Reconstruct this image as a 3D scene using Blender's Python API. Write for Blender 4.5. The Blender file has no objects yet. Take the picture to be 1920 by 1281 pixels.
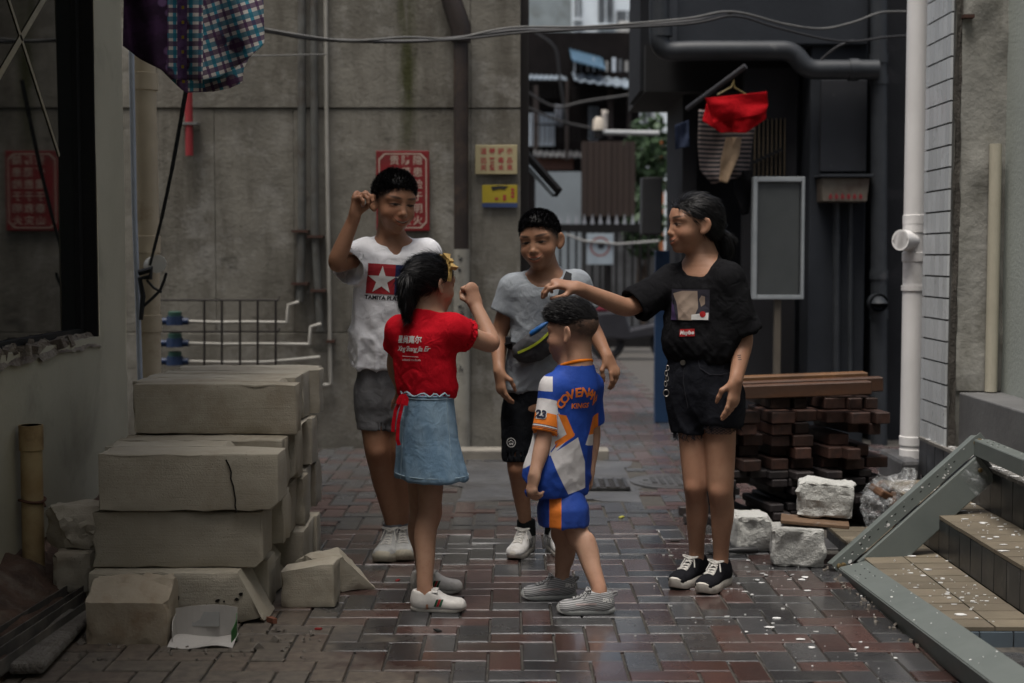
import bpy, bmesh, math, random
import numpy as np
from mathutils import Vector, Matrix, Euler
from mathutils.bvhtree import BVHTree

# ------------------------------------------------------------------ camera, sky, sun, exposure
SC = bpy.context.scene
COL = SC.collection
FPX, CAMH, PITCH = 2667.0, 1.2, math.atan(160.0 / 2667.0)
cam_data = bpy.data.cameras.new('camera')
cam = bpy.data.objects.new('camera', cam_data)
COL.objects.link(cam)
cam_data.lens, cam_data.sensor_width = 50.0, 36.0
cam_data.clip_start, cam_data.clip_end = 0.05, 2000.0
cam.location = (0, 0, CAMH)
cam.rotation_euler = (math.pi / 2 - PITCH, 0, 0)
cam_data.dof.use_dof = True
cam_data.dof.focus_distance = 4.95
cam_data.dof.aperture_fstop = 2.6
SC.camera = cam

SUN_EL, SUN_AZ = math.radians(74), math.radians(214)   # azimuth measured clockwise from +Y: high, behind the camera and to its left
world = bpy.data.worlds.new('World')
SC.world = world
world.use_nodes = True
wn = world.node_tree
wn.nodes.clear()
_sky = wn.nodes.new('ShaderNodeTexSky')
_sky.sky_type = 'NISHITA'
_sky.sun_disc = False
_sky.sun_elevation = SUN_EL
_sky.sun_rotation = SUN_AZ
_sky.air_density, _sky.dust_density, _sky.ozone_density = 1.0, 6.0, 1.0
_hsv = wn.nodes.new('ShaderNodeHueSaturation')          # overcast: the blue is mostly veiled
_hsv.inputs['Saturation'].default_value = 0.62
_bg = wn.nodes.new('ShaderNodeBackground')
_bg.inputs['Strength'].default_value = 0.075
_out = wn.nodes.new('ShaderNodeOutputWorld')
wn.links.new(_sky.outputs[0], _hsv.inputs['Color'])
wn.links.new(_hsv.outputs[0], _bg.inputs[0])
wn.links.new(_bg.outputs[0], _out.inputs[0])

sun_data = bpy.data.lights.new('sun', 'SUN')
sun = bpy.data.objects.new('sun', sun_data)
COL.objects.link(sun)
sun_data.energy, sun_data.angle, sun_data.color = 1.5, math.radians(28), (1.0, 0.96, 0.9)
sun.rotation_euler = (math.pi / 2 - SUN_EL, 0, math.pi - SUN_AZ)
sun.location = (0, -4, 12)

SC.view_settings.view_transform = 'Standard'
SC.view_settings.look = 'None'
SC.view_settings.gamma = 1.0
SC.view_settings.exposure = 1.08
SC.view_settings.use_curve_mapping = False
SC.cycles.use_denoising = True
SC.cycles.max_bounces = 6
SC.cycles.diffuse_bounces = 4
SC.cycles.glossy_bounces = 3
SC.cycles.transmission_bounces = 4
SC.cycles.transparent_max_bounces = 8

# ------------------------------------------------------------------ helpers
rnd = random.Random(7)

def P(x, y, Y):
    """photo pixel -> world point at depth Y"""
    u, v = (x - 960.0) / FPX, (640.5 - y) / FPX
    c, s = math.cos(PITCH), math.sin(PITCH)
    d = (u, c + v * s, -s + v * c)
    t = Y / d[1]
    return Vector((u * t, Y, CAMH + t * d[2]))

def G(x, y, z=0.0):
    """photo pixel -> world point on the level z"""
    u, v = (x - 960.0) / FPX, (640.5 - y) / FPX
    c, s = math.cos(PITCH), math.sin(PITCH)
    d = (u, c + v * s, -s + v * c)
    t = (z - CAMH) / d[2]
    return Vector((u * t, d[1] * t, z))

def obj(name, mesh, parent=None, loc=None, rot=None):
    o = bpy.data.objects.new(name, mesh)
    COL.objects.link(o)
    if parent is not None:
        o.parent = parent
    if loc is not None:
        o.location = loc
    if rot is not None:
        o.rotation_euler = rot
    return o

def tag(o, label=None, cat=None, group=None, kind=None):
    if label: o['label'] = label
    if cat: o['category'] = cat
    if group: o['group'] = group
    if kind: o['kind'] = kind
    return o

def thing(name, label, cat, loc=(0, 0, 0), group=None, rot=None):
    o = obj(name, None, None, loc, rot)
    o.empty_display_size = 0.1
    return tag(o, label, cat, group)

class MB:
    """collects shapes, links them as ONE mesh object"""
    def __init__(s):
        s.v, s.f, s.m = [], [], []
    def add(s, vs, fs, mi=0):
        b = len(s.v)
        s.v += [tuple(v) for v in vs]
        s.f += [tuple(i + b for i in f) for f in fs]
        s.m += [mi] * len(fs)
        return s
    def box(s, lo, hi, mi=0, M=None):
        x0, y0, z0 = lo; x1, y1, z1 = hi
        vs = [Vector(p) for p in ((x0,y0,z0),(x1,y0,z0),(x1,y1,z0),(x0,y1,z0),(x0,y0,z1),(x1,y0,z1),(x1,y1,z1),(x0,y1,z1))]
        if M is not None: vs = [M @ v for v in vs]
        return s.add(vs, [(0,3,2,1),(4,5,6,7),(0,1,5,4),(1,2,6,5),(2,3,7,6),(3,0,4,7)], mi)
    def bar(s, a, b, w, h, up=(0, 0, 1), mi=0):
        a, b = Vector(a), Vector(b)
        d = (b - a).normalized(); u = Vector(up)
        sd = d.cross(u)
        if sd.length < 1e-4: sd = d.cross(Vector((1, 0, 0)))
        sd.normalize(); u = sd.cross(d).normalized()
        vs = [p + sd * (w / 2 * i) + u * (h / 2 * j) for p in (a, b) for i, j in ((-1,-1),(1,-1),(1,1),(-1,1))]
        return s.add(vs, [(0,1,2,3),(7,6,5,4),(0,4,5,1),(1,5,6,2),(2,6,7,3),(3,7,4,0)], mi)
    def tube(s, pts, r, n=10, mi=0, cap=True):
        pts = [Vector(p) for p in pts]
        rs = r if isinstance(r, (list, tuple)) else [r] * len(pts)
        rings = []; prev = None
        for i, p in enumerate(pts):
            d = (pts[min(i + 1, len(pts) - 1)] - pts[max(i - 1, 0)])
            d = d.normalized() if d.length > 1e-9 else Vector((0, 0, 1))
            if prev is None:
                q = d.cross(Vector((0, 0, 1)))
                if q.length < 1e-3: q = d.cross(Vector((1, 0, 0)))
            else:
                q = prev - d * prev.dot(d)
                if q.length < 1e-5: q = d.cross(Vector((1, 0, 0)))
            q.normalize(); prev = q; w = d.cross(q)
            rings.append([p + (q * math.cos(2*math.pi*k/n) + w * math.sin(2*math.pi*k/n)) * rs[i] for k in range(n)])
        vs = [v for rg in rings for v in rg]
        fs = [(i*n+k, i*n+(k+1)%n, (i+1)*n+(k+1)%n, (i+1)*n+k) for i in range(len(pts)-1) for k in range(n)]
        if cap:
            fs.append(tuple(range(n-1, -1, -1))); fs.append(tuple((len(pts)-1)*n + k for k in range(n)))
        return s.add(vs, fs, mi)
    def prism(s, poly, lo, hi, axis='z', mi=0):
        n = len(poly)
        def mk(a, b, c): return {'z': (a, b, c), 'y': (a, c, b), 'x': (c, a, b)}[axis]
        vs = [mk(a, b, lo) for a, b in poly] + [mk(a, b, hi) for a, b in poly]
        fs = [tuple(range(n-1, -1, -1)), tuple(range(n, 2*n))] + [(i, (i+1)%n, n+(i+1)%n, n+i) for i in range(n)]
        return s.add(vs, fs, mi)
    def grid(s, f, nu, nv, mi=0):
        vs = [f(i / nu, j / nv) for j in range(nv + 1) for i in range(nu + 1)]
        fs = [(j*(nu+1)+i, j*(nu+1)+i+1, (j+1)*(nu+1)+i+1, (j+1)*(nu+1)+i) for j in range(nv) for i in range(nu)]
        return s.add(vs, fs, mi)
    def mesh(s, name, mats, smooth=False, org=None):
        me = bpy.data.meshes.new(name)
        vs = s.v if org is None else [(v[0]-org[0], v[1]-org[1], v[2]-org[2]) for v in s.v]
        me.from_pydata(vs, [], s.f)
        for m in (mats if isinstance(mats, (list, tuple)) else [mats]): me.materials.append(m)
        if max(s.m, default=0) > 0: me.polygons.foreach_set('material_index', s.m)
        bm = bmesh.new(); bm.from_mesh(me)
        bmesh.ops.recalc_face_normals(bm, faces=bm.faces)
        bm.to_mesh(me); bm.free()
        if smooth:
            me.polygons.foreach_set('use_smooth', [True] * len(me.polygons)); me.set_sharp_from_angle(angle=math.radians(48))
        return me
    def build(s, name, mats, parent=None, smooth=False, org=None, bevel=0, seg=2, auto=None):
        o = obj(name, s.mesh(name, mats, smooth, org), parent)
        if parent is None and org is not None: o.location = org
        if bevel:
            md = o.modifiers.new('bevel', 'BEVEL'); md.width = bevel; md.segments = seg; md.limit_method = 'ANGLE'
        return o

def arc(c, a, b, r, t0, t1, n=6):
    """points of an arc in the plane of unit vectors a, b"""
    c, a, b = Vector(c), Vector(a), Vector(b)
    return [c + (a * math.cos(t0 + (t1 - t0) * i / n) + b * math.sin(t0 + (t1 - t0) * i / n)) * r for i in range(n + 1)]

# ---- numpy noise
def vnoise(p, seed=0):
    """smooth value noise in -1..1 at points p (n,3)"""
    p = np.asarray(p, dtype=np.float64)
    i = np.floor(p).astype(np.int64); f = p - i
    f = f * f * f * (f * (f * 6 - 15) + 10)
    def h(x, y, z):
        n = (x * 374761393 + y * 668265263 + z * 2147483647 + seed * 1274126177) & 0xffffffff
        n = ((n ^ (n >> 13)) * 1274126177) & 0xffffffff
        n = ((n ^ (n >> 16)) * 2246822519) & 0xffffffff
        return ((n ^ (n >> 15)) & 0xffff) / 32767.5 - 1.0
    x, y, z = i[:, 0], i[:, 1], i[:, 2]
    r = 0
    for dx in (0, 1):
        wx = f[:, 0] if dx else 1 - f[:, 0]
        for dy in (0, 1):
            wy = f[:, 1] if dy else 1 - f[:, 1]
            for dz in (0, 1):
                wz = f[:, 2] if dz else 1 - f[:, 2]
                r = r + wx * wy * wz * h(x + dx, y + dy, z + dz)
    return r

def fbm(p, oct=3, seed=0):
    p = np.asarray(p, dtype=np.float64)
    return sum(vnoise(p * 2 ** o + o * 17.3, seed + o) * 0.5 ** o for o in range(oct))

# ---- node helper
class NT:
    def __init__(s, name):
        s.mat = bpy.data.materials.new(name); s.mat.use_nodes = True
        s.t = s.mat.node_tree; s.n = s.t.nodes; s.l = s.t.links
        s.n.clear()
        s.out = s.n.new('ShaderNodeOutputMaterial')
        s.b = s.n.new('ShaderNodeBsdfPrincipled')
        s.l.new(s.b.outputs[0], s.out.inputs[0])
        s._tc = None
    def set(s, sock, val):
        if isinstance(val, bpy.types.NodeSocket): s.l.new(val, sock)
        elif isinstance(val, (tuple, list)) and sock.type == 'RGBA' and len(val) == 3: sock.default_value = (*val, 1)
        elif isinstance(val, (tuple, list)) and sock.type == 'VECTOR' : sock.default_value = val[:3]
        else: sock.default_value = val
    def p(s, **kw):
        for k, v in kw.items():
            s.set(s.b.inputs[k.replace('_', ' ')], v)
        return s
    def coord(s, kind='Object'):
        if s._tc is None: s._tc = s.n.new('ShaderNodeTexCoord')
        return s._tc.outputs[kind]
    def pos(s):
        return s.n.new('ShaderNodeNewGeometry').outputs['Position']
    def rand(s):
        return s.n.new('ShaderNodeObjectInfo').outputs['Random']
    def attr(s, name, out='Vector'):
        a = s.n.new('ShaderNodeAttribute'); a.attribute_name = name
        return a.outputs[out]
    def m(s, op, a, b=None, c=None, clamp=False):
        n = s.n.new('ShaderNodeMath'); n.operation = op; n.use_clamp = clamp
        for i, v in enumerate((a, b, c)):
            if v is not None: s.set(n.inputs[i], v)
        return n.outputs[0]
    def vm(s, op, a, b=None):
        n = s.n.new('ShaderNodeVectorMath'); n.operation = op
        s.set(n.inputs[0], a)
        if b is not None: s.set(n.inputs[1], b)
        return n.outputs[0]
    def sep(s, v):
        n = s.n.new('ShaderNodeSeparateXYZ'); s.set(n.inputs[0], v)
        return n.outputs[0], n.outputs[1], n.outputs[2]
    def comb(s, x, y, z):
        n = s.n.new('ShaderNodeCombineXYZ')
        for i, v in enumerate((x, y, z)): s.set(n.inputs[i], v)
        return n.outputs[0]
    def noise(s, vec=None, scale=5, detail=3, rough=0.55, dist=0.0, out=0):
        n = s.n.new('ShaderNodeTexNoise')
        s.set(n.inputs['Vector'], vec if vec is not None else s.coord())
        s.set(n.inputs['Scale'], scale); n.inputs['Detail'].default_value = detail
        n.inputs['Roughness'].default_value = rough; n.inputs['Distortion'].default_value = dist
        return n.outputs[out]
    def voro(s, vec=None, scale=5, feature='F1', out=0):
        n = s.n.new('ShaderNodeTexVoronoi'); n.feature = feature
        s.set(n.inputs['Vector'], vec if vec is not None else s.coord()); s.set(n.inputs['Scale'], scale)
        return n.outputs[out]
    def mix(s, f, a, b, blend='MIX'):
        n = s.n.new('ShaderNodeMix'); n.data_type = 'RGBA'; n.blend_type = blend
        s.set(n.inputs[0], f); s.set(n.inputs[6], a); s.set(n.inputs[7], b)
        return n.outputs[2]
    def mr(s, v, a, b, c=0.0, d=1.0):
        n = s.n.new('ShaderNodeMapRange')
        for i, q in enumerate((v, a, b, c, d)): s.set(n.inputs[i], q)
        return n.outputs[0]
    def scale(s, col, f):
        n = s.n.new('ShaderNodeVectorMath'); n.operation = 'SCALE'
        s.set(n.inputs[0], col); s.set(n.inputs['Scale'], f)
        return n.outputs[0]
    def bump(s, h, strength=0.3, dist=0.01):
        n = s.n.new('ShaderNodeBump'); n.inputs['Strength'].default_value = strength
        n.inputs['Distance'].default_value = dist
        s.l.new(h, n.inputs['Height']); s.l.new(n.outputs[0], s.b.inputs['Normal'])
        return s

MATS = {}
def pm(name, c1, c2=None, scale=6, rough=0.7, rough2=None, bump=0.0, bscale=60, bdist=0.004, metal=0.0, rv=0.0,
       coords='Object', spec=0.4, detail=5, dirt=None, dscale=2.0, dlo=0.5, dhi=0.75, stretch=None):
    """general weathered surface: two tones by noise, a dirt tone in patches, roughness by noise, fine relief"""
    if name in MATS: return MATS[name]
    t = NT(name)
    v = t.pos() if coords == 'World' else t.coord(coords)
    if rv and coords != 'World':
        r = t.rand(); v = t.vm('ADD', v, t.comb(t.m('MULTIPLY', r, 37.0), t.m('MULTIPLY', r, 91.0), t.m('MULTIPLY', r, 13.0)))
    vs = t.vm('MULTIPLY', v, stretch) if stretch else v
    n1 = t.noise(vs, scale, detail, 0.6)
    f = t.mr(n1, 0.32, 0.68)
    col = t.mix(f, c1, c2 if c2 else tuple(x * 0.75 for x in c1))
    if dirt:
        d = t.mr(t.noise(vs, dscale, 6, 0.65, 0.4), dlo, dhi)
        col = t.mix(d, col, dirt)
    if rv:
        col = t.scale(col, t.mr(t.rand(), 0, 1, 1 - rv, 1 + rv))
    t.p(Base_Color=col, Metallic=metal)
    t.b.inputs['Specular IOR Level'].default_value = spec
    if rough2 is not None: t.p(Roughness=t.mr(t.noise(v, scale * 1.7, 4), 0.3, 0.7, rough, rough2))
    else: t.p(Roughness=rough)
    if bump: t.bump(t.noise(v, bscale, 5, 0.6), bump, bdist)
    MATS[name] = t.mat
    return t.mat
# ------------------------------------------------------------------ implicit surfaces for bodies, clothes, shoes
def axis(lo, hi, h, fine=()):
    """grid coordinates lo..hi, step h, smaller steps inside the fine ranges (a, b, step)"""
    out = [lo]
    while out[-1] < hi:
        x = out[-1]; st = h
        for a, b, hs in fine:
            if a <= x <= b: st = min(st, hs)
            elif x < a: st = min(st, max(hs, (a - x) * 0.5))
        out.append(x + st)
    return np.array(out)

class Field:
    def __init__(s, xs, ys, zs):
        s.ax = (xs, ys, zs)
        s.d = np.full((len(xs), len(ys), len(zs)), 0.2, dtype=np.float32)
    def sl(s, lo, hi, pad):
        r = []
        for a, l, h in zip(s.ax, lo, hi):
            i0 = int(np.searchsorted(a, l - pad)); i1 = int(np.searchsorted(a, h + pad))
            r.append(slice(max(i0 - 1, 0), min(i1 + 1, len(a))))
        return tuple(r)
    def grid(s, sl):
        return (s.ax[0][sl[0]][:, None, None], s.ax[1][sl[1]][None, :, None], s.ax[2][sl[2]][None, None, :])
    def comb(s, sl, e, k, op):
        d = s.d[sl]
        if op == 'sub': e = -e
        if op == 'add':
            if k > 0:
                h = np.maximum(k - np.abs(d - e), 0) / k
                s.d[sl] = np.minimum(d, e) - h * h * (k / 4)
            else: s.d[sl] = np.minimum(d, e)
        else:
            if k > 0:
                h = np.maximum(k - np.abs(d - e), 0) / k
                s.d[sl] = np.maximum(d, e) + h * h * (k / 4)
            else: s.d[sl] = np.maximum(d, e)
    def cone(s, a, b, ra, rb, k=0.02, op='add', flat=None):
        """tapered capsule; flat = (unit axis, factor) squeezes the section along that axis"""
        a = np.array(a, float); b = np.array(b, float); m = max(ra, rb)
        sl = s.sl(np.minimum(a, b) - m, np.maximum(a, b) + m, k + 0.02)
        X, Y, Z = s.grid(sl)
        if 0 in (X.size, Y.size, Z.size): return
        ab = b - a; L2 = max(float(ab @ ab), 1e-9)
        px, py, pz = X - a[0], Y - a[1], Z - a[2]
        t = np.clip((px * ab[0] + py * ab[1] + pz * ab[2]) / L2, 0, 1)
        qx, qy, qz = px - t * ab[0], py - t * ab[1], pz - t * ab[2]
        r = ra + (rb - ra) * t
        if flat is not None:
            n, fc = np.array(flat[0], float), flat[1]
            w = (qx * n[0] + qy * n[1] + qz * n[2]) * (1 / fc - 1)
            qx, qy, qz = qx + w * n[0], qy + w * n[1], qz + w * n[2]
        s.comb(sl, (np.sqrt(qx*qx + qy*qy + qz*qz) - r).astype(np.float32), k, op)
    def chain(s, pts, rad, k=0.02, n=26, op='add'):
        """a limb: smooth curve through pts with smoothly changing radius"""
        P0 = np.array([A3(p) for p in pts]); R0 = np.array(rad, float)
        L = np.concatenate([[0], np.cumsum(np.linalg.norm(np.diff(P0, axis=0), axis=1))])
        u = np.linspace(0, L[-1], n)
        Q = np.stack([np.interp(u, L, P0[:, c]) for c in range(3)], 1); r = np.interp(u, L, R0)
        for _ in range(3):
            Q[1:-1] = Q[1:-1] * .5 + (Q[:-2] + Q[2:]) * .25; r[1:-1] = r[1:-1] * .5 + (r[:-2] + r[2:]) * .25
        m = r.max(); sl = s.sl(Q.min(0) - m, Q.max(0) + m, k + .02)
        keep = s.d; tmp = Field.__new__(Field); tmp.ax = s.ax; tmp.d = np.full_like(s.d[sl], .2); tmp.ax = tuple(a[q] for a, q in zip(s.ax, sl))
        for i in range(n - 1): tmp.cone(Q[i], Q[i+1], r[i], r[i+1], 0)
        s.comb(sl, tmp.d, k, op)
    def sub(s, lo, hi, pad):
        sl = s.sl(np.array(lo), np.array(hi), pad)
        t = Field.__new__(Field); t.ax = tuple(a[q] for a, q in zip(s.ax, sl)); t.d = np.full_like(s.d[sl], .2)
        return sl, t
    def ell(s, c, r, M=None, k=0.02, op='add'):
        """ellipsoid; M = 3x3 whose columns are its axes"""
        c = np.array(c, float); r = np.array(r, float); m = r.max()
        M = np.eye(3) if M is None else np.array(M, float)
        ext = np.sqrt(((M * r) ** 2).sum(1))
        sl = s.sl(c - ext, c + ext, k + 0.015)
        X, Y, Z = s.grid(sl)
        if 0 in (X.size, Y.size, Z.size): return
        px, py, pz = X - c[0], Y - c[1], Z - c[2]
        k0 = 0; k1 = 0
        for i in range(3):
            q = px * M[0, i] + py * M[1, i] + pz * M[2, i]
            k0 = k0 + (q / r[i]) ** 2; k1 = k1 + (q / r[i] ** 2) ** 2
        k0 = np.sqrt(k0); k1 = np.sqrt(k1) + 1e-6
        s.comb(sl, (k0 * (k0 - 1) / k1).astype(np.float32), k, op)
    def loft(s, rows, k=0.02, op='add', p=2.0, kc=0.02):
        """upright loft; rows of (z, cx, cy, a, b, yaw) from bottom to top"""
        rows = sorted(rows); R = np.array(rows, float)
        m = R[:, 3:5].max()
        lo = np.array([R[:, 1].min() - m, R[:, 2].min() - m, R[0, 0]]); hi = np.array([R[:, 1].max() + m, R[:, 2].max() + m, R[-1, 0]])
        sl = s.sl(lo, hi, k + 0.02)
        X, Y, Z = s.grid(sl)
        if 0 in (X.size, Y.size, Z.size): return
        zz = Z.ravel()
        # smooth interpolation of the rows
        def itp(c):
            v = np.interp(zz, R[:, 0], R[:, c])
            return v[None, None, :]
        cx, cy, a, b, yw = (itp(c) for c in range(1, 6))
        cs, sn = np.cos(yw), np.sin(yw)
        px, py = X - cx, Y - cy
        u = px * cs + py * sn; w = -px * sn + py * cs
        q = (np.abs(u / a) ** p + np.abs(w / b) ** p) ** (1 / p)
        e = (q - 1) * np.minimum(a, b)
        for cap in (R[0, 0] - Z, Z - R[-1, 0]):
            if kc > 0:
                h = np.maximum(kc - np.abs(e - cap), 0) / kc
                e = np.maximum(e, cap) + h * h * (kc / 4)
            else: e = np.maximum(e, cap)
        s.comb(sl, e.astype(np.float32), k, op)
    def plane(s, c, n, lo, hi, k=0.0):
        """cut away the side n points to, inside the box lo..hi"""
        sl = s.sl(np.array(lo), np.array(hi), 0)
        X, Y, Z = s.grid(sl)
        e = -((X - c[0]) * n[0] + (Y - c[1]) * n[1] + (Z - c[2]) * n[2])
        s.comb(sl, e.astype(np.float32), k, 'sub')
    def verts(s):
        """surface nets: vertices, quads"""
        d = s.d; sg = d < 0
        nx, ny, nz = d.shape
        c = np.zeros((nx-1, ny-1, nz-1), np.int8)
        for i in (0, 1):
            for j in (0, 1):
                for k in (0, 1): c += sg[i:nx-1+i, j:ny-1+j, k:nz-1+k]
        act = np.argwhere((c > 0) & (c < 8))
        idx = np.full(c.shape, -1, np.int64)
        idx[act[:, 0], act[:, 1], act[:, 2]] = np.arange(len(act))
        acc = np.zeros((len(act), 3)); cnt = np.zeros(len(act))
        A = [s.ax[q] for q in range(3)]
        ii, jj, kk = act.T
        cor = {}
        for i in (0, 1):
            for j in (0, 1):
                for k in (0, 1): cor[i, j, k] = d[ii+i, jj+j, kk+k]
        def pt(i, j, k): return np.stack([A[0][ii+i], A[1][jj+j], A[2][kk+k]], 1)
        for a in cor:
            for q in range(3):
                if a[q] == 0:
                    b = list(a); b[q] = 1; b = tuple(b)
                    va, vb = cor[a], cor[b]
                    ms = (va < 0) != (vb < 0)
                    t = np.where(ms, va / np.where(ms, va - vb, 1), 0)
                    pa, pb = pt(*a), pt(*b)
                    acc += np.where(ms[:, None], pa + t[:, None] * (pb - pa), 0); cnt += ms
        V = acc / cnt[:, None]
        F = []
        for q in range(3):
            o = [(1, 2), (2, 0), (0, 1)][q]
            s0 = [slice(None)] * 3; s1 = [slice(None)] * 3
            s0[q] = slice(0, d.shape[q] - 1); s1[q] = slice(1, d.shape[q])
            for w in o:
                s0[w] = slice(1, d.shape[w] - 1); s1[w] = slice(1, d.shape[w] - 1)
            e0, e1 = sg[tuple(s0)], sg[tuple(s1)]
            E = np.argwhere(e0 != e1)
            if not len(E): continue
            fl = e0[tuple(E.T)]
            base = E.copy()
            def cell(du, dv):
                g = base.copy(); g[:, o[0]] += du; g[:, o[1]] += dv
                return idx[g[:, 0], g[:, 1], g[:, 2]]
            qd = np.stack([cell(0, 0), cell(1, 0), cell(1, 1), cell(0, 1)], 1)
            qd[~fl] = qd[~fl][:, ::-1]
            F.append(qd)
        F = np.concatenate(F); F = F[(F >= 0).all(1)]
        return V, F

def relax(V, F, it=1, lam=0.5, mask=None):
    E = np.concatenate([F[:, [0, 1]], F[:, [1, 2]], F[:, [2, 3]], F[:, [3, 0]]])
    for _ in range(it):
        acc = np.zeros_like(V); cnt = np.zeros(len(V))
        np.add.at(acc, E[:, 0], V[E[:, 1]]); np.add.at(cnt, E[:, 0], 1)
        np.add.at(acc, E[:, 1], V[E[:, 0]]); np.add.at(cnt, E[:, 1], 1)
        D = (acc / np.maximum(cnt, 1)[:, None] - V) * lam
        V = V + (D if mask is None else D * mask[:, None])
    return V

def vnormals(V, F):
    n = np.cross(V[F[:, 2]] - V[F[:, 0]], V[F[:, 3]] - V[F[:, 1]])
    N = np.zeros_like(V)
    for c in range(4): np.add.at(N, F[:, c], n)
    return N / (np.linalg.norm(N, axis=1, keepdims=True) + 1e-12)

def npmesh(name, V, F, mats, smooth=True, attrs=None, org=(0, 0, 0)):
    """quads or triangles from numpy arrays; attrs: name -> (n,) or (n,3) per-vertex"""
    me = bpy.data.meshes.new(name)
    V = np.asarray(V, float) - np.array(org, float)
    me.vertices.add(len(V)); me.vertices.foreach_set('co', V.astype(np.float32).ravel())
    k = F.shape[1]
    me.loops.add(F.size); me.loops.foreach_set('vertex_index', F.astype(np.int32).ravel())
    me.polygons.add(len(F)); me.polygons.foreach_set('loop_start', np.arange(0, F.size, k, dtype=np.int32))
    me.polygons.foreach_set('use_smooth', np.full(len(F), smooth))
    for m in (mats if isinstance(mats, (list, tuple)) else [mats]): me.materials.append(m)
    me.update(calc_edges=True); me.validate()
    for k_, a in (attrs or {}).items():
        a = np.asarray(a, np.float32)
        at = me.attributes.new(k_, 'FLOAT' if a.ndim == 1 else 'FLOAT_VECTOR', 'POINT')
        at.data.foreach_set('value' if a.ndim == 1 else 'vector', a.ravel())
    return me
# ------------------------------------------------------------------ people
def A3(v): return np.array(tuple(v), float)
def unit(v):
    v = A3(v); return v / (np.linalg.norm(v) + 1e-12)

def facing(phi):
    """phi in degrees: 0 looks at the camera, +90 to +X, 180 away. returns forward, right"""
    a = math.radians(phi)
    f = np.array([math.sin(a), -math.cos(a), 0.0])
    return f, np.array([f[1], -f[0], 0.0])

def head_matrix(phi, pitch=0, roll=0):
    f, r = facing(phi); u = np.array([0, 0, 1.0])
    a = math.radians(pitch); f, u = f * math.cos(a) - u * math.sin(a), u * math.cos(a) + f * math.sin(a)
    b = math.radians(roll); r, u = r * math.cos(b) + u * math.sin(b), u * math.cos(b) - r * math.sin(b)
    return np.stack([r, f, u], 1)

def hand(fd, w, d, n, L, mir, curl=(30, 40, 25), thumb=0.5, spread=1.0, vary=6):
    """w wrist, d towards the fingers, n the way the palm faces, mir +1/-1 thumb side"""
    d = unit(d); n = A3(n); n = unit(n - d * (n @ d)); sd = np.cross(d, n) * mir
    w = A3(w)
    fd.cone(w - d * .02 * L, w + d * .16 * L, .135 * L, .16 * L, .02, flat=(n, .62))
    fd.cone(w + d * .14 * L, w + d * .42 * L, .18 * L, .205 * L, .018, flat=(n, .46))
    for i in range(4):
        b = w + d * (.46, .49, .47, .42)[i] * L + sd * (.15, .05, -.05, -.145)[i] * L * spread
        tot = (.43, .48, .44, .35)[i] * L
        ang = 0; p = b
        dir0 = unit(d + sd * (.10, .03, -.04, -.12)[i] * spread)
        for j, (fr, cu) in enumerate(zip((.44, .31, .25), curl)):
            ang += math.radians(cu + (i - 1.5) * vary * (1 if j == 0 else .4))
            q = p + (dir0 * math.cos(ang) + n * math.sin(ang)) * fr * tot
            r = (.053, .048, .043)[j] * L
            fd.cone(p, q, r, r * .93, .005)
            p = q
    b = w + d * .13 * L + sd * .13 * L + n * .03 * L
    d1 = unit(d * .62 + sd * (.75 - .35 * thumb) + n * (.25 + .45 * thumb))
    q = b + d1 * .24 * L
    fd.cone(b, q, .078 * L, .058 * L, .012)
    d2 = unit(d * .8 + sd * (.2 - .7 * thumb) + n * (.2 + .5 * thumb))
    q2 = q + d2 * .17 * L
    fd.cone(q, q2, .056 * L, .05 * L, .006)
    fd.cone(q2, q2 + unit(d2 - sd * .2 * thumb) * .13 * L, .05 * L, .042 * L, .006)

HWX = .93
def head(fd, c, M, H, jaw=1.0, ear=1.0, smile=1.0):
    c = A3(c)
    def q(x, y, z): return c + M @ (np.array([x * HWX, y, z]) * H)
    def E(x, y, z, a, b, e, k=.06, op='add', R=None):
        fd.ell(q(x, y, z), np.array([a * HWX, b, e]) * H, M if R is None else M @ R, k * H, op)
    E(0, -.05, .15, .355, .44, .35, .0)
    E(0, .10, .02, .325, .315, .36, .12)
    E(0, .13, -.16, .29 * jaw, .27, .29, .10)
    E(0, .17, -.34, .185 * jaw, .19, .15, .10)
    E(0, .318, -.422, .085, .08, .066, .08)
    for s in (-1, 1):
        E(s * .185, .235, -.165, .125, .125, .115, .10)            # cheek
        E(s * .16, .305, .10, .12, .06, .05, .09)                  # brow
        E(s * .155, .430, .01, .095, .055, .05, .07, 'sub')       # socket
        E(s * .155, .322, .0, .088, .065, .05, .035)               # lids
    fd.cone(q(0, .365, .04), q(0, .435, -.135), .034 * H, .048 * H, .05 * H)
    E(0, .445, -.150, .046, .045, .040, .04)
    for s in (-1, 1):
        E(s * .055, .405, -.166, .038, .042, .032, .03)
        E(s * .032, .438, -.196, .015, .018, .014, .015, 'sub')
    E(0, .365, -.28, .15, .07, .085, .07)                          # muzzle
    E(0, .408, -.264, .105, .034, .024, .03)                        # upper lip
    E(0, .400, -.324, .088, .036, .028, .03)                       # lower lip
    for s in (-1, 1):
        fd.cone(q(0, .446, -.297), q(s * .085, .424, -.294 + .014 * smile), .009 * H, .005 * H, .015 * H, 'sub')
    R = np.array(Euler((0, 0, 0)).to_matrix())
    for s in (-1, 1):
        Re = np.array((Matrix.Rotation(math.radians(s * 32), 3, 'Z') @ Matrix.Rotation(math.radians(12), 3, 'X')))
        E(s * .395 , -.06, -.035, .028 * ear, .105 * ear, .15 * ear, .03, 'add', Re)
        E(s * .428, -.035, -.02, .034, .060, .090, .015, 'sub', Re)
        E(s * .372, -.015, -.15, .028, .045, .045, .03, 'add', Re)

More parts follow.
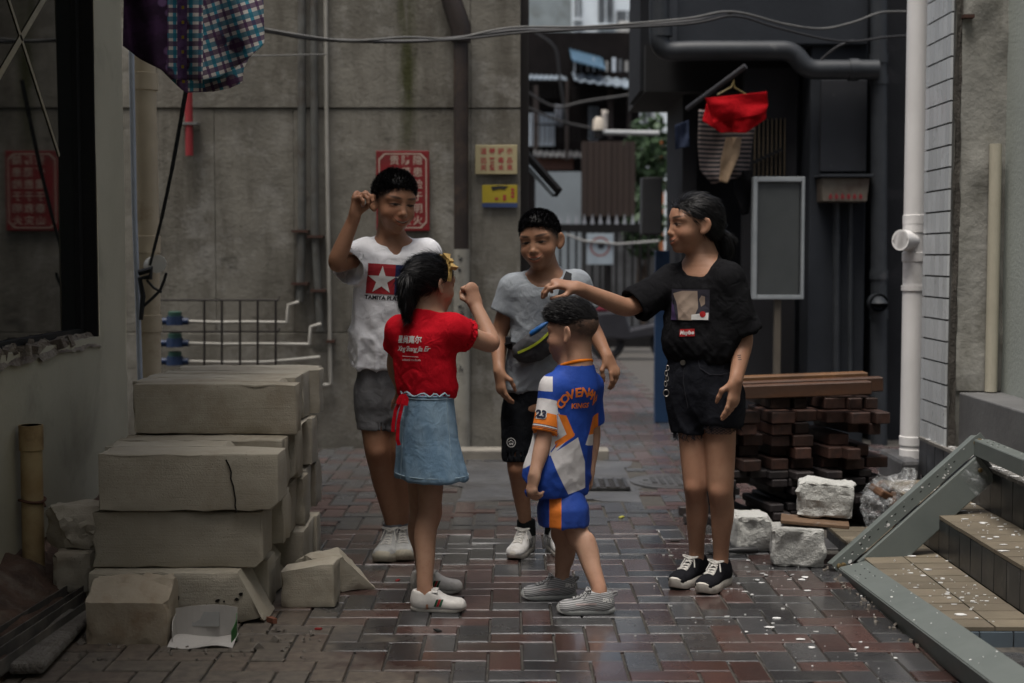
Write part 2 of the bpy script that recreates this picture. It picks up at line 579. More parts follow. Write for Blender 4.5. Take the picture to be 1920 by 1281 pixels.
SKINS = {}
def skin_mat(key, base, brow=1.0, stubble=None, eye_open=.5, teeth=0.0, blush=.5):
    t = NT('skin_' + key)
    x, y, z = t.sep(t.attr('hc'))
    ax = t.m('ABSOLUTE', x)
    zs = t.m('SUBTRACT', z, t.m('MULTIPLY', t.m('MULTIPLY', x, x), 3.0))
    front = t.m('GREATER_THAN', y, 0.12)
    def ellm(px, pz, a, b, soft=.35, rot=0.0, sy=None, zz=None):
        u = t.m('SUBTRACT', ax if sy is None else x, px); w = t.m('SUBTRACT', z if zz is None else zz, pz)
        if rot:
            c, s = math.cos(rot), math.sin(rot)
            u, w = (t.m('ADD', t.m('MULTIPLY', u, c), t.m('MULTIPLY', w, s)), t.m('SUBTRACT', t.m('MULTIPLY', w, c), t.m('MULTIPLY', u, s)))
        e = t.m('ADD', t.m('POWER', t.m('DIVIDE', t.m('ABSOLUTE', u), a), 2.0), t.m('POWER', t.m('DIVIDE', t.m('ABSOLUTE', w), b), 2.0))
        return t.m('MULTIPLY', t.mr(e, 1 + soft, 1 - soft), front)
    nz = t.noise(t.coord(), 7, 4, .6)
    dark = tuple(c * f for c, f in zip(base, (.86, .8, .78)))
    red = tuple(c * f for c, f in zip(base, (1.12, .92, .86)))
    col = t.mix(t.mr(nz, .35, .7), base, dark)
    col = t.mix(t.m('MULTIPLY', t.mr(t.noise(t.coord(), 2.3, 2), .45, .7), .5), col, red)
    col = t.mix(t.m('MULTIPLY', ellm(.21, -.17, .14, .12, .9), .4 * blush), col, tuple(c * f for c, f in zip(base, (1.2, .8, .75))))
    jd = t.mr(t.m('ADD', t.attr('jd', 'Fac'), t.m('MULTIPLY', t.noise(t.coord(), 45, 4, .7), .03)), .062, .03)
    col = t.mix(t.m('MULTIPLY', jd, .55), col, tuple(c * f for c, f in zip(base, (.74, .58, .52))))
    lip = tuple(c * f for c, f in zip(base, (.92, .54, .52)))
    col = t.mix(t.m('MULTIPLY', ellm(0, -.264, .150, .026, .4, zz=zs), .75), col, lip)
    col = t.mix(t.m('MULTIPLY', ellm(0, -.328, .130, .034, .4, zz=zs), .75), col, tuple(c * 1.12 for c in lip))
    if teeth: col = t.mix(t.m('MULTIPLY', ellm(0, -.291, .105, .015 * teeth, .4, zz=zs), .85), col, (.44, .38, .33))
    col = t.mix(t.m('MULTIPLY', ellm(.0, -.305 if teeth else -.297, .185, .010, .6, zz=zs), .9), col, (.03, .012, .01))
    zd = t.m('ADD', z, t.m('MULTIPLY', t.m('POWER', t.m('SUBTRACT', ax, .15), 2.0), 1.2))
    col = t.mix(t.m('MULTIPLY', ellm(.155, .0, .088, .013 + .016 * eye_open, .4, zz=zd), .45), col, (.30, .25, .22))
    col = t.mix(ellm(.15, .002, .050, .020 + .020 * eye_open, .3), col, (.010, .007, .005))
    col = t.mix(t.m('MULTIPLY', ellm(.156, .014 + .014 * eye_open, .105, .014, .5, zz=zd), .97), col, (.015, .009, .007))
    col = t.mix(t.m('MULTIPLY', ellm(.17, .125, .115, .023, .6, .10), .85 * brow), col, (.02, .013, .01))
    if stubble:
        # clipped hair: above a line that climbs towards the temple
        off, slope, wid, amt = stubble
        lim = t.m('ADD', t.m('MULTIPLY', y, slope), off)
        s_ = t.mr(t.m('SUBTRACT', z, lim), .0, wid)
        s_ = t.m('MULTIPLY', s_, t.m('LESS_THAN', y, .30))
        s_ = t.m('MULTIPLY', s_, t.mr(ax, .385, .37))
        s_ = t.m('MULTIPLY', s_, t.m('LESS_THAN', t.m('ABSOLUTE', z), .7))
        col = t.mix(t.m('MULTIPLY', s_, amt), col, (.022, .018, .016))
    col = t.mix(t.m('MULTIPLY', t.mr(t.noise(t.coord(), 55, 4, .7), .5, .72), .35), col, tuple(c * f for c, f in zip(base, (.72, .62, .58))))
    t.p(Base_Color=col, Roughness=t.mr(t.noise(t.coord(), 24, 4, .6), .35, .65, .46, .66))
    t.b.inputs['Specular IOR Level'].default_value = .33
    t.b.inputs['Subsurface Weight'].default_value = .08
    t.b.inputs['Subsurface Radius'].default_value = (1.0, .35, .2)
    t.b.inputs['Subsurface Scale'].default_value = .012
    t.bump(t.m('ADD', t.noise(t.coord(), 160, 3), t.m('MULTIPLY', t.noise(t.coord(), 30, 3), 2.0)), .12, .003)
    return t.mat

def cloth_mat(name, base, dark=None, rough=.85, weave=900, wr=18, strength=.25, blotch=None, sheen=.2):
    if name in MATS: return MATS[name]
    t = NT(name)
    f = t.mr(t.noise(t.coord(), 9, 5, .65), .3, .7)
    col = t.mix(f, base, dark or tuple(c * .86 for c in base))
    if blotch: col = t.mix(t.mr(t.noise(t.vm('MULTIPLY', t.coord(), (1, 1, .55)), 9, 4, .6), .45, .72), col, blotch)
    t.p(Base_Color=col, Roughness=rough)
    t.b.inputs['Specular IOR Level'].default_value = .06
    h = t.m('ADD', t.m('MULTIPLY', t.noise(t.coord(), wr, 3, .5, .6), 1.0), t.m('MULTIPLY', t.noise(t.coord(), weave, 2), .12))
    t.bump(h, min(1, strength * 1.6), .016)
    MATS[name] = t.mat
    return t.mat

def hair_mat(name='black_hair', base=(.0065, .0060, .0068), rough=.42):
    if name in MATS: return MATS[name]
    t = NT(name)
    col = t.mix(t.mr(t.noise(t.coord(), 260, 3, .7), .42, .62), tuple(c * .6 for c in base), tuple(c * 1.5 for c in base))
    t.p(Base_Color=col, Roughness=rough)
    t.b.inputs['Specular IOR Level'].default_value = .22
    MATS[name] = t.mat
    return t.mat

def sil_rows(rows, D, phi, ratio=.62):
    """rows of (py, xl, xr[, ratio]) seen in the photo -> loft rows"""
    _, r = facing(phi); yaw = math.atan2(r[1], r[0]); out = []
    for row in rows:
        py, xl, xr = row[:3]; rt = row[3] if len(row) > 3 else ratio
        a, b = P(xl, py, D), P(xr, py, D)
        h = (b.x - a.x) / 2
        k = math.sqrt(math.cos(yaw) ** 2 + (rt * math.sin(yaw)) ** 2)
        out.append((a.z, (a.x + b.x) / 2, D, h / k, h / k * rt, yaw))
    return out

def folds(V, N, amp, fz=5.0, fx=16.0, seed=0, zlo=None, zhi=None):
    """hanging folds: long ridges along z, stronger towards the hem"""
    q = V * np.array([fx, fx, fz]) + vnoise(V * 6, seed + 5)[:, None] * .7
    n = 1 - np.abs(vnoise(q, seed)) * 2
    S = V.copy(); S[:, 0] += V[:, 2] * .7; S[:, 1] -= V[:, 2] * .5
    n2 = 1 - np.abs(vnoise(S * np.array([30, 30, 7]) + 3.1, seed + 9)) * 2
    S = V.copy(); S[:, 0] -= V[:, 2] * .9
    n2 = n2 * .55 + (1 - np.abs(vnoise(S * np.array([22, 22, 9]) + 7.7, seed + 19)) * 2) * .6
    w = np.ones(len(V))
    if zlo is not None: w = np.clip((zhi - V[:, 2]) / (zhi - zlo), 0, 1) * .75 + .25
    return V + N * ((n * .8 + n2 * .3) * amp * w)[:, None]

def project(name, me_obj, tris, mat, org, right, up, lift=.0015, parent=None, base=(0, 0, 0), far=.6):
    """flat print: 2D triangles/polys (verts (n,2), faces) laid on the cloth along right x up"""
    V2, Fs = tris
    bm = bmesh.new()
    vs = [bm.verts.new((v[0], v[1], 0)) for v in V2]
    for f in Fs:
        try: bm.faces.new([vs[i] for i in f])
        except ValueError: pass
    bmesh.ops.triangulate(bm, faces=bm.faces[:])
    for _ in range(3):
        es = [e for e in bm.edges if e.calc_length() > .012]
        if not es: break
        bmesh.ops.subdivide_edges(bm, edges=es, cuts=1)
        bmesh.ops.triangulate(bm, faces=bm.faces[:])
    me0 = me_obj.data
    bvh = BVHTree.FromPolygons([v.co.copy() for v in me0.vertices], [tuple(p.vertices) for p in me0.polygons])
    right, up, o = Vector(right).normalized(), Vector(up).normalized(), Vector(org) - Vector(base)
    n = right.cross(up).normalized()
    bad = []
    for v in bm.verts:
        p = o + right * v.co.x + up * v.co.y
        hit, nn, _, _ = bvh.ray_cast(p + n * far, -n, far * 2)
        if hit is None: bad.append(v); v.co = p
        else: v.co = hit + n * lift
    if bad: bmesh.ops.delete(bm, geom=bad, context='VERTS')
    me = bpy.data.meshes.new(name); bm.to_mesh(me); bm.free()
    me.materials.append(mat)
    return obj(name, me, parent)

def text2d(s, size, align='CENTER', bold=0.0, shear=0.0, spacing=1.0, res=2):
    """lettering as flat 2D verts and faces"""
    cu = bpy.data.curves.new('lettering', 'FONT'); cu.body = s; cu.size = size
    cu.align_x = align; cu.align_y = 'CENTER'; cu.offset = bold; cu.shear = shear; cu.resolution_u = res
    cu.space_character = spacing
    o = bpy.data.objects.new('lettering', cu); COL.objects.link(o)
    dg = bpy.context.evaluated_depsgraph_get()
    me = o.evaluated_get(dg).to_mesh()
    V = [(v.co.x, v.co.y) for v in me.vertices]; Fs = [tuple(p.vertices) for p in me.polygons]
    o.evaluated_get(dg).to_mesh_clear()
    bpy.data.objects.remove(o); bpy.data.curves.remove(cu)
    return V, Fs

def rot2(shape, a=0.0, dx=0.0, dy=0.0, sx=1.0, sy=1.0):
    c, s = math.cos(a), math.sin(a)
    return [((x * sx) * c - (y * sy) * s + dx, (x * sx) * s + (y * sy) * c + dy) for x, y in shape[0]], shape[1]

def join2(*shapes):
    V, Fs = [], []
    for v, f in shapes:
        b = len(V); V += list(v); Fs += [tuple(i + b for i in q) for q in f]
    return V, Fs

def rect2(x0, y0, x1, y1): return [(x0, y0), (x1, y0), (x1, y1), (x0, y1)], [(0, 1, 2, 3)]
def poly2(pts): return list(pts), [tuple(range(len(pts)))]
def star2(cx, cy, R, r, rot=0.0):
    p = [(cx + (R if i % 2 == 0 else r) * math.sin(rot + i * math.pi / 5), cy + (R if i % 2 == 0 else r) * math.cos(rot + i * math.pi / 5)) for i in range(10)]
    # split in convex pieces: five kites about the centre
    V = [(cx, cy)] + p
    return V, [(0, 1 + (i - 1) % 10, 1 + i, 1 + (i + 1) % 10) for i in range(0, 10, 2)]

def ring2(cx, cy, r0, r1, n=28, a0=0, a1=2 * math.pi):
    V = []; F = []
    for i in range(n + 1):
        a = a0 + (a1 - a0) * i / n
        V += [(cx + r0 * math.cos(a), cy + r0 * math.sin(a)), (cx + r1 * math.cos(a), cy + r1 * math.sin(a))]
    for i in range(n): F.append((2*i, 2*i+1, 2*i+3, 2*i+2))
    return V, F

class Person:
    """one body as one continuous surface; clothes, hair and shoes as its children"""
    def __init__(s, label, D, phi, scale, skin, base_px):
        s.D, s.phi, s.sc = D, phi, scale
        s.f, s.r = facing(phi)
        s.base = G(*base_px)
        s.base.y = D
        s.root = thing('person', label, 'person', s.base)
        s.skin = skin
        s.feet = []
    def j(s, px, py, dy=0.0): return A3(P(px, py, s.D + dy))
    def part(s, name, V, F, mat, attrs=None, parent=None, smooth=True):
        return obj(name, npmesh(name, V, F, mat, smooth, attrs, s.base), parent or s.root)
    def set_head(s, px, py, dy, H, phi, pitch=0, roll=0, **kw):
        s.hc, s.H, s.M, s.hk = s.j(px, py, dy), H, head_matrix(phi, pitch, roll), kw
    def foot(s, toe, phi, L, side):
        t = A3(G(*toe)); f, r = facing(phi)
        heel = t - f * L
        s.feet.append(dict(toe=t, heel=heel, f=f, r=r, L=L, side=side))
        return heel + f * .235 * L + np.array([0, 0, .42 * L])
    def make_body(s, neck, arms, legs, torso, hands):
        """neck: base point; arms: (sh, el, wr, r) x2; legs: (hip, knee, ankle, rt, rk, rc, ra) x2; torso: loft rows; hands: dicts"""
        pts = [s.hc + np.array(q) * s.H for q in ((-.6, -.6, -.6), (.6, .6, .6))] + [A3(neck)]
        for a in arms: pts += [A3(x) for x in a[:3]]
        for l in legs: pts += [A3(x) for x in l[:3]]
        for h in hands:
            pts += [A3(h['w']) + unit(h['d']) * h['L'] * 1.1]
        pts = np.array(pts); lo, hi = pts.min(0) - .1, pts.max(0) + .1
        fine = [[], [], []]
        for c in range(3):
            fine[c].append((s.hc[c] - .56 * s.H, s.hc[c] + .56 * s.H, .0034))
            for h in hands:
                m = A3(h['w']) + unit(h['d']) * h['L'] * .45
                if not h.get('coarse'): fine[c].append((m[c] - .6 * h['L'], m[c] + .6 * h['L'], .0034))
        fd = Field(*[axis(lo[c], hi[c], .0075, fine[c]) for c in range(3)])
        sc = s.sc
        fd.loft(torso, .02, p=2.2, kc=.03)
        nb = A3(neck)
        skull = s.hc + s.M @ np.array([0, -.15, -.22]) * s.H
        for a in arms:
            sh, el, wr, r = A3(a[0]), A3(a[1]), A3(a[2]), a[3]
            fd.cone(nb - np.array([0, 0, .02]), sh, r * 1.35, r * 1.3, .05)
            L1, L2 = el - sh, wr - el
            fd.chain([sh, sh + L1 * .5, el, el + L2 * .25, el + L2 * .6, wr + L2 * .02], [r * 1.2, r * 1.08, r * .97, r * 1.0, r * .84, r * .68], .03)
        for l in legs:
            hip, kn, an = A3(l[0]), A3(l[1]), A3(l[2]); rt, rk, rc, ra = l[3:7]
            back = -A3(l[7]) if len(l) > 7 else -s.f
            S = an - kn
            fd.chain([hip, hip + (kn - hip) * .6, kn - back * .004, kn + S * .16 + back * rc * .08, kn + S * .34 + back * rc * .2, kn + S * .6 + back * rc * .05, kn + S * .85, an, an + np.array([0, 0, -.05]) - back * .012],
                     [rt, rt * .5 + rk * .52, rk * 1.02, rk * .94, rc, (rc + ra) * .52, ra * 1.06, ra, ra * 1.15], .03, n=40)
            fd.ell(kn - back * rk * .58 - S * .01, (rk * .58, rk * .55, rk * .62), None, .018)
            fd.ell(kn - back * rk * .62 + S * .10, (rk * .30, rk * .36, rk * .40), None, .02)
            fd.ell(kn + S * .28 + back * rc * .45 + np.cross(S / np.linalg.norm(S), back) * rc * .2, (rc * .62, rc * .62, rc * 1.7), None, .03)
        head(fd, s.hc, s.M, s.H, **s.hk)
        fd.cone(skull, nb, .190 * s.H, .228 * s.H, .018)
        fd.cone(nb + np.array([0, 0, .012]), nb - np.array([0, 0, .05]), .25 * s.H, .34 * s.H, .05)
        for h in hands:
            hand(fd, h['w'], h['d'], h['n'], h['L'], h['mir'], h.get('curl', (30, 40, 25)), h.get('thumb', .5), h.get('spread', 1.0))
        V, F = fd.verts()
        hcv = (V - s.hc) @ s.M / s.H; hcv[:, 0] /= HWX
        out = np.linalg.norm(hcv, axis=1) > .75
        V = relax(V, F, 1, .35, (~(np.abs(hcv[:, 2]) < .45) | (hcv[:, 1] < .1)).astype(float))
        hcv[out, 1] = -9; hcv[out, 2] -= 3
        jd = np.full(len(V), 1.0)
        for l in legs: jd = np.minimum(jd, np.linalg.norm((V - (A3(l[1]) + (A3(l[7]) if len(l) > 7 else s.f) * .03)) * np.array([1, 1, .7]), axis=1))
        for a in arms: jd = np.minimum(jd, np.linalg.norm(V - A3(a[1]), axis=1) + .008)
        s.body = s.part('body', V, F, s.skin, {'hc': hcv, 'jd': jd})
        return s.body

    def garment(s, name, mat, lofts=(), cones=(), cuts=(), cav=(), h=.0056, fold=.004, fseed=1, collar=None, post=None, zfold=None, k=.03, attrs=None, lift=0, p=2.3, smooth_it=1):
        """lofts: row lists; cones: (a, b, ra, rb, flat); cuts: (point, normal, lo, hi) planes; cav: ('loft'|'cone', ...) hollows"""
        lo, hi = np.full(3, 9e9), np.full(3, -9e9)
        for rows in lofts:
            for z, cx, cy, a, b, y in rows:
                m = max(a, b); lo = np.minimum(lo, (cx-m, cy-m, z)); hi = np.maximum(hi, (cx+m, cy+m, z))
        tubes = [c for c in cones if isinstance(c[0], str)]; cones = [c for c in cones if not isinstance(c[0], str)]
        for c in list(cones) + [t_[1:5] for t_ in tubes]:
            m = max(c[2], c[3]); lo = np.minimum(lo, np.minimum(A3(c[0]), A3(c[1])) - m); hi = np.maximum(hi, np.maximum(A3(c[0]), A3(c[1])) + m)
        fd = Field(*[axis(lo[c] - .03, hi[c] + .03, h) for c in range(3)])
        for rows in lofts: fd.loft(rows, k, p=p, kc=.006)
        for c in cones: fd.cone(c[0], c[1], c[2], c[3], c[5] if len(c) > 5 else k, flat=c[4] if len(c) > 4 else None)
        for c in cuts: fd.plane(*c)
        if collar is not None:      # a yoke that hugs shoulders and neck, cut off along a tilted collar plane
            nk, shs, r_, hgt, tl = collar
            for sh_ in shs: fd.cone(nk - np.array([0, 0, .02]), sh_, r_ * 1.35 + .010, r_ * 1.3 + .012, .03)
            fd.cone(nk + np.array([0, 0, .05]), nk - np.array([0, 0, .05]), .235 * s.H + .010, .34 * s.H + .010, .03)
            sl = fd.sl(nk + np.array([-.13, -.13, -.12]), nk + np.array([.13, .13, .2]), 0)
            X, Y, Z_ = fd.grid(sl); nn = unit(np.array([0, 0, 1.0]) + s.f * tl); cc = nk + np.array([0, 0, hgt])
            e_ = -((X - cc[0]) * nn[0] + (Y - cc[1]) * nn[1] + (Z_ - cc[2]) * nn[2])
            cx_, cy_ = nk[0] + s.f[0] * .02, nk[1] + s.f[1] * .02
            e_ = np.maximum(e_, np.sqrt((X - cx_) ** 2 + (Y - cy_) ** 2) - (.235 * s.H + .027) + 0 * Z_)
            fd.comb(sl, e_.astype(np.float32), .006, 'sub')
            fd.cone(nk + np.array([0, 0, .09]), nk + np.array([0, 0, hgt - .02]), .235 * s.H + .002, .235 * s.H + .001, .002, 'sub')
        for _, a_, e_, r0, r1, d_ in tubes:
            sl, t_ = fd.sub(np.minimum(a_, e_) - max(r0, r1) * 1.2, np.maximum(a_, e_) + max(r0, r1) * 1.2, .03)
            t_.cone(a_, e_ + d_ * r1 * 1.5, r0, r1 + (r1 - r0) * .2, 0)
            t_.plane(e_, d_, (-99,) * 3, (99,) * 3, .003)
            t_.cone(e_ + d_ * .05, e_ - d_ * .03, r1 - .0095, r1 - .0105, .002, 'sub')
            fd.comb(sl, t_.d, .022, 'add')
        for c in cav:
            if c[0] == 'loft': fd.loft(c[1], 0, 'sub', p=p, kc=.01)
            elif c[0] == 'cone': fd.cone(c[1], c[2], c[3], c[4], c[5] if len(c) > 5 else 0, 'sub', flat=c[6] if len(c) > 6 else None)
            else: fd.ell(c[1], c[2], c[3], .004, 'sub')
        V, F = fd.verts()
        V = relax(V, F, smooth_it, .5)
        N = vnormals(V, F)
        if fold:
            zl = zfold or (V[:, 2].min(), V[:, 2].max())
            V = folds(V, N, fold, seed=fseed, zlo=zl[0], zhi=zl[1])
        if post: V = post(V, N)
        at = attrs(V) if attrs else None
        return s.part(name, V, F, mat, at)

    def sleeve(s, sh, el, frac, r0, r1):
        """a sleeve that ends open at frac of the upper arm"""
        sh, el = A3(sh), A3(el); e = sh + (el - sh) * frac
        return ('sleeve', sh, e, r0, r1, unit(el - sh))

    def blades(s, V, N, n, length, width, dirf, lift, seed, jit=.25, mask=None):
        """fine strands standing on or lying along the hair surface"""
        g = np.random.default_rng(seed)
        ok = np.arange(len(V)) if mask is None else np.nonzero(mask)[0]
        i = g.choice(ok, n); p = V[i] + g.normal(0, .002, (n, 3)); nn = N[i]
        d = dirf(p, nn) + g.normal(0, jit, (n, 3))
        d = d + nn * lift; d /= np.linalg.norm(d, axis=1, keepdims=True)
        ln = length * g.uniform(.5, 1.15, n)
        sd = np.cross(d, nn + g.normal(0, .4, (n, 3))); sd /= np.linalg.norm(sd, axis=1, keepdims=True) + 1e-9
        m = p + d * (ln * .55)[:, None] ; e = p + d * ln[:, None] - nn * (ln * .12)[:, None]
        p = p - nn * .003
        w = (width * g.uniform(.6, 1.3, n))[:, None]
        BV = np.stack([p - sd * w, p + sd * w, m + sd * w * .8, m - sd * w * .8, e + sd * w * .15, e - sd * w * .15], 1).reshape(-1, 3)
        b = np.arange(n) * 6
        BF = np.concatenate([np.stack([b, b+1, b+2, b+3], 1), np.stack([b+3, b+2, b+4, b+5], 1)])
        return BV, BF

    def make_hair(s, build, dirf, n=5000, length=.022, width=.0011, lift=.6, jit=.25, mat=None, seed=3, noise=.004, mask=None, bumpf=90, fringe=None):
        H = s.H
        fd = Field(*[axis(-.95 * H if c != 0 else -.6 * H, .7 * H if c else .6 * H, .0040) for c in range(3)]) if not s.__dict__.get('hair_box') else Field(*[axis(a, b, .0042) for a, b in s.hair_box])
        build(fd, H)
        V, F = fd.verts()
        N = vnormals(V, F)
        V = V + N * (fbm(V * bumpf, 2, seed) * noise)[:, None]
        N = vnormals(V, F)
        BV, BF = s.blades(V, N, n, length, width, dirf, lift, seed, jit, mask(V) if mask else None)
        VV = np.concatenate([V, BV]); FF = np.concatenate([F, BF + len(V)])
        if fringe:
            mk_ = (N[:, 2] < -.2) & (V[:, 1] > fringe[2] * H)
            BV, BF = s.blades(V, N, fringe[0], fringe[1], width, lambda q, n_: np.array([0, .25, -1.0]) + 0 * q, .15, seed + 1, .22, mk_)
            FF = np.concatenate([FF, BF + len(VV)]); VV = np.concatenate([VV, BV])
        VV[:, 0] *= HWX; W = s.hc + VV @ s.M.T
        return s.part('hair', W, FF, mat or hair_mat())

def shoe(person, ft, upper, sole, kind='sneaker', lace=None, collar=.34, lace_side=1.0, sole_h=.10, puff=1.0, open_h=.42):
    """kind decides the outline; returns the shoe object (> sole, laces)"""
    L, f, r, heel = ft['L'], ft['f'], ft['r'], ft['heel']
    B = np.stack([r, f, np.array([0, 0, 1.0])], 1)
    def w(t):    # half width along the foot
        return np.interp(t, [0, .03, .1, .25, .45, .65, .8, .9, .96, 1.0], [.05, .085, .118, .125, .125, .155, .158, .13, .09, .03]) * L * puff
    sh = sole_h * L
    # sole: rounded prism following the outline, curved up a little at the toe
    ts = np.concatenate([np.linspace(0, .1, 6), np.linspace(.16, .85, 12), np.linspace(.89, 1, 7)])
    prof = [(0, .93), (.25, 1.03), (.75, 1.05), (1.0, .98)]
    if kind == 'knit': prof = [(0, .9), (.3, 1.1), (.8, 1.12), (1.25, 1.0)]
    if kind == 'chunky': prof = [(0, .98), (.2, 1.1), (.8, 1.12), (1.1, 1.02)]
    if kind == 'canvas': prof = [(0, 1.0), (.15, 1.08), (.9, 1.08), (1.0, 1.0)]
    ring = [(-1, t) for t in ts] + [(1, t) for t in ts[::-1]]
    V = []; F = []
    for hz, k in prof:
        for sgn, t in ring:
            up = (.04 * L * max(0, (t - .8) / .2) ** 2)
            tt = .5 + (t - .5) * (1 + (k - 1) * .6)
            V.append((sgn * float(w(t)) * k, tt * L, hz * sh * (1 - .15 * math.sin(math.pi * t)) + up))
    n = len(ring)
    for a in range(len(prof) - 1):
        for i in range(n): F.append((a*n+i, a*n+(i+1) % n, (a+1)*n+(i+1) % n, (a+1)*n+i))
    Vw = [heel + B @ np.array(v) for v in V]
    mb = MB(); mb.add(Vw, F + [tuple(range(n - 1, -1, -1)), tuple(range((len(prof)-1)*n, len(prof)*n))])
    # upper
    fd = Field(axis(-.24 * L, .24 * L, .0042), axis(-.06 * L, 1.06 * L, .0042), axis(0, .62 * L, .0042))
    z0 = sh * .8
    tt = np.linspace(.04, .97, 15)
    top = np.interp(tt, [0, .08, .25, .42, .55, .7, .85, .95, 1], [.30, .36, .35, .345, .29, .22, .175, .145, .10]) * L
    for a in range(len(tt) - 1):
        p0, p1 = tt[a], tt[a+1]
        ha, hb = (top[a] - z0) / 2 , (top[a+1] - z0) / 2
        ra, rb = float(w(p0)) * .93, float(w(p1)) * .93
        # flattened capsules side by side: a low tunnel
        fd.ell((0, (p0 + .033) * L, z0 + ha * .55), (ra, .07 * L, max(ha * 1.45, .02)), None, .022)
    fd.cone((0, .17 * L, .2 * L), (0, .19 * L, (open_h - .02) * L), .105 * L, .098 * L, .03, flat=((0, 1, 0), 1.25))
    fd.cone((0, .40 * L, .30 * L), (0, .33 * L, open_h * L), .07 * L, .05 * L, .03)
    fd.plane((0, 0, z0 - .004), (0, 0, -1), (-1, -1, -1), (1, 2, 1))
    sl = (slice(None),) * 3
    X, Y, Z = fd.grid(sl)
    fd.comb(sl, (-(open_h * L - .018 * L * np.sin((Y / L) * 6) - Z) + 0 * X).astype(np.float32), .0, 'int')
    fd.cone((0, .205 * L, open_h * L + .03), (0, .20 * L, open_h * L - .05), .082 * L, .08 * L, .004, 'sub', flat=((0, 1, 0), 1.3))
    UV, UF = fd.verts()
    UV = relax(UV, UF, 2, .5)
    lc = UV / L
    o = person.part('shoe', heel + UV @ B.T, UF, upper, {'sc': lc})
    mb.build('sole', sole, o, smooth=True, org=person.base)
    if lace is not None:
        bvh = BVHTree.FromPolygons([Vector(v) for v in UV], [tuple(int(i) for i in q) for q in UF])
        lm = MB()
        def top_at(x, y):
            h = bvh.ray_cast(Vector((x, y, L)), Vector((0, 0, -1)), 2 * L)[0]
            return Vector((x, y, (h.z if h else .2 * L) + .003))
        for q in range(5):
            y = (.44 + q * .065) * L; wd = (.055 + .006 * q) * L
            for sg in (-1, 1):
                pts = [top_at(sg * wd * (1 - 2 * u), y + .04 * L * u) for u in np.linspace(0, 1, 5)]
                lm.tube([Vector(heel + B @ A3(p_)) for p_ in pts], .0028, 5)
        k = top_at(0, .43 * L)
        for sg in (-1, 1):
            lp = [k + Vector((sg * .13 * L * math.sin(u * math.pi) , (-.02 + .09 * u) * L, (.035 * math.sin(u * math.pi) - .02 * u) * L)) for u in np.linspace(0, 1, 7)]
            lm.tube([Vector(heel + B @ A3(p_)) for p_ in lp], .0026, 5)
            lp = [k, k + Vector((sg * .07 * L, .04 * L, .0)), top_at(sg * .12 * L, .55 * L)]
            lm.tube([Vector(heel + B @ A3(p_)) for p_ in lp], .0024, 5)
        lm.build('laces', lace, o, smooth=True, org=person.base)
    return o
# ------------------------------------------------------------------ ground and paving
YB = 8.9                                    # plane of the concrete wall
Mground = pm('packed_earth', (.10, .09, .075), (.07, .062, .05), 1.5, .9, bump=.5, bscale=12, bdist=.02, coords='World')
mb = MB(); mb.grid(lambda u, v: (-150 + 300 * u, -60 + 360 * v, -.06), 4, 4)
tag(mb.build('ground', Mground), kind='structure')

def paver_mat(name, c1, c2):
    t = NT(name)
    w = t.pos()
    r = t.rand()
    obj_v = t.vm('ADD', t.coord(), t.comb(t.m('MULTIPLY', r, 51.0), t.m('MULTIPLY', r, 23.0), r))
    n1 = t.noise(obj_v, 14, 5, .65)
    col = t.mix(t.mr(n1, .3, .7), c1, c2)
    col = t.scale(col, t.mr(r, 0, 1, .6, 1.35))
    big = t.noise(w, 1.3, 5, .6, .3)                       # cement dust and grime patches
    dust = t.m('MULTIPLY', t.mr(big, .5, .72), t.mr(t.noise(w, 22, 4, .7), .3, .65))
    col = t.mix(t.m('MULTIPLY', dust, .6), col, (.13, .125, .115))
    grime = t.mr(t.noise(w, .9, 4, .6), .52, .72)
    col = t.mix(t.m('MULTIPLY', grime, .55), col, (.035, .03, .027))
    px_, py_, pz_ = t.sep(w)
    far_light_dust = t.mr(t.m('ADD', py_, t.m('MULTIPLY', t.noise(w, .8, 4, .6), 3.0)), 7.0, 10.5)        # brighter light of the far lane put into the colour, along with dust
    col = t.mix(t.m('MULTIPLY', far_light_dust, .62), col, t.mix(.5, t.scale(col, 2.4), (.15, .155, .165)))
    speck = t.mr(t.noise(w, 160, 2, .5), .66, .74)
    col = t.mix(t.m('MULTIPLY', speck, .5), col, (.22, .21, .2))
    wet = t.mr(t.noise(w, 1.1, 4, .6, .2), .26, .56)
    sd = t.m('ADD', t.m('MULTIPLY', t.m('ADD', px_, .52), 1.1), t.m('MULTIPLY', t.m('SUBTRACT', py_, 4.62), .5))
    sand = t.mr(t.m('ADD', sd, t.m('MULTIPLY', t.m('SUBTRACT', t.noise(w, 3.2, 6, .7), .5), 1.5)), .10, -.22)          # sandy dust washed out round the block stack
    sand = t.m('MULTIPLY', sand, t.m('LESS_THAN', py_, 6.0))
    col = t.mix(t.m('MULTIPLY', sand, .8), col, t.mix(t.mr(t.noise(w, 30, 4), .35, .65), (.15, .125, .095), (.085, .07, .055)))
    t.p(Base_Color=col, Roughness=t.m('ADD', t.m('ADD', t.mr(wet, 0, 1, .38, .14), t.m('MULTIPLY', n1, .12)), t.m('MULTIPLY', sand, .35)))
    t.p(Coat_Weight=t.m('MULTIPLY', wet, t.m('SUBTRACT', .9, t.m('MULTIPLY', sand, .9))), Coat_Roughness=.16)
    t.b.inputs['Specular IOR Level'].default_value = .5
    h = t.m('ADD', t.noise(obj_v, 120, 4, .7), t.m('MULTIPLY', t.noise(obj_v, 25, 3), 1.2))
    t.bump(h, .28, .004)
    return t.mat
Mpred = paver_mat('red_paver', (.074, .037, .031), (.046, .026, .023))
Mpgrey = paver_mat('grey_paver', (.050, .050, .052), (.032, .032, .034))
Mjoint = pm('joint_sand', (.070, .064, .056), (.035, .032, .028), 40, .95, bump=.6, bscale=150, coords='World')

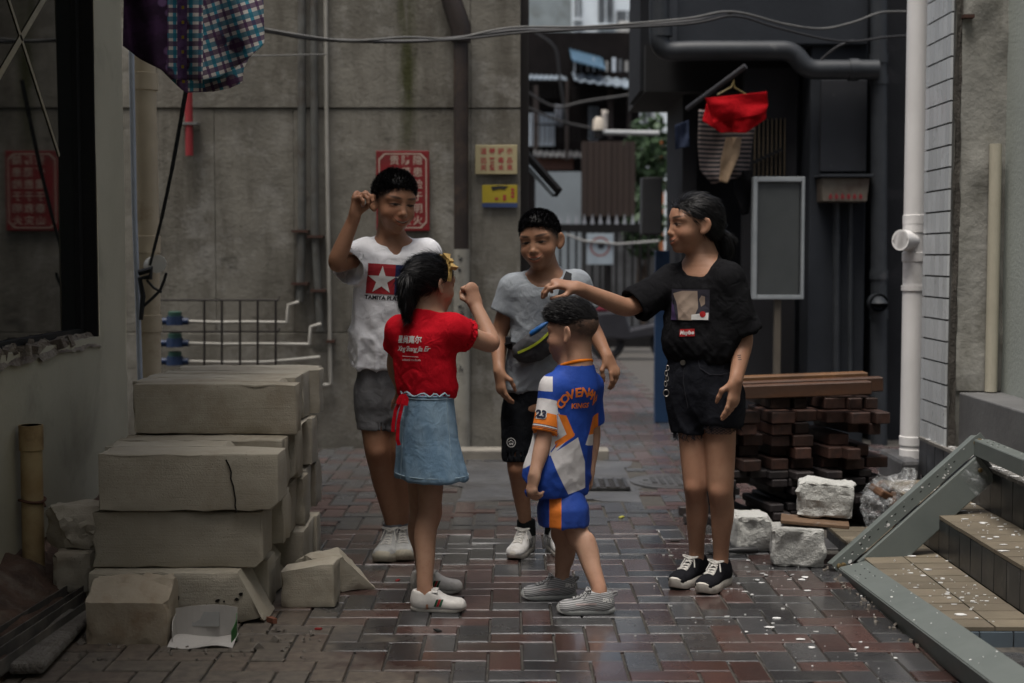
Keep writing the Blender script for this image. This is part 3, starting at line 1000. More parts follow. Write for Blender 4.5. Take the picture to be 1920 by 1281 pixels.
PW = .1015                                   # half module of the 1:2 herringbone
def paver_shape():
    b = MB(); L, W, H_, e = .0978, .0475, .055, .0028
    vs = []
    for z, s in ((-H_, 0), (-.004, 0), (0, e)):
        vs += [(-L + s, -W + s, z), (L - s, -W + s, z), (L - s, W - s, z), (-L + s, W - s, z)]
    fs = [(8, 9, 10, 11)]
    for k in (0, 4):
        for i in range(4): fs.append((k + i, k + (i + 1) % 4, k + 4 + (i + 1) % 4, k + 4 + i))
    b.add(vs, fs); return b
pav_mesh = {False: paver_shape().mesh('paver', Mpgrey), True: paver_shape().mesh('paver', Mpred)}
mb = MB(); mb.grid(lambda u, v: (-4.2 + 8.4 * u, 1.5 + 25 * v, -.009), 8, 24)
pavement = tag(mb.build('pavement', Mjoint), kind='structure')
cells = []
for jrow in range(10, 250):
    for k in range(-16, 16):
        xh = jrow + 4 * k
        while xh > 45: xh -= 4 * 32
        for x, y, vert in ((xh, jrow, False), (xh + 3, jrow, True)):
            if -42 <= x <= 42:
                cx, cy = (x + (.5 if vert else 1)) * PW, (y + (1 if vert else .5)) * PW
                if 1.6 < cy < 25: cells.append((cx + .03, cy, vert))
cells = sorted(set(cells), key=lambda c: c[1])
def in_view(x, y): return abs(x) < y * .366 + .12 and y > 4.0
def covered(x, y):
    if x < -1.72 or (x > 1.30 and 4.3 < y < 6.5): return True
    if x > 2.0 and y < 6.5: return True
    if y > YB - .05 and x < .1: return True
    if y > 8.95 and x > 1.15 and y < 20: return True
    return False
patch_lo, patch_hi = (-.28, 6.95), (.66, 8.30)
far = MB()
singles = 0
prnd = random.Random(21)
for cx, cy, vert in cells:
    if covered(cx, cy): continue
    if patch_lo[0] - .05 < cx < patch_hi[0] + .05 and patch_lo[1] - .05 < cy < patch_hi[1] + .05: continue
    red = prnd.random() < (.56 if not vert else .44)
    hidden = (-1.42 < cx < -.84 and 4.65 < cy < 5.9) or not in_view(cx, cy)
    z = prnd.gauss(0, .0011); tx, ty = prnd.gauss(0, .006), prnd.gauss(0, .006)
    if singles < 300 and not hidden:
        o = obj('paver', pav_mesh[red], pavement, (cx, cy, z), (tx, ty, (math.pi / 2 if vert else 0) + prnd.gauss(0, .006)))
        singles += 1
    else:
        w, h = (.0472, .0975) if vert else (.0975, .0472)
        far.add([(cx-w, cy-h, z-.03), (cx+w, cy-h, z-.03), (cx+w, cy+h, z-.03), (cx-w, cy+h, z-.03),
                 (cx-w+.003, cy-h+.003, z), (cx+w-.003, cy-h+.003, z), (cx+w-.003, cy+h-.003, z), (cx-w+.003, cy+h-.003, z)],
                [(4,5,6,7),(0,1,5,4),(1,2,6,5),(2,3,7,6),(3,0,4,7)], 1 if red else 0)
def paver_far_mat(name, c1, c2, seed):
    m = paver_mat(name, c1, c2); return m
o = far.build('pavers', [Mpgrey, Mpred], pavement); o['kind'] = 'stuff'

# cement patch with a drain grate, beige kerb strip, round cover
Mcem = pm('cement', (.095, .096, .098), (.058, .058, .060), 4, .35, .6, bump=.5, bscale=60, coords='World', dirt=(.05, .046, .043), dscale=2.5, dlo=.45, dhi=.7)
mb = MB()
def cempatch(u, v):
    x = patch_lo[0] + (patch_hi[0] - patch_lo[0]) * u; y = patch_lo[1] + (patch_hi[1] - patch_lo[1]) * v
    e = .09 * float(vnoise([[x * 4, y * 4, 0]])[0]) + .03 * float(vnoise([[x * 13, y * 13, 0]])[0])
    return (x + e * (1 if u in (0, 1) else .0), y + e * (1 if v in (0, 1) else 0), -.002 + .003 * float(vnoise([[x * 5, y * 5, 3]])[0]) - (.004 if u in (0, 1) or v in (0, 1) else 0))
mb.grid(cempatch, 40, 40)
tag(mb.build('cement_patch', Mcem), kind='structure')
dc = G(1128, 912); gr = thing('drain_grate', 'square iron drain grate set in the cement patch behind the small boy', 'drain', (dc.x, dc.y, 0))
Miron = pm('wet_iron', (.10, .10, .105), (.06, .055, .05), 18, .4, metal=.6, bump=.4, bscale=70)
b = MB(); b.box((-.14, -.16, .006), (.14, .16, .012)); b.build('plate', pm('pit_dark', (.02, .02, .02)), gr)
for i in range(6):
    b = MB(); b.box((-.135 + i * .05, -.155, .012), (-.115 + i * .05, .155, .024)); b.build('bar', Miron, gr, bevel=.003)
for i in range(6):
    b = MB(); b.box((-.138, -.15 + i * .056, .010), (.138, -.135 + i * .056, .019)); b.build('crossbar', Miron, gr, bevel=.003)
mc = G(1262, 903); mh = thing('manhole_cover', 'round worn manhole cover in the paving behind the older girl', 'manhole', (mc.x + .02, mc.y, 0))
b = MB(); b.tube([(0, 0, -.02), (0, 0, .004)], .25, 40); b.build('rim', Mcem, mh)
b = MB(); b.tube([(0, 0, -.02), (0, 0, .006)], .205, 40)
for i in range(-4, 5):
    for k in range(-4, 5):
        if i * i + k * k < 17: b.box((i*.042-.013, k*.042-.013, .008), (i*.042+.013, k*.042+.013, .012))
b.build('lid', Mcem, mh)
mb_k = thing('kerb', 'pale kerb stones along the foot of the concrete wall end', 'kerb', (0, 8.45, 0))
Mkerb = pm('kerb_stone', (.25, .23, .195), (.18, .165, .14), 8, .75, bump=.3, bscale=60, coords='World', dirt=(.12, .11, .1), dscale=4)
for i, (x0, x1) in enumerate(((-.62, -.33), (-.325, .0), (.005, .27), (.275, .58))):
    b = MB(); b.box((x0, -.10, -.02), (x1 - .006, .06, .055)); b.build('stone', Mkerb, mb_k, bevel=.008)

# ------------------------------------------------------------------ left building: cream plaster, dark window
Mplaster = pm('cream_plaster', (.45, .42, .32), (.36, .335, .25), 1.4, .85, bump=.25, bscale=45, coords='World', dirt=(.20, .185, .14), dscale=1.6, dlo=.52, dhi=.8)
Mbroken = pm('broken_plaster', (.30, .26, .21), (.15, .12, .10), 14, .95, bump=1.0, bscale=60, bdist=.02, coords='World')
WX = -1.75
lb = thing('plaster_building', 'cream plastered building with a large dark window, beside the block stack', 'building', (WX, 4, 0))
org = (WX, 4, 0)
y0, y1, ya, yb, zs, zt = -6.0, 6.5, 2.2, 6.02, .86, 3.3
zb = .15
b = MB()
def face(a0, a1, b0, b1, nu, nv):
    def f(u, v):
        yy = a0 + (a1 - a0) * u; zz = b0 + (b1 - b0) * v
        return (WX + .004 * float(vnoise([[yy * 2.2, zz * 2.2, 1]])[0]), yy, zz)
    b.grid(f, nu, nv)
face(y0, ya, zb, 7.5, 4, 12); face(ya, yb, zb, zs, 12, 4); face(ya, yb, zt, 7.5, 6, 6); face(yb, y1 - .06, zb, 7.5, 2, 24)
for (p0, p1) in (((WX, y1 - .06), None),):
    n = 6
    def corner(u, v):
        t = math.pi / 2 * u
        return (WX - .06 + .06 * math.cos(t), y1 - .06 + .06 * math.sin(t), zb + (7.5 - zb) * v)
    b.grid(corner, 6, 24)
b.add([(WX - .06, y1, zb), (WX - 2.5, y1, zb), (WX - 2.5, y1, 7.5), (WX - .06, y1, 7.5)], [(0, 1, 2, 3)])
b.add([(WX, y0, 7.5), (WX, y1, 7.5), (WX - 2.5, y1, 7.5), (WX - 2.5, y0, 7.5)], [(0, 1, 2, 3)])
b.add([(WX, y0, zb), (WX - 2.5, y0, zb), (WX - 2.5, y0, 7.5), (WX, y0, 7.5)], [(0, 1, 2, 3)])
# reveals of the opening
b.add([(WX, ya, zs), (WX, yb, zs), (WX - .16, yb, zs), (WX - .16, ya, zs)], [(0, 1, 2, 3)])
b.add([(WX, ya, zt), (WX, yb, zt), (WX - .16, yb, zt), (WX - .16, ya, zt)], [(3, 2, 1, 0)])
b.add([(WX, ya, zs), (WX - .16, ya, zs), (WX - .16, ya, zt), (WX, ya, zt)], [(0, 1, 2, 3)])
b.build('wall', Mplaster, lb, smooth=False, org=org)
b = MB(); b.box((WX, -5.5, 3.35), (-1.0, 6.3, 3.50)); b.box((-1.05, -5.5, 3.50), (-1.0, 6.3, 4.35)); b.build('added_shade_slab', Mplaster, lb, org=org)  # unseen overhang added above the view to shade the block stack
Mblackf = pm('black_frame', (.012, .012, .012), rough=.5)
win = obj('window', None, lb, (0, 0, 0))
b = MB()
b.box((WX - .11, yb - .005, zs), (WX - .004, yb + .012, zt)); b.box((WX - .12, yb - .05, zs), (WX - .06, yb - .006, zt))
b.box((WX - .12, ya, zs), (WX - .06, yb - .05, zs + .035)); b.box((WX - .12, ya, zt - .05), (WX - .06, yb - .05, zt)); b.box((WX - .12, ya, zs), (WX - .06, ya + .05, zt))
b.build('window_frame', Mblackf, win, org=org)
tg = NT('dark_glass'); tg.p(Base_Color=(.010, .011, .010), Roughness=.03); tg.b.inputs['IOR'].default_value = 1.6
b = MB(); b.box((WX - .09, ya + .045, zs + .03), (WX - .08, yb - .045, zt - .045)); b.build('pane', tg.mat, win, org=org)
# peeling tape crossed on the glass
Mtape = pm('old_tape', (.36, .32, .22), (.28, .24, .16), 20, .6)
def on_glass(px, py):
    X = WX - .078; Yd = X / ((px - 960) / FPX); return Vector((X, P(px, py, Yd).y, P(px, py, Yd).z))
for a_, b_, w_ in (((104, -20), (-10, 170), .014), ((22, -20), (116, 292), .008)):
    b = MB(); b.bar(on_glass(*a_), on_glass(*b_), w_, .0015, up=(0, 1, 0) if False else (1, 0, 0)); 
    va, vb = on_glass(*a_), on_glass(*b_); d_ = (vb - va).normalized(); s_ = Vector((1, 0, 0)).cross(d_).normalized() * w_
    b = MB(); b.add([va - s_, va + s_, vb + s_, vb - s_, va - s_ + Vector((.002, 0, 0)), va + s_ + Vector((.002, 0, 0)), vb + s_ + Vector((.002, 0, 0)), vb - s_ + Vector((.002, 0, 0))],
              [(0, 1, 2, 3), (4, 5, 6, 7), (0, 1, 5, 4), (1, 2, 6, 5), (2, 3, 7, 6), (3, 0, 4, 7)])
    b.build('tape', Mtape, win, org=org)
# crumbled mortar on the sill
b = MB(); r_ = random.Random(3)
for i in range(110):
    yy = ya + (yb - ya) * r_.random(); s = r_.uniform(.005, .020)
    M_ = Matrix.Translation((WX - r_.uniform(-.012, .05), yy, zs + s * .12)) @ Euler((r_.random() * 3, r_.random() * 3, r_.random() * 3)).to_matrix().to_4x4()
    b.box((-s, -s * 1.4, -s * .5), (s, s * 1.4, s * .5), 0, M_)
b.grid(lambda u, v: (WX - .05 + .062 * v, ya + (yb - ya) * u, zs + .012 + .016 * float(vnoise([[u * 70, v * 3, 5]])[0]) - .05 * v * v), 90, 4)
o = b.build('crumbled_sill', Mbroken, lb, org=org); o['kind'] = 'stuff'
# torn plaster edge and hole
b = MB()
b.grid(lambda u, v: (WX + .006 - .012 * abs(v - .5), P(0, 0, 5).y + .30 * (u - .55) - .16, .50 + .22 * v + .03 * float(vnoise([[u * 6, v * 6, 1]])[0])), 8, 8)
# exposed earth bank under the wall
Mearth = pm('brown_earth', (.10, .058, .038), (.055, .033, .023), 9, .9, bump=.8, bscale=30, bdist=.02, coords='World', dirt=(.16, .13, .10), dscale=5, dlo=.55)
b = MB()
def bank(u, v):
    yy = 3.2 + 3.1 * u; t = v
    x = WX - .10 + .46 * t + .04 * float(vnoise([[yy * 3, t * 3, 2]])[0]); z = (.22 - .21 * t ** .8) + .03 * float(vnoise([[yy * 5, t * 4, 7]])[0]) + .02 * float(vnoise([[yy * 14, t * 9, 8]])[0])
    return (x, yy, max(z, -.012) if t < .98 else -.012)
b.grid(bank, 60, 14)
tag(b.build('earth_bank', Mearth, smooth=True), kind='structure')
# blue-white conduit and cream drain pipe on the corner
Mpvcb = pm('pale_conduit', (.42, .47, .55), (.36, .40, .46), 10, .45)
b = MB(); b.tube([P(244, -60, 6.56), P(247, 140, 6.56), P(252, 400, 6.56), P(258, 560, 6.56), P(263, 720, 6.56), P(266, 850, 6.56)], .012, 10)
tag(b.build('conduit', Mpvcb, smooth=True), 'thin bluish conduit running up the corner of the cream building', 'conduit')
Mcream = pm('cream_pvc', (.50, .42, .30), (.42, .35, .25), 6, .45, coords='World', dirt=(.25, .17, .09), dscale=3.5, dlo=.55, dhi=.8)
pc = P(280, 690, 6.72)
pp = thing('drain_pipe', 'cream plastic drain pipe beside the corner of the plastered building', 'pipe', (pc.x, pc.y, 0))
b = MB(); b.tube([(0, 0, -.03), (.0, 0, 1.5), (-.03, 0, 4.5)], .055, 20); b.build('tube', Mcream, pp, True)
for py in (455, 603, 150):
    z_ = P(280, py, 6.72).z
    b = MB(); b.tube([(0, 0, z_ - .05), (0, 0, z_ - .048), (0, 0, z_ + .03), (0, 0, z_ + .032)], [.056, .061, .061, .056], 20); b.build('collar', Mcream, pp, True)
ew = P(300, 495, 6.6) - pp.location
b = MB(); b.tube([(0, 0, ew.z - .02), (ew.x * .4, -.06, ew.z), (ew.x * .9, -.13, ew.z)], .034, 16)
b.tube([(ew.x * .8, -.10, ew.z), (ew.x * .8 + .012, -.155, ew.z)], .042, 16)
b.build('inlet', pm('white_pvc', (.62, .61, .57), (.54, .53, .49), 8, .4), pp, True)
# knotted black strap
Mstrap = pm('black_strap', (.012, .014, .016), rough=.55)
b = MB(); v = [P(x, y, 6.45) for x, y in ((352, 150), (340, 220), (322, 320), (303, 410), (288, 470), (281, 498))]
for i, (a_, c_) in enumerate(zip(v, v[1:])): b.bar(a_, c_, .020 - .002 * i, .003, up=(0, 1, 0))
b.tube([P(x, y, 6.5) for x, y in ((260, 512), (284, 505), (282, 520), (262, 522), (268, 555), (264, 600))], [.014, .016, .014, .012, .013, .010], 8)
b.tube([P(x, y, 6.5) for x, y in ((268, 575), (285, 560), (300, 545), (308, 525), (312, 512))], .007, 8)
b.tube([P(x, y, 6.5) for x, y in ((275, 525), (288, 540), (303, 548))], .006, 8)
tag(b.build('strap', Mstrap, smooth=True), 'black strap knotted round the cream drain pipe', 'strap')
# pipe stub by the window wall
sp = P(62, 1005, 4.98)
st = thing('pipe_stub', 'short stained yellowish pipe sticking up at the foot of the window wall', 'pipe', (sp.x, sp.y, 0))
Mstub = pm('stained_pvc', (.42, .32, .17), (.30, .20, .09), 9, .55, coords='World', dirt=(.14, .075, .03), dscale=6, dlo=.5, dhi=.75, bump=.2, bscale=40)
ztop = P(62, 797, 4.98).z
b = MB(); b.tube([(0, 0, .0), (0, 0, ztop - .09), (0, 0, ztop - .088), (0, 0, ztop), (0, 0, ztop), (0, 0, ztop - .05)], [.039, .038, .0425, .0425, .036, .036], 18); b.build('tube', Mstub, st, True)
b = MB(); z_ = P(62, 938, 4.98).z; b.tube([(  .044 * math.cos(t), .044 * math.sin(t), z_ + .004 * math.sin(2 * t)) for t in np.linspace(0, 2 * math.pi, 17)], .005, 6, cap=False)
b.tube([(.04, -.01, z_), (.052, -.02, z_ - .02)], .004, 6); b.build('wire', pm('rusty_wire', (.10, .045, .025), rough=.8), st, True)

# ------------------------------------------------------------------ concrete wall across the back
def concrete_mat():
    t = NT('stained_concrete'); w = t.pos(); x, y, z = t.sep(w)
    ws = t.vm('MULTIPLY', w, (1, 1, .22))
    col = t.mix(t.mr(t.noise(w, 2.2, 7, .65), .3, .7), (.225, .212, .180), (.115, .107, .090))
    col = t.mix(t.m('MULTIPLY', t.mr(t.noise(ws, 5, 6, .7), .46, .68), .75), col, (.075, .066, .052))       # run-off streaks
    col = t.mix(t.m('MULTIPLY', t.mr(t.noise(w, 4, 6, .75), .52, .7), .55), col, (.33, .32, .295))
    # green streak where water runs down
    sx = t.m('ABSOLUTE', t.m('SUBTRACT', t.m('ADD', x, t.m('MULTIPLY', t.noise(ws, 6, 3), .06)), P(763, 100, YB).x + .03))
    gm = t.m('MULTIPLY', t.mr(sx, .075, .015), t.mr(z, 1.62, 2.2))
    col = t.mix(t.m('MULTIPLY', gm, t.mr(t.noise(ws, 13, 4), .3, .6)), col, (.040, .042, .014))
    # mould blotches
    col = t.mix(t.m('MULTIPLY', t.mr(t.noise(t.vm('MULTIPLY', w, (1, 1, 1.6)), 3.3, 6, .7), .6, .72), .7), col, (.035, .032, .026))
    t.p(Base_Color=col, Roughness=.88); t.b.inputs['Specular IOR Level'].default_value = .25
    t.bump(t.m('ADD', t.noise(w, 45, 6, .7), t.m('MULTIPLY', t.noise(w, 6, 4), 1.5)), .45, .012)
    return t.mat
Mconc = concrete_mat()
cw = thing('concrete_wall', 'stained grey concrete wall with panel joints and red sign', 'wall', (-1.6, YB, 0))
xr = P(976, 640, YB).x
xs_ = [-4.4, P(398, 0, YB).x, P(548, 0, YB).x, P(882, 0, YB).x, xr]
z1, z2 = P(600, 624, YB).z, P(600, 203, YB).z
g = .0022; prn = random.Random(5)
for (za, zb_) in ((-.05, z1), (z1, z2), (z2, 3.05)):
    cols = [(xs_[0], xs_[1]), (xs_[1], xs_[2]), (xs_[2], xs_[3]), (xs_[3], xs_[4])] if za > 0 and zb_ < 3 else [(xs_[0], xs_[3]), (xs_[3], xs_[4])]
    for xa, xb in cols:
        off = prn.uniform(-.006, .006)
        b = MB(); b.box((xa + (g * .3 if za > 0 else 0), YB + off, za + g), (xb - g * .3, YB + .30, zb_ - g))
        b.build('panel', Mconc, cw, org=(-1.6, YB, 0), bevel=.004)
b = MB(); b.box((-4.4, YB + .02, -.05), (xr - .004, YB + 1.2, 3.05)); b.build('core', pm('joint_dark', (.075, .07, .06), rough=.9), cw, org=(-1.6, YB, 0))
# dark post at the wall end
b = MB(); b.box((P(975, 0, YB).x + .006, YB + .32, 0), (P(992, 0, YB + .3).x, YB + .45, 3.2))
tag(b.build('post', pm('dark_steel', (.022, .018, .016), rough=.6), bevel=.004), 'dark steel post behind the end of the concrete wall', 'post')

# pipes on the concrete wall
Mgpipe = pm('grey_pipe', (.115, .115, .105), (.075, .075, .068), 8, .6, coords='World', dirt=(.05, .035, .025), dscale=5)
Mrust = pm('rusty_clip', (.07, .03, .02), (.04, .02, .015), 30, .8)
def wallpipe(label, pts, r, mat, clips=(), off=.06, name='wall_pipe', cm=None):
    base = P(pts[-1][0], pts[-1][1], YB - off)
    t = thing(name, label, 'pipe', base)
    b = MB(); b.tube([P(x, y, YB - off) - base for x, y in pts], r, 12); b.build('tube', mat, t, True)
    for (x, y) in clips:
        c = P(x, y, YB - off) - base
        b = MB(); b.box((c.x - r * 2, -.01 - r, c.z - .008), (c.x + r * 2, off - .002, c.z + .008)); b.build('clip', cm or Mrust, t)
    return t
wallpipe('dark grey wall pipe above the upper meter line, nearest the white wire cage', [(566, -60), (566, 430), (563, 545), (562, 566)], .026, Mgpipe, [(563, 434), (563, 532)])
wallpipe('dark grey wall pipe between its shorter twin and the thin white pipe', [(588, -60), (590, 440), (597, 560), (600, 622)], .024, Mgpipe, [(592, 444), (598, 545)])
Mwpipe = pm('white_tube', (.38, .365, .33), (.30, .285, .25), 10, .45)
wallpipe('thin white pipe running down the concrete wall behind the tall boy', [(610, -60), (612, 200), (616, 480), (619, 700), (621, 719), (616, 722), (597, 723)], .013, Mwpipe, [(620, 640)], .04)
# big brown down pipe, painted pale below
dp = thing('down_pipe', 'thick brown down pipe painted pale below, beside the red sign', 'pipe', (P(866, 840, YB - .1).x, YB - .10, 0))
zc = P(866, 467, YB - .1).z; zt_ = P(866, 70, YB - .1).z
Mdk = pm('brown_pipe', (.030, .021, .018), (.02, .015, .013), 10, .55, coords='World', dirt=(.07, .045, .03), dscale=4)
Mpale = pm('pale_pipe', (.30, .29, .25), (.22, .21, .18), 6, .6, coords='World', dirt=(.10, .09, .08), dscale=5)
b = MB(); b.tube([(0, 0, zc), (0, 0, zt_)], .046, 18); b.build('upper_tube', Mdk, dp, True)
b = MB(); b.tube([(0, 0, 0), (0, 0, zc - .002)], .050, 18); b.build('lower_tube', Mpale, dp, True)
b = MB(); b.tube([(0, 0, zt_ - .03), (0, 0, zt_ + .05), (-.05, 0, zt_ + .20), (-.12, .0, zt_ + .5)], [.06, .066, .064, .06], 18); b.build('elbow', Mdk, dp, True)
r_ = random.Random(8)
for i, py in enumerate((485, 505, 575, 588, 603, 650, 690)):
    z_ = P(866, py, YB - .1).z; b = MB()
    for k in range(3):
        x0 = r_.uniform(-.022, .008); w_ = r_.uniform(.006, .018); zz_ = z_ + r_.uniform(-.014, .014)
        yy = -math.sqrt(max(.0505 ** 2 - (x0 + w_ / 2) ** 2, 0)) - .004
        b.box((x0, yy, zz_), (x0 + w_, yy + .004, zz_ + r_.uniform(.004, .012)))
    b.build('mark', pm('dark_ink', (.04, .04, .042)), dp)
# red tube with a steel clip near the hanging shirt
rp = P(355, 290, YB - .07); rt_ = thing('red_tube', 'red plastic tube clipped to the concrete wall below the hanging shirt', 'pipe', (rp.x, rp.y, 0))
b = MB(); b.tube([(0, 0, P(355, 292, YB - .07).z), (.0, 0, P(355, -30, YB - .07).z)], .024, 14); b.build('tube', pm('red_plastic', (.30, .03, .035), (.24, .025, .03), 10, .5), rt_, True)
z_ = P(355, 232, YB - .07).z; b = MB(); b.box((-.055, -.028, z_ - .008), (.055, .068, z_ + .008)); b.build('clip', pm('zinc', (.4, .4, .4), rough=.4, metal=.8), rt_)

# water meters behind a wire cage
mt_base = P(345, 690, YB - .2)
cg = thing('wire_cage', 'rusty wire cage over the water meters on the concrete wall', 'cage', (mt_base.x, YB - .22, 0))
Mwire = pm('dark_wire', (.020, .015, .013), rough=.7)
yc = YB - .22; o_ = Vector((mt_base.x, yc, 0))
for px in (383, 416, 450, 483, 517):
    b = MB(); b.tube([P(px, 563, yc) - o_, P(px, 700, yc) - o_], .007, 8); b.build('bar', Mwire, cg, True)
for py in (563, 622):
    b = MB(); b.tube([P(300, py, yc + .012) - o_, P(522, py, yc + .012) - o_, P(524, py - 6, YB - .02) - o_], .006, 8); b.build('rail', Mwire, cg, True)
for i, (py, pxe) in enumerate(((603, 538), (644, 580), (678, 600))):
    s_ = P(352, py, YB - .12); t = thing('water_pipe', ('upper', 'middle', 'lowest')[i] + ' white water pipe running right from its blue meter behind the cage', 'pipe', s_)
    ex = P(pxe, py + (-8 if i == 2 else 2), YB - .12) - s_
    b = MB(); b.tube([(0, 0, 0), (ex.x * .3, 0, -.006), (ex.x * .6, 0, -.004), (ex.x, 0, ex.z)], .011, 10); b.build('tube', Mwpipe, t, True)
    if i < 2:
        b = MB(); b.tube([(ex.x, 0, ex.z), (ex.x + .01, 0, ex.z + .11), (ex.x + .07, .02, ex.z + .125)], .011, 10); b.build('bend', Mwpipe, t, True)
    m_ = P(328, py - 4, YB - .12); t = thing('water_meter', ('upper', 'middle', 'lowest')[i] + ' blue water meter behind the wire cage', 'meter', m_)
    b = MB(); b.tube([(0, 0, -.035), (0, 0, .02)], [.055, .05], 16); b.tube([(-.085, 0, -.012), (.085, 0, -.012)], .022, 10); b.build('body', pm('meter_blue', (.014, .032, .085), (.01, .022, .06), 20, .45), t, True)
    b = MB(); b.tube([(0, 0, .02), (0, 0, .045), (0, 0, .05)], [.042, .042, .036], 16); b.build('lid', pm('meter_green', (.025, .075, .055), rough=.45), t, True)

# signs
def flat_sign(name, label, px0, py0, px1, py1, mat, thick=.012, Y=None):
    Y = Y or YB; a_, b_ = P(px0, py1, Y - .012), P(px1, py0, Y - .012)
    c = (a_ + b_) / 2; t = thing(name, label, 'sign', (c.x, Y - .012, c.z))
    w, h = (b_.x - a_.x) / 2, (b_.z - a_.z) / 2
    b = MB(); b.box((-w, -thick, -h), (w, 0, h)); b.build('plate', mat, t, bevel=.003)
    return t, w, h, -thick - .0015
def flat_print(nm, shape, mat, parent, y, rot=0):
    V, Fs = shape
    b = MB(); b.add([(v[0], y, v[1]) for v in V], Fs)
    me = bpy.data.meshes.new(nm); me.from_pydata(b.v, [], b.f); me.materials.append(mat)
    return obj(nm, me, parent)
Msr = pm('sign_red', (.20, .011, .014), (.15, .010, .012), 6, .5, dirt=(.12, .02, .02), dscale=7)
Mscream = pm('sign_cream', (.46, .36, .29), (.36, .28, .23), 30, .6)
t, w, h, yy = flat_sign('red_sign', 'red metal safety sign with pale border behind the tall boy', 706, 283, 805, 433, Msr)
i0, i1, c_ = .016, .023, .035
def chamf(i):
    W, H_ = w - i, h - i; return [(-W + c_, -H_), (W - c_, -H_), (W, -H_ + c_), (W, H_ - c_), (W - c_, H_), (-W + c_, H_), (-W, H_ - c_), (-W, -H_ + c_)]
pa, pb = chamf(i0), chamf(i1)
flat_print('border', (pa + pb, [(k, (k + 1) % 8, 8 + (k + 1) % 8, 8 + k) for k in range(8)]), Mscream, t, yy)
for ci, s in enumerate(('隐患险于明火', '防范胜于救灾', '责任重于泰山')):
    for k, ch in enumerate(s):
        flat_print('character', rot2(text2d(ch, .062, bold=.0005), 0, w - .072 - ci * .072, h - .062 - k * .0745), Mscream, t, yy)
t, w, h, yy = flat_sign('cream_sign', 'cream notice with red characters near the end of the concrete wall', 891, 272, 970, 327, pm('sign_pale', (.38, .33, .19), (.33, .28, .16), 8, .55))
Mred_ink = pm('red_ink', (.36, .03, .04), rough=.6)
for ri, s in enumerate(('温馨提示', '远离毒品', '关爱未来')):
    for k, ch in enumerate(s):
        flat_print('character', rot2(text2d(ch, .041, bold=.0004), 0, -w + .052 + k * .054, h - (.042, .098, .143)[ri]), Mred_ink, t, yy)
t, w, h, yy = flat_sign('yellow_notice', 'small torn yellow notice with a blue lower edge below the cream sign', 904, 347, 970, 389, pm('sign_yellow', (.36, .28, .018), (.30, .23, .016), 9, .6, dirt=(.10, .09, .03), dscale=6, dlo=.58), .004)
flat_print('band', rect2(-w, -h, w, -h + .028), pm('band_blue', (.035, .06, .16), rough=.6), t, yy)
flat_print('stain', poly2([(-.055, h - .012), (.0, h - .004), (.055, h - .008), (.03, h - .028), (.0, h - .024), (-.045, h - .034)]), pm('stain_black', (.02, .02, .018)), t, yy - .001)
for q in ((.08, .042), (.08, .02), (.08, -.002), (.03, .0), (.03, -.018), (-.02, -.015)):
    flat_print('mark', rect2(q[0] - .010, q[1] - .007, q[0] + .010, q[1] + .007), Mred_ink, t, yy - .0005)
# ------------------------------------------------------------------ right: tiled building, steps
Mgreenw = pm('pale_green_plaster', (.36, .39, .36), (.31, .335, .31), 2, .85, bump=.5, bscale=60, coords='World')
Mrough = pm('rough_concrete', (.33, .325, .30), (.20, .195, .17), 3, .9, bump=.5, bscale=25, bdist=.012, coords='World', dirt=(.075, .07, .05), dscale=2.2, dlo=.48, dhi=.7, stretch=(1, 1, .5))
rbX, rY0, rY1 = 1.88, 6.13, 6.50
rb_ = thing('tiled_building', 'pale building with a narrow white tiled pillar and rough concrete edge', 'building', (2.1, 6, 0)); ro = (2.1, 6, 0)
b = MB(); b.box((rbX + .010, rY0 + .002, .36), (2.9, rY1, 7.5)); b.build('pillar', Mrough, rb_, org=ro)
b = MB(); b.box((2.112, -6.0, .54), (2.9, rY0, 7.5)); b.build('wall', Mgreenw, rb_, org=ro, bevel=.006)
b = MB()
def jamb(u, v):
    x = rbX + .035 + (.235 - .035) * u; z = .62 + 6.5 * v
    return (x, rY0 - .012 + .012 * float(vnoise([[x * 9, z * 7, 3]])[0]) - .01 * math.sin(math.pi * u), z)
b.grid(jamb, 10, 160); b.build('concrete_edge', Mrough, rb_, smooth=True, org=ro)
b = MB(); b.grid(lambda u, v: (rbX + .006 + .03 * u + .006 * float(vnoise([[v * 90, u * 4, 2]])[0]), rY0 - .016 + .006 * float(vnoise([[v * 60, u * 5, 4]])[0]), .36 + 7 * v), 3, 200)
b.build('mortar_strip', pm('dark_mortar', (.075, .068, .058), (.045, .04, .035), 12, .95, bump=.8, bscale=50, bdist=.01, coords='World'), rb_, org=ro)
Mwt = pm('white_tile', (.52, .54, .55), (.45, .47, .48), 3, .25, .4, rv=.10, dirt=(.20, .19, .17), dscale=9, dlo=.6, dhi=.85)
tw, th_ = (rY1 - rY0) / 6, .094
bt = MB(); bt.box((-.006, -tw / 2 + .003, -th_ / 2 + .004), (.004, tw / 2 - .003, th_ / 2 - .004)); tile_me = bt.mesh('tile', Mwt)
b = MB(); b.box((rbX + .004, rY0, .36), (rbX + .012, rY1, 7.0)); b.build('grout', pm('grey_grout', (.10, .10, .095), rough=.9), rb_, org=ro)
nz = 25
for k in range(nz):
    for i in range(6):
        obj('tile', tile_me, rb_, (rbX - 2.1, rY0 + tw * (i + .5) - 6, .36 + th_ * (k + .5)), (prnd.gauss(0, .004), prnd.gauss(0, .006), prnd.gauss(0, .006)))
bt = MB()
for k in range(nz, 70):
    for i in range(6): bt.box((rbX - .006, rY0 + tw * i + .003, .36 + th_ * k + .004), (rbX + .004, rY0 + tw * (i + 1) - .003, .36 + th_ * (k + 1) - .004))
o = bt.build('tiles', Mwt, rb_, org=ro); o['kind'] = 'stuff'
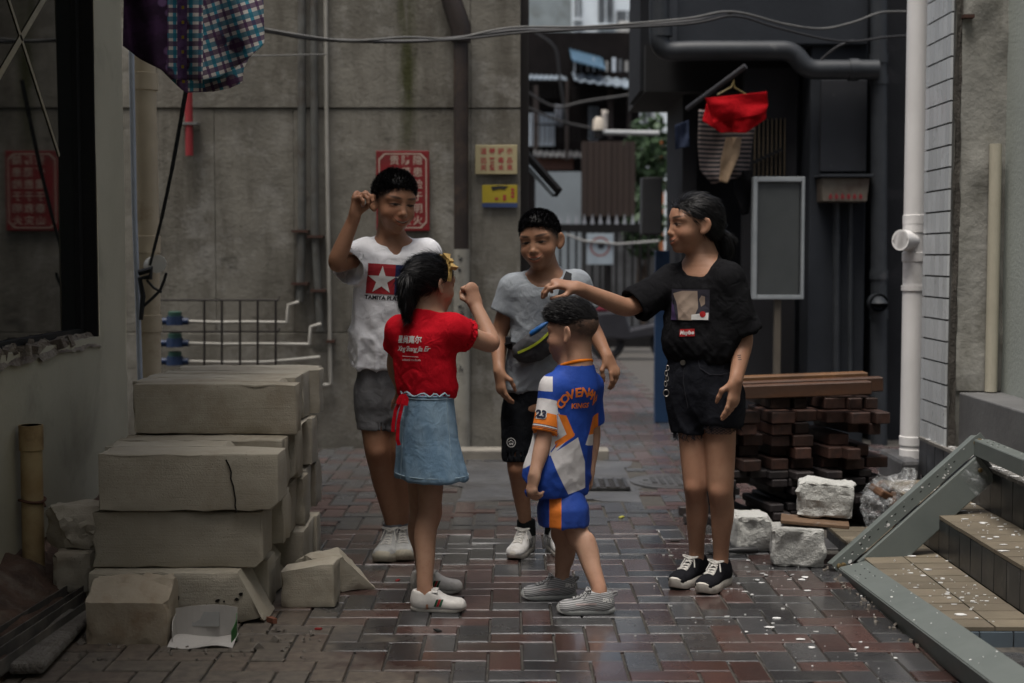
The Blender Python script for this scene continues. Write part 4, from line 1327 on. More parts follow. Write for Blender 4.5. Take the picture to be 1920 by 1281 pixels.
Mgpaint = pm('grey_painted_plinth', (.13, .13, .13), (.085, .085, .085), 3, .7, coords='World', bump=.4, bscale=40, dirt=(.36, .36, .36), dscale=7, dlo=.66, dhi=.72)
b = MB(); b.box((1.925, 4.4, .372), (2.11, rY0 - .03, .615)); b.build('plinth', Mgpaint, rb_, org=ro, bevel=.006)
b = MB(); b.tube([(2.055, rY0 - .05, .62), (2.055, rY0 - .05, P(1868, 270, rY0 - .05).z)], .026, 14); b.build('corner_tube', pm('cream_tube', (.46, .43, .34), (.4, .37, .29), 6, .4), rb_, True, ro)
b = MB(); b.box((rbX + .03, rY0 - .05, P(1800, 33, rY0).z - .008), (rbX + .075, rY0, P(1800, 33, rY0).z + .006)); b.build('bracket', Mrust, rb_, org=ro)

# white soil pipe
px_ = P(1709, 850, 6.72); wp = thing('soil_pipe', 'tall white plastic pipe with side inlet beside the tiled pillar', 'pipe', (px_.x, px_.y, 0))
Mwpvc = pm('soil_white', (.78, .765, .75), (.70, .685, .67), 3, .38, coords='World', dirt=(.34, .31, .27), dscale=4, dlo=.6, dhi=.85)
b = MB(); b.tube([(0, 0, .25), (0, 0, 6)], .054, 24); b.build('tube', Mwpvc, wp, True)
for py, r_ in ((412, .0585), (428, .0575), (482, .0585), (826, .058), (850, .0575)):
    z_ = P(1709, py, 6.72).z; b = MB(); b.tube([(0, 0, z_ - .022), (0, 0, z_ - .02), (0, 0, z_ + .02), (0, 0, z_ + .022)], [.054, r_, r_, .054], 24); b.build('collar', Mwpvc, wp, True)
z_ = P(1709, 540, 6.72).z; b = MB(); b.tube([(0, 0, z_ - .012), (0, 0, z_ + .012)], .060, 24); b.box((.045, -.02, z_ - .01), (.09, .012, z_ + .01)); b.build('clamp', Mwpvc, wp)
z_ = P(1709, 452, 6.72).z; b = MB(); e_ = Vector((-.80, -.60, .05)).normalized(); o_ = Vector((-.03, -.03, z_))
b.tube([o_ - e_ * .02, o_ + e_ * .055], .042, 20, cap=False); b.tube([o_ + e_ * .03, o_ + e_ * .075, o_ + e_ * .075, o_ + e_ * .02], [.049, .049, .040, .040], 20, cap=False); b.tube([o_ + e_ * .03, o_ + e_ * .031], .041, 20)
b.build('inlet', Mwpvc, wp, True)
b = MB()
b.box((px_.x - .09, px_.y - .18, -.03), (rbX + .02, px_.y + .25, .255))
tag(b.build('pipe_footing', Mcem, bevel=.02), 'low cement footing under the white soil pipe', 'footing')

# steps with dark risers and beige treads, each tile a part
sx = thing('tiled_steps', 'low steps with dark glazed risers and beige tile treads', 'steps', (1.6, 5, 0)); so_ = (1.6, 5, 0)
Mdark = pm('dark_riser_tile', (.020, .022, .025), (.014, .015, .017), 4, .28, .45, rv=.25, dirt=(.13, .13, .13), dscale=7, dlo=.6, dhi=.9, spec=.5)
Mbeige = pm('beige_tread_tile', (.150, .126, .090), (.105, .088, .063), 5, .5, .7, rv=.2, bump=.2, bscale=80, dirt=(.15, .12, .09), dscale=6, dlo=.52, dhi=.8)
Mgrout = pm('dark_grout', (.040, .037, .033), rough=.95, bump=.4, bscale=90)
b = MB()
b.box((1.352, 4.35, -.05), (1.66, 6.05, .040)); b.box((1.66, 3.0, -.05), (1.88, 6.35, .190)); b.box((1.88, 3.0, -.05), (2.2, rY1 - .02, .360))
b.build('bed', Mgrout, sx, org=so_)
def tile_row(nm, mat, x0, x1, y0, y1, z0, z1, ny, facing_):
    d = (y1 - y0) / ny; me = None
    for i in range(ny):
        ya_, yb_ = y0 + d * i + .0025, y0 + d * (i + 1) - .0025
        if me is None:
            t = MB(); t.box((x0 - (x0 + x1) / 2, -(yb_ - ya_) / 2, z0 - (z0 + z1) / 2), (x1 - (x0 + x1) / 2, (yb_ - ya_) / 2, z1 - (z0 + z1) / 2)); me = t.mesh(nm, mat)
        obj(nm, me, sx, ((x0 + x1) / 2 - 1.6, (ya_ + yb_) / 2 - 5, (z0 + z1) / 2), (prnd.gauss(0, .006), prnd.gauss(0, .006), prnd.gauss(0, .004)))
tile_row('tread_tile', Mbeige, 1.345, 1.495, 4.345, 5.99, .040, .052, 16, 'z')
tile_row('tread_tile', Mbeige, 1.501, 1.642, 4.345, 5.99, .040, .052, 16, 'z')
tile_row('tread_tile', Mbeige, 1.645, 1.868, 3.3, 6.3, .190, .203, 24, 'z')
tile_row('riser_tile', Mdark, 1.645, 1.657, 3.3, 6.3, .055, .187, 24, 'x')
tile_row('riser_tile', Mdark, 1.866, 1.877, 3.3, rY1 - .02, .206, .362, 26, 'x')
tile_row('tread_tile', pm('grey_tread_tile', (.19, .18, .165), (.13, .125, .115), 5, .6, rv=.1, dirt=(.36, .36, .35), dscale=9, dlo=.6, dhi=.68), 1.862, 1.93, 3.3, rY1 - .02, .363, .376, 22, 'z')
tile_row('riser_tile', Mdark, 1.341, 1.350, 4.36, 5.99, -.03, .038, 14, 'x')
for i in range(3):
    b = MB(); b.box((1.345 + i * .105, 4.338, -.03), (1.445 + i * .105, 4.348, .038)); b.build('riser_tile', pm('blue_grey_tile', (.10, .13, .155), (.08, .10, .12), 5, .35), sx, org=so_)

# ------------------------------------------------------------------ dark building at the back right
Mdw = pm('dark_render', (.016, .017, .020), (.010, .011, .013), 2.5, .85, spec=.15, coords='World', bump=.3, bscale=40, dirt=(.028, .028, .032), dscale=4, dlo=.55)
Mdw2 = pm('slate_render', (.030, .034, .041), (.020, .023, .028), 2, .8, spec=.2, coords='World', bump=.3, bscale=40)
Mpd = pm('dark_pipe_paint', (.030, .034, .039), (.019, .022, .026), 7, .5, coords='World', dirt=(.07, .07, .072), dscale=6, dlo=.62)
Mblk = pm('near_black', (.006, .006, .007), rough=.9)
db = thing('dark_building', 'dark grey rendered building with canopy and pipes at the back right', 'building', (2, 9.3, 0)); do = (2, 9.3, 0)
YD = 9.2
def px_box(b, x0, y0, x1, y1, Y, depth, zmin=None, mi=0):
    a_, c_ = P(x0, y1, Y), P(x1, y0, Y)
    b.box((a_.x, Y, a_.z if zmin is None else zmin), (c_.x, Y + depth, c_.z), mi)
b = MB(); px_box(b, 1628, -70, 1990, 840, YD + .10, .3, -.05); b.build('wall', Mdw, db, org=do)
b = MB(); px_box(b, 1512, 82, 1628, 836, YD, .5, -.05); b.build('pier', Mdw2, db, org=do, bevel=.01)
b = MB(); px_box(b, 1538, 150, 1626, 322, YD - .03, .04); b.build('panel', pm('pier_panel', (.032, .034, .041), (.024, .026, .031), 3, .65, spec=.25, coords='World', dirt=(.12, .12, .12), dscale=14, dlo=.68, dhi=.74), db, org=do, bevel=.004)
b = MB(); px_box(b, 1270, -70, 1630, 84, YD - .05, .5); b.build('canopy', Mdw2, db, org=do, bevel=.01)
b = MB(); px_box(b, 1200, -70, 1272, 170, YD + .6, .9); b.build('side_block', Mdw, db, org=do)
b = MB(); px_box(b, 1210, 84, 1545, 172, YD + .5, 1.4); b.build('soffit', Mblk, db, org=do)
# recess behind the clothes
xa = P(1245, 400, YD).x
b = MB(); b.box((xa + .30, 10.9, -.05), (2.6, 11.1, 3.0)); b.box((xa + .20, 9.9, -.05), (xa + .30, 10.9, 3.0)); b.build('recess_wall', pm('recess_dark', (.016, .016, .019), rough=.85), db, org=do)
b = MB(); b.box((P(1410, 0, YD).x, YD + .25, -.05), (P(1512, 0, YD).x, YD + .35, P(0, 118, YD).z)); b.build('back_panel', pm('recess_panel', (.020, .020, .024), (.014, .014, .016), 3, .8, coords='World'), db, org=do)
grl = obj('window', None, db)
b = MB(); px_box(b, 1412, 225, 1472, 330, YD + .22, .02); b.build('pane', Mblk, grl, org=do)
for i, px in enumerate(range(1414, 1473, 8)):
    b = MB(); px_box(b, px, 222 + max(0, (1440 - px)) * .25, px + 3, 330, YD + .19, .015); b.build('bar', pm('brass_bar', (.11, .08, .045), rough=.6), grl, org=do)
b = MB(); b.bar(P(1412, 305, YD + .17), P(1466, 280, YD + .17), .015, .02); b.build('rail', Mblk, grl, org=do)
# pipes
def dpipe(label, pts, r, Y=YD - .12, collars=(), name='waste_pipe', extra=None):
    base = P(pts[-1][0], pts[-1][1], Y); t = thing(name, label, 'pipe', base)
    # rounded bends
    P3 = [P(x, y, Y) - base for x, y in pts]; out = [P3[0]]
    for a_, m_, c_ in zip(P3, P3[1:], P3[2:]):
        rr = min(.10, (m_ - a_).length * .45, (c_ - m_).length * .45)
        p0, p1 = m_ + (a_ - m_).normalized() * rr, m_ + (c_ - m_).normalized() * rr
        for k in range(6):
            u = k / 5; out.append(p0 * (1 - u) ** 2 + m_ * 2 * u * (1 - u) + p1 * u * u)
    out.append(P3[-1])
    b = MB(); b.tube(out, r, 18); b.build('tube', Mpd, t, True)
    for (x, y, dx, dy) in collars:
        c = P(x, y, Y) - base; d = Vector((dx, 0, dy)).normalized() * .03
        b = MB(); b.tube([c - d, c + d], r * 1.13, 18); b.build('collar', Mpd, t, True)
    return t
dpipe('main dark waste pipe rising beside the small sign box', [(1648, -100), (1648, 840)], .052, collars=[(1648, 110, 0, 1), (1648, 150, 0, 1), (1648, 515, 0, 1), (1648, 590, 0, 1)])
pt = P(1646, 568, YD - .19); t = thing('pipe_outlet', 'open round outlet on the side of the main dark waste pipe', 'pipe', pt)
b = MB(); b.tube([(0, .05, 0), (0, -.03, 0)], .058, 20, cap=False); b.tube([(0, -.03, 0), (0, -.03, 0), (0, .03, 0)], [.058, .044, .044], 20, cap=False); b.build('rim', Mpd, t, True)
b = MB(); b.tube([(0, -.01, 0), (0, -.005, 0)], .045, 20); b.build('inside', Mblk, t)
dpipe('dark waste pipe crossing under the canopy and joining the main pipe', [(1646, 131), (1512, 131), (1486, 95), (1300, 95), (1236, 98), (1236, -100)], .062, YD - .16, [(1600, 131, 1, 0), (1240, 60, 0, 1)])
dpipe('left of two thin grey pipes below the small sign box', [(1568, 380), (1568, 720)], .024, YD - .06, [(1568, 448, 0, 1)])
dpipe('right of two thin grey pipes below the small sign box', [(1594, 380), (1594, 720)], .017, YD - .06, [(1594, 436, 0, 1)])
# small sign box
c = P(1582, 355, YD - .12); t = thing('sign_box', 'small rusty metal box with faded red lettering on the dark pier', 'sign', c)
b = MB(); b.prism([(-.145, -.08), (.135, -.08), (.15, .07), (-.15, .07)], -.06, .12, 'y'); b.build('box', pm('rusty_cream', (.13, .115, .09), (.09, .07, .055), 8, .65, dirt=(.055, .025, .015), dscale=9, dlo=.5), t, bevel=.006)
b = MB(); b.box((-.165, -.09, .072), (.165, .12, .09)); b.build('lid', Mdw2, t, bevel=.004)
for i in range(6):
    b = MB(); x0 = -.11 + i * .038; b.box((x0, -.063, -.058), (x0 + .026, -.0605, -.052)); b.box((x0 + .004, -.063, -.048), (x0 + .024, -.0605, -.040)); b.box((x0 + .010, -.063, -.066), (x0 + .015, -.0605, -.03)); b.build('mark', Mred_ink, t)
# board in a pale frame
c = P(1463, 446, YD - .3); t = thing('framed_board', 'grey board in a pale metal frame standing on a post by the dark building', 'board', (c.x, c.y, 0))
x0, x1, z0, z1_ = P(1415, 0, YD - .3).x - c.x, P(1512, 0, YD - .3).x - c.x, P(0, 561, YD - .3).z, P(0, 332, YD - .3).z
b = MB(); b.box((x0 + .03, -.01, z0 + .03), (x1 - .03, .03, z1_ - .03)); b.build('panel', pm('grey_board', (.065, .07, .07), (.05, .055, .055), 4, .35), t)
Mfr = pm('pale_frame', (.27, .29, .30), (.21, .23, .24), 9, .45)
for q in (((x0, -.03, z0), (x0 + .026, .04, z1_)), ((x1 - .018, -.03, z0), (x1, .04, z1_)), ((x0 + .027, -.03, z0), (x1 - .019, .04, z0 + .026)), ((x0 + .027, -.03, z1_ - .03), (x1 - .019, .04, z1_))):
    b = MB(); b.box(*q); b.build('frame_bar', Mfr, t, bevel=.003)
b = MB(); b.box((-.03, .0, -.02), (.01, .04, z0)); b.build('post', pm('dull_wood', (.10, .085, .065), rough=.8), t)

# washing on a pole under the canopy
b = MB(); b.tube([P(1288, 205, YD - .1), P(1398, 124, YD - .35)], .017, 10)
tag(b.build('pole', pm('dark_pole', (.045, .045, .05), rough=.5), smooth=True), 'dark clothes pole under the canopy of the dark building', 'pole')
def cloth(name, outline_l, outline_r, Y, mat, n=24, m=24, fold=.02, seed=0, freq=9, thick=.004):
    """cloth between two px outlines (top..bottom) hanging at depth Y"""
    L_ = np.array(outline_l, float); R_ = np.array(outline_r, float)
    tl = np.linspace(0, 1, len(L_)); tr_ = np.linspace(0, 1, len(R_))
    def f(u, v):
        lx, ly = np.interp(v, tl, L_[:, 0]), np.interp(v, tl, L_[:, 1]); rx, ry = np.interp(v, tr_, R_[:, 0]), np.interp(v, tr_, R_[:, 1])
        x, y = lx + (rx - lx) * u, ly + (ry - ly) * u
        d = fold * (math.sin(u * freq + 2 * math.sin(v * 2 + seed)) * (.4 + .6 * v) + .7 * float(vnoise([[u * 5 + seed, v * 2.5, seed]])[0]))
        return P(x, y, Y + d)
    b = MB(); b.grid(f, n, m)
    return b, thick
def hang(b, th, name, mat, label, cat='clothing', parent=None):
    o = b.build(name, mat, parent, True)
    md = o.modifiers.new('thickness', 'SOLIDIFY'); md.thickness = th
    if parent is None: tag(o, label, cat)
    return o
Mredc = cloth_mat('red_wash', (.34, .004, .008), (.25, .003, .006), strength=.4)
rs = thing('red_shirt', 'red garment drying on a hanger under the canopy', 'clothing', P(1378, 215, YD - .35))
ro2 = rs.location
def local(b_, o_):
    b_.v = [tuple(Vector(v) - o_) for v in b_.v]; return b_
b, th = cloth('front', [(1322, 184), (1330, 205), (1337, 231)], [(1438, 172), (1440, 195), (1436, 214)], YD - .40, Mredc, fold=.03, seed=1, freq=7)
hang(local(b, ro2), th, 'front', Mredc, '', parent=rs)
b, th = cloth('back', [(1326, 190), (1317, 226), (1350, 248)], [(1434, 190), (1437, 222), (1398, 249)], YD - .33, Mredc, fold=.03, seed=3, freq=6)
hang(local(b, ro2), th, 'back', Mredc, '', parent=rs)
b = MB(); b.tube([P(x, y, YD - .37) - ro2 for x, y in ((1345, 178), (1372, 163), (1376, 150), (1377, 164), (1400, 178))], .006, 6); b.build('hanger', pm('straw_wood', (.16, .12, .04), rough=.6), rs, True)
tst = NT('striped_jersey'); x_, y_, z_ = tst.sep(tst.pos())
tst.p(Base_Color=tst.mix(tst.m('GREATER_THAN', tst.m('FRACT', tst.m('MULTIPLY', z_, 36.0)), .66), (.010, .010, .012), (.17, .13, .12)), Roughness=.9)
b, th = cloth('s', [(1310, 205), (1308, 270), (1312, 320), (1335, 345)], [(1420, 215), (1408, 280), (1405, 320), (1395, 330)], YD - .22, None, fold=.035, seed=5, freq=8)
hang(b, th, 'striped_shirt', tst.mat, 'black and pale striped shirt hanging behind the red garment')
b, th = cloth('b', [(1362, 258), (1352, 300), (1348, 340)], [(1390, 258), (1386, 290), (1364, 344)], YD - .30, None, fold=.02, seed=7, freq=4, n=10)
hang(b, th, 'beige_cloth', cloth_mat('beige_wash', (.28, .20, .13)), 'small beige garment hanging in front of the striped shirt')
b, th = cloth('d', [(1368, 322), (1375, 360), (1392, 404)], [(1412, 318), (1412, 350), (1405, 400)], YD - .2, None, fold=.02, seed=9, freq=5, n=10)
hang(b, th, 'black_cloth', cloth_mat('black_wash', (.008, .008, .009)), 'black garment hanging low beside the framed board')
b, th = cloth('e', [(1265, 235), (1266, 280)], [(1292, 225), (1292, 275)], YD + .1, None, fold=.02, seed=11, freq=5, n=8)
hang(b, th, 'blue_cloth', cloth_mat('blue_wash', (.05, .065, .11)), 'dull blue garment hanging left of the striped shirt')
# meter box and blue panel at the alley corner
b = MB(); px_box(b, 1204, 332, 1242, 440, YD + .8, .2)
tag(b.build('meter_box', pm('box_dark', (.022, .022, .024), rough=.6), bevel=.01), 'dark metal box on the corner of the dark building', 'box')
b = MB(); px_box(b, 1228, 470, 1256, 690, YD + 1.0, .08, -.0)
tag(b.build('blue_board', pm('panel_blue', (.018, .055, .13), (.014, .04, .10), 4, .5), bevel=.006), 'blue board standing behind the older girl at the alley corner', 'board')

# unseen wall added behind the camera to hold back frontal skylight
rbk = thing('added_sky_blocker', 'plain grey wall added unseen behind the camera to block frontal sky', 'building', (0, -9, 0))
b = MB(); b.box((-9, 0, 0), (9, 1, 5.5)); b.build('wall', pm('sky_blocker_render', (.20, .19, .175), (.15, .145, .13), 1.5, .85, coords='World'), rbk)
# ------------------------------------------------------------------ far end of the lane
YG = 17.8
Mgate = pm('gate_iron', (.008, .007, .007), (.005, .005, .005), 10, .7, spec=.2)
gt = thing('iron_gate', 'dark iron bar gate with a spiked top rail across the lane', 'gate', (P(1110, 650, YG).x, YG, 0)); go = gt.location
for i, px in enumerate(range(990, 1236, 15)):
    a_, b_ = P(px, 652, YG), P(px, 424, YG); b = MB(); b.box((a_.x - go.x - .014, -.014, .10), (a_.x - go.x + .014, .014, b_.z)); b.build('bar', Mgate, gt)
    b = MB(); s_ = P(px, 408, YG); b.add([(a_.x - go.x - .03, -.02, b_.z), (a_.x - go.x + .03, -.02, b_.z), (a_.x - go.x + .03, .02, b_.z), (a_.x - go.x - .03, .02, b_.z), (a_.x - go.x, 0, s_.z + .05)], [(0, 1, 4), (1, 2, 4), (2, 3, 4), (3, 0, 4), (3, 2, 1, 0)])
    b.build('spike', pm('spike_grey', (.20, .21, .23), rough=.4), gt)
for py, hh in ((428, .05), (560, .04), (642, .06)):
    z_ = P(0, py, YG).z; b = MB(); b.box((P(984, 0, YG).x - go.x, -.03, z_ - hh), (P(1238, 0, YG).x - go.x, .03, z_ + hh)); b.build('rail', Mgate, gt)
t, w, h, yy = flat_sign('gate_sign', 'square pale notice with a red ring fixed to the gate', 1100, 438, 1150, 496, pm('notice_pale', (.28, .33, .36), (.22, .26, .29), 5, .5), .01, YG - .06)
flat_print('ring', ring2(0, .03, .10, .125, 30), pm('ring_red', (.22, .09, .08), rough=.6), t, yy)
flat_print('symbol', poly2([(-.02, .0), (.04, .0), (.06, .06), (.01, .08), (-.03, .05)]), pm('symbol_dark', (.03, .03, .035)), t, yy - .001)
b = MB(); b.tube([P(1062, 440, YG - .1), P(1095, 452, YG - .1), P(1160, 458, YG - .1), P(1236, 452, YG - .1)], .014, 8)
tag(b.build('hose', pm('pale_hose', (.25, .25, .24), rough=.5), smooth=True), 'pale hose looped along the top of the gate', 'hose')
# low wall and clutter behind
def bx(name, label, cat, x0, y0, x1, y1, Y, depth, mat, zmin=None, bevel=.01):
    b = MB(); px_box(b, x0, y0, x1, y1, Y, depth, zmin); c = P((x0 + x1) / 2, y1, Y)
    return tag(b.build(name, mat, org=(c.x, Y, 0), bevel=bevel), label, cat)
def planks(name, label, cat, x0, y0, x1, y1, Y, n, mat):
    a_, c_ = P(x0, y1, Y), P(x1, y0, Y); t = thing(name, label, cat, ((a_.x + c_.x) / 2, Y, a_.z)); w = (c_.x - a_.x) / n
    for i in range(n):
        b = MB(); b.box((-(c_.x - a_.x) / 2 + w * i + .004, prnd.uniform(-.01, .01), 0), (-(c_.x - a_.x) / 2 + w * (i + 1) - .004, .03, c_.z - a_.z)); b.build('plank', mat, t)
    b = MB(); b.box((-(c_.x - a_.x) / 2, .032, .05), ((c_.x - a_.x) / 2, .07, c_.z - a_.z - .05)); b.build('backing', pm('backing_dark', (.02, .016, .014), rough=.8), t)
    b = MB(); b.box((-.05, .075, -a_.z), (.05, .15, c_.z - a_.z)); b.build('post', Mgate, t)
planks('wooden_hoarding', 'dark brown upright plank hoarding behind the gate', 'fence', 1090, 265, 1192, 406, 18.6, 9, pm('dark_plank', (.032, .019, .014), (.020, .012, .009), 5, .8, coords='World', stretch=(1, 1, .1)))
b = MB(); px_box(b, 1004, 322, 1090, 470, 19.5, .2, .0)
tag(b.build('shed', pm('grey_sheet', (.20, .23, .245), (.16, .18, .195), 2, .5, coords='World')), 'pale grey sheet metal shed behind the gate', 'shed')
b = MB(); px_box(b, 1040, 430, 1236, 640, 21, .3, -.05)
tag(b.build('low_wall', pm('far_wall_dark', (.075, .078, .082), (.022, .022, .023), 2.2, .8, coords='World')), 'dark low wall at the far end of the lane', 'wall')
# dark house with slanted sheet roof, balcony and windows
Mh = pm('far_dark', (.012, .010, .010), (.007, .006, .006), 4, .9, spec=.1, coords='World')
fh = thing('dark_house', 'dark old house with slanted sheet awnings beyond the gate', 'building', (1.0, 24, 0)); fo = (1.0, 24, 0)
b = MB(); px_box(b, 965, 60, 1200, 600, 24, 3, -.05); b.build('wall', Mh, fh, org=fo)
Mwinb = pm('window_bright', (.60, .68, .76), (.48, .55, .62), 7, .4, coords='World')
for (x0, y0, x1, y1) in ((992, 212, 1040, 274), (1104, 200, 1122, 264)):
    wv = obj('window', None, fh); b = MB(); px_box(b, x0, y0, x1, y1, 23.93, .05); b.build('pane', Mwinb, wv, org=fo)
    for k in range(6):
        b = MB(); xx = x0 + (x1 - x0) * (k + .5) / 6; px_box(b, xx - .8, y0, xx + .8, y1, 23.90, .02); b.build('bar', Mgate, wv, org=fo)
def awning(x0, y0, x1, y1, Y, drop, out, mat, nm='awning'):
    a_, c_ = P(x0, y0, Y), P(x1, y1, Y); b = MB(); n = 16
    def f(u, v):
        return (a_.x + (c_.x - a_.x) * u, Y - out * v, a_.z + (c_.z - a_.z) * u - drop * v + .015 * math.sin(u * n * math.pi))
    b.grid(f, n * 4, 2); o = b.build(nm, mat, fh, org=fo); md = o.modifiers.new('t', 'SOLIDIFY'); md.thickness = .02
Maw = pm('awning_sheet', (.22, .27, .32), (.12, .14, .16), 5, .5, coords='World')
awning(1072, 136, 1200, 152, 24, .25, 1.0, Maw); awning(985, 140, 1060, 143, 24, .12, .5, Maw); awning(1000, 282, 1090, 284, 24, .12, .5, pm('awning_grey', (.16, .16, .16), rough=.6)); awning(1068, 92, 1128, 108, 24, .3, .9, pm('awning_blue', (.06, .12, .18), rough=.5))
for x0, y0, x1, y1 in ((1000, 160, 1010, 280), (1060, 150, 1066, 300), (1140, 160, 1150, 260), (1176, 170, 1184, 300)):
    b = MB(); px_box(b, x0, y0, x1, y1, 23.5, .1); b.build('post', pm('far_post', (.035, .026, .024), rough=.8), fh, org=fo)
b = MB(); px_box(b, 1004, 292, 1075, 318, 23.7, .2); b.build('ledge', pm('brick_ledge', (.10, .045, .03), (.06, .03, .025), 30, .8, coords='World'), fh, org=fo)
# tall pale block with windows behind
tb = thing('pale_block', 'tall bluish white apartment block seen through the gap', 'building', (1.5, 34, 0)); to = (1.5, 34, 0)
Mtb = pm('pale_facade', (.68, .74, .78), (.58, .64, .68), 1.5, .7, coords='World')
b = MB(); px_box(b, 1062, -90, 1260, 400, 34, 6, -.05); b.build('wall', Mtb, tb, org=to)
for (x0, y0, x1, y1) in ((1078, -10, 1090, 34), (1122, -10, 1150, 44), (1156, 20, 1196, 70), (1074, 60, 1084, 92), (1126, 74, 1150, 126), (1160, 84, 1196, 140), (1205, 160, 1222, 240), (1206, 20, 1222, 100)):
    wv = obj('window', None, tb); b = MB(); px_box(b, x0, y0, x1, y1, 33.92, .05); b.build('pane', pm('far_glass', (.05, .055, .06), (.10, .11, .12), 4, .3, coords='World'), wv, org=to)
    b = MB(); px_box(b, x0 - 2, y1, x1 + 2, y1 + 4, 33.8, .2); b.build('sill', Mtb, wv, org=to)
    b = MB(); px_box(b, (x0 + x1) / 2 - 1, y0, (x0 + x1) / 2 + 1, y1, 33.88, .05); b.build('frame', Mtb, wv, org=to)
for (x0, y0, x1, y1) in ((1160, 40, 1180, 66), (1162, 100, 1180, 124)):
    b = MB(); px_box(b, x0, y0, x1, y1, 33.2, .6); b.build('air_conditioner', pm('ac_white', (.5, .5, .48), rough=.5), tb, org=to, bevel=.03)
gb = thing('grey_block', 'plain weathered grey block above the dark house', 'building', (.6, 30, 0))
b = MB(); px_box(b, 960, -70, 1072, 150, 30, 3, -.05); b.build('wall', pm('far_grey', (.25, .29, .30), (.18, .21, .22), 2, .8, coords='World', dirt=(.12, .13, .12), dscale=2), gb, org=(.6, 30, 0))
ob = thing('orange_column', 'narrow white column with an orange lower part in the gap', 'column', (P(1238, 300, 26).x, 26, 0))
b = MB(); px_box(b, 1226, 175, 1246, 258, 26, .3); b.build('upper', Mtb, ob, org=ob.location)
b = MB(); px_box(b, 1231, 258, 1246, 640, 26, .3, 0); b.build('lower', pm('orange_paint', (.50, .17, .06), rough=.6), ob, org=ob.location)
# lamp on an arm
lp = P(1236, 250, 20); t = thing('lane_lamp', 'cream lamp on a long pale arm above the hoarding', 'lamp', lp)
b = MB(); b.tube([(0, 0, 0), P(1128, 248, 20) - lp], .035, 10); b.build('arm', pm('arm_pale', (.36, .37, .37), rough=.4), t, True)
q = P(1122, 232, 20) - lp; b = MB(); b.tube([q + Vector((0, 0, -.09)), q + Vector((0, 0, .05)), q + Vector((0, 0, .09))], [.08, .075, .04], 14); b.build('head', pm('lamp_cream', (.5, .44, .36), rough=.5), t, True)
b = MB(); b.tube([q + Vector((0, 0, -.20)), q + Vector((0, 0, -.09))], .07, 14); b.build('base', Mgate, t, True)
# steel rack leaning from the wall end
b = MB(); b.bar(P(978, 284, 10.2), P(1046, 362, 10.0), .05, .07, up=(0, 0, 1)); o = b.build('beam', Mgate, None, org=P(978, 284, 10.2)); 
tag(o, 'dark slanted strut sticking out past the end of the concrete wall', 'strut')
b = MB(); b.bar(P(975, 296, 10.1), P(1038, 366, 9.9), .02, .03, up=(0, 0, 1)); b.build('edge', pm('strut_edge', (.20, .23, .25), rough=.4), o, org=P(978, 284, 10.2))
# scooter parked by the gate
sc = P(1190, 632, 16.6); t = thing('scooter', 'dark scooter with a red seat parked in front of the gate', 'scooter', (sc.x, sc.y, 0))
for x_ in (-.32, .38):
    b = MB(); b.tube([(x_ + .16 * math.cos(a), 0, .19 + .16 * math.sin(a)) for a in np.linspace(0, 2 * math.pi, 19)], .045, 8, cap=False); b.build('wheel', pm('tyre', (.015, .015, .016), rough=.8), t, True)
b = MB(); b.prism([(-.45, .25), (-.1, .22), (.2, .26), (.34, .36), (.40, .80), (.33, .82), (.22, .42), (-.05, .36), (-.12, .58), (-.45, .55)], -.12, .12, 'y'); b.build('body', pm('scooter_dark', (.03, .03, .035), rough=.3), t, bevel=.03)
b = MB(); b.box((-.46, -.11, .56), (-.05, .11, .66)); b.build('seat', pm('seat_red', (.22, .03, .05), rough=.6), t, bevel=.03)
b = MB(); b.tube([(.34, -.28, .92), (.37, 0, .86), (.34, .28, .92)], .016, 8); b.tube([(.36, 0, .75), (.36, 0, .87)], .03, 8); b.build('handlebar', Mgate, t, True)
b = MB(); b.tube([(.40, -.03, .74), (.45, -.03, .74)], .06, 12); b.build('headlamp', pm('lamp_glass', (.45, .5, .55), rough=.15), t, True)
# shrubs seen through the gaps
def shrub(name, label, c, rx, rz, n, seed, col):
    g_ = np.random.default_rng(seed); t = thing(name, label, 'shrub', (c.x, c.y, 0))
    p_ = g_.normal(0, 1, (n, 3)); p_ /= np.linalg.norm(p_, axis=1, keepdims=True); p_ *= (g_.random((n, 1)) ** .4)
    p_ = p_ * np.array([rx, rx, rz]) + np.array([0, 0, c.z])
    a = g_.normal(0, 1, (n, 3)); a /= np.linalg.norm(a, axis=1, keepdims=True); b_ = np.cross(a, g_.normal(0, 1, (n, 3))); b_ /= np.linalg.norm(b_, axis=1, keepdims=True)
    L = g_.uniform(.05, .11, (n, 1)); W = L * .45
    V = np.stack([p_ - a * L, p_ + b_ * W, p_ + a * L, p_ - b_ * W], 1).reshape(-1, 3); F = np.arange(n * 4).reshape(-1, 4)
    obj('crown', npmesh('crown', V, F, col, False), t)
    b = MB()
    for k in range(5): b.tube([(0, 0, 0), (g_.uniform(-.1, .1), 0, c.z * .5), (g_.uniform(-rx, rx) * .6, g_.uniform(-rx, rx) * .5, c.z)], [.035, .025, .01], 7)
    b.build('stem', pm('bark', (.05, .035, .025), rough=.9), t)
Mleaf = pm('leaf_green', (.035, .070, .025), (.018, .040, .015), 3, .6)
shrub('shrub', 'loose green shrub in the gap beside the orange column', P(1214, 300, 22), .38, .75, 900, 1, Mleaf)
shrub('shrub', 'low green shrub behind the gate beside the hoarding', P(1206, 420, 20), .30, .5, 600, 2, Mleaf)
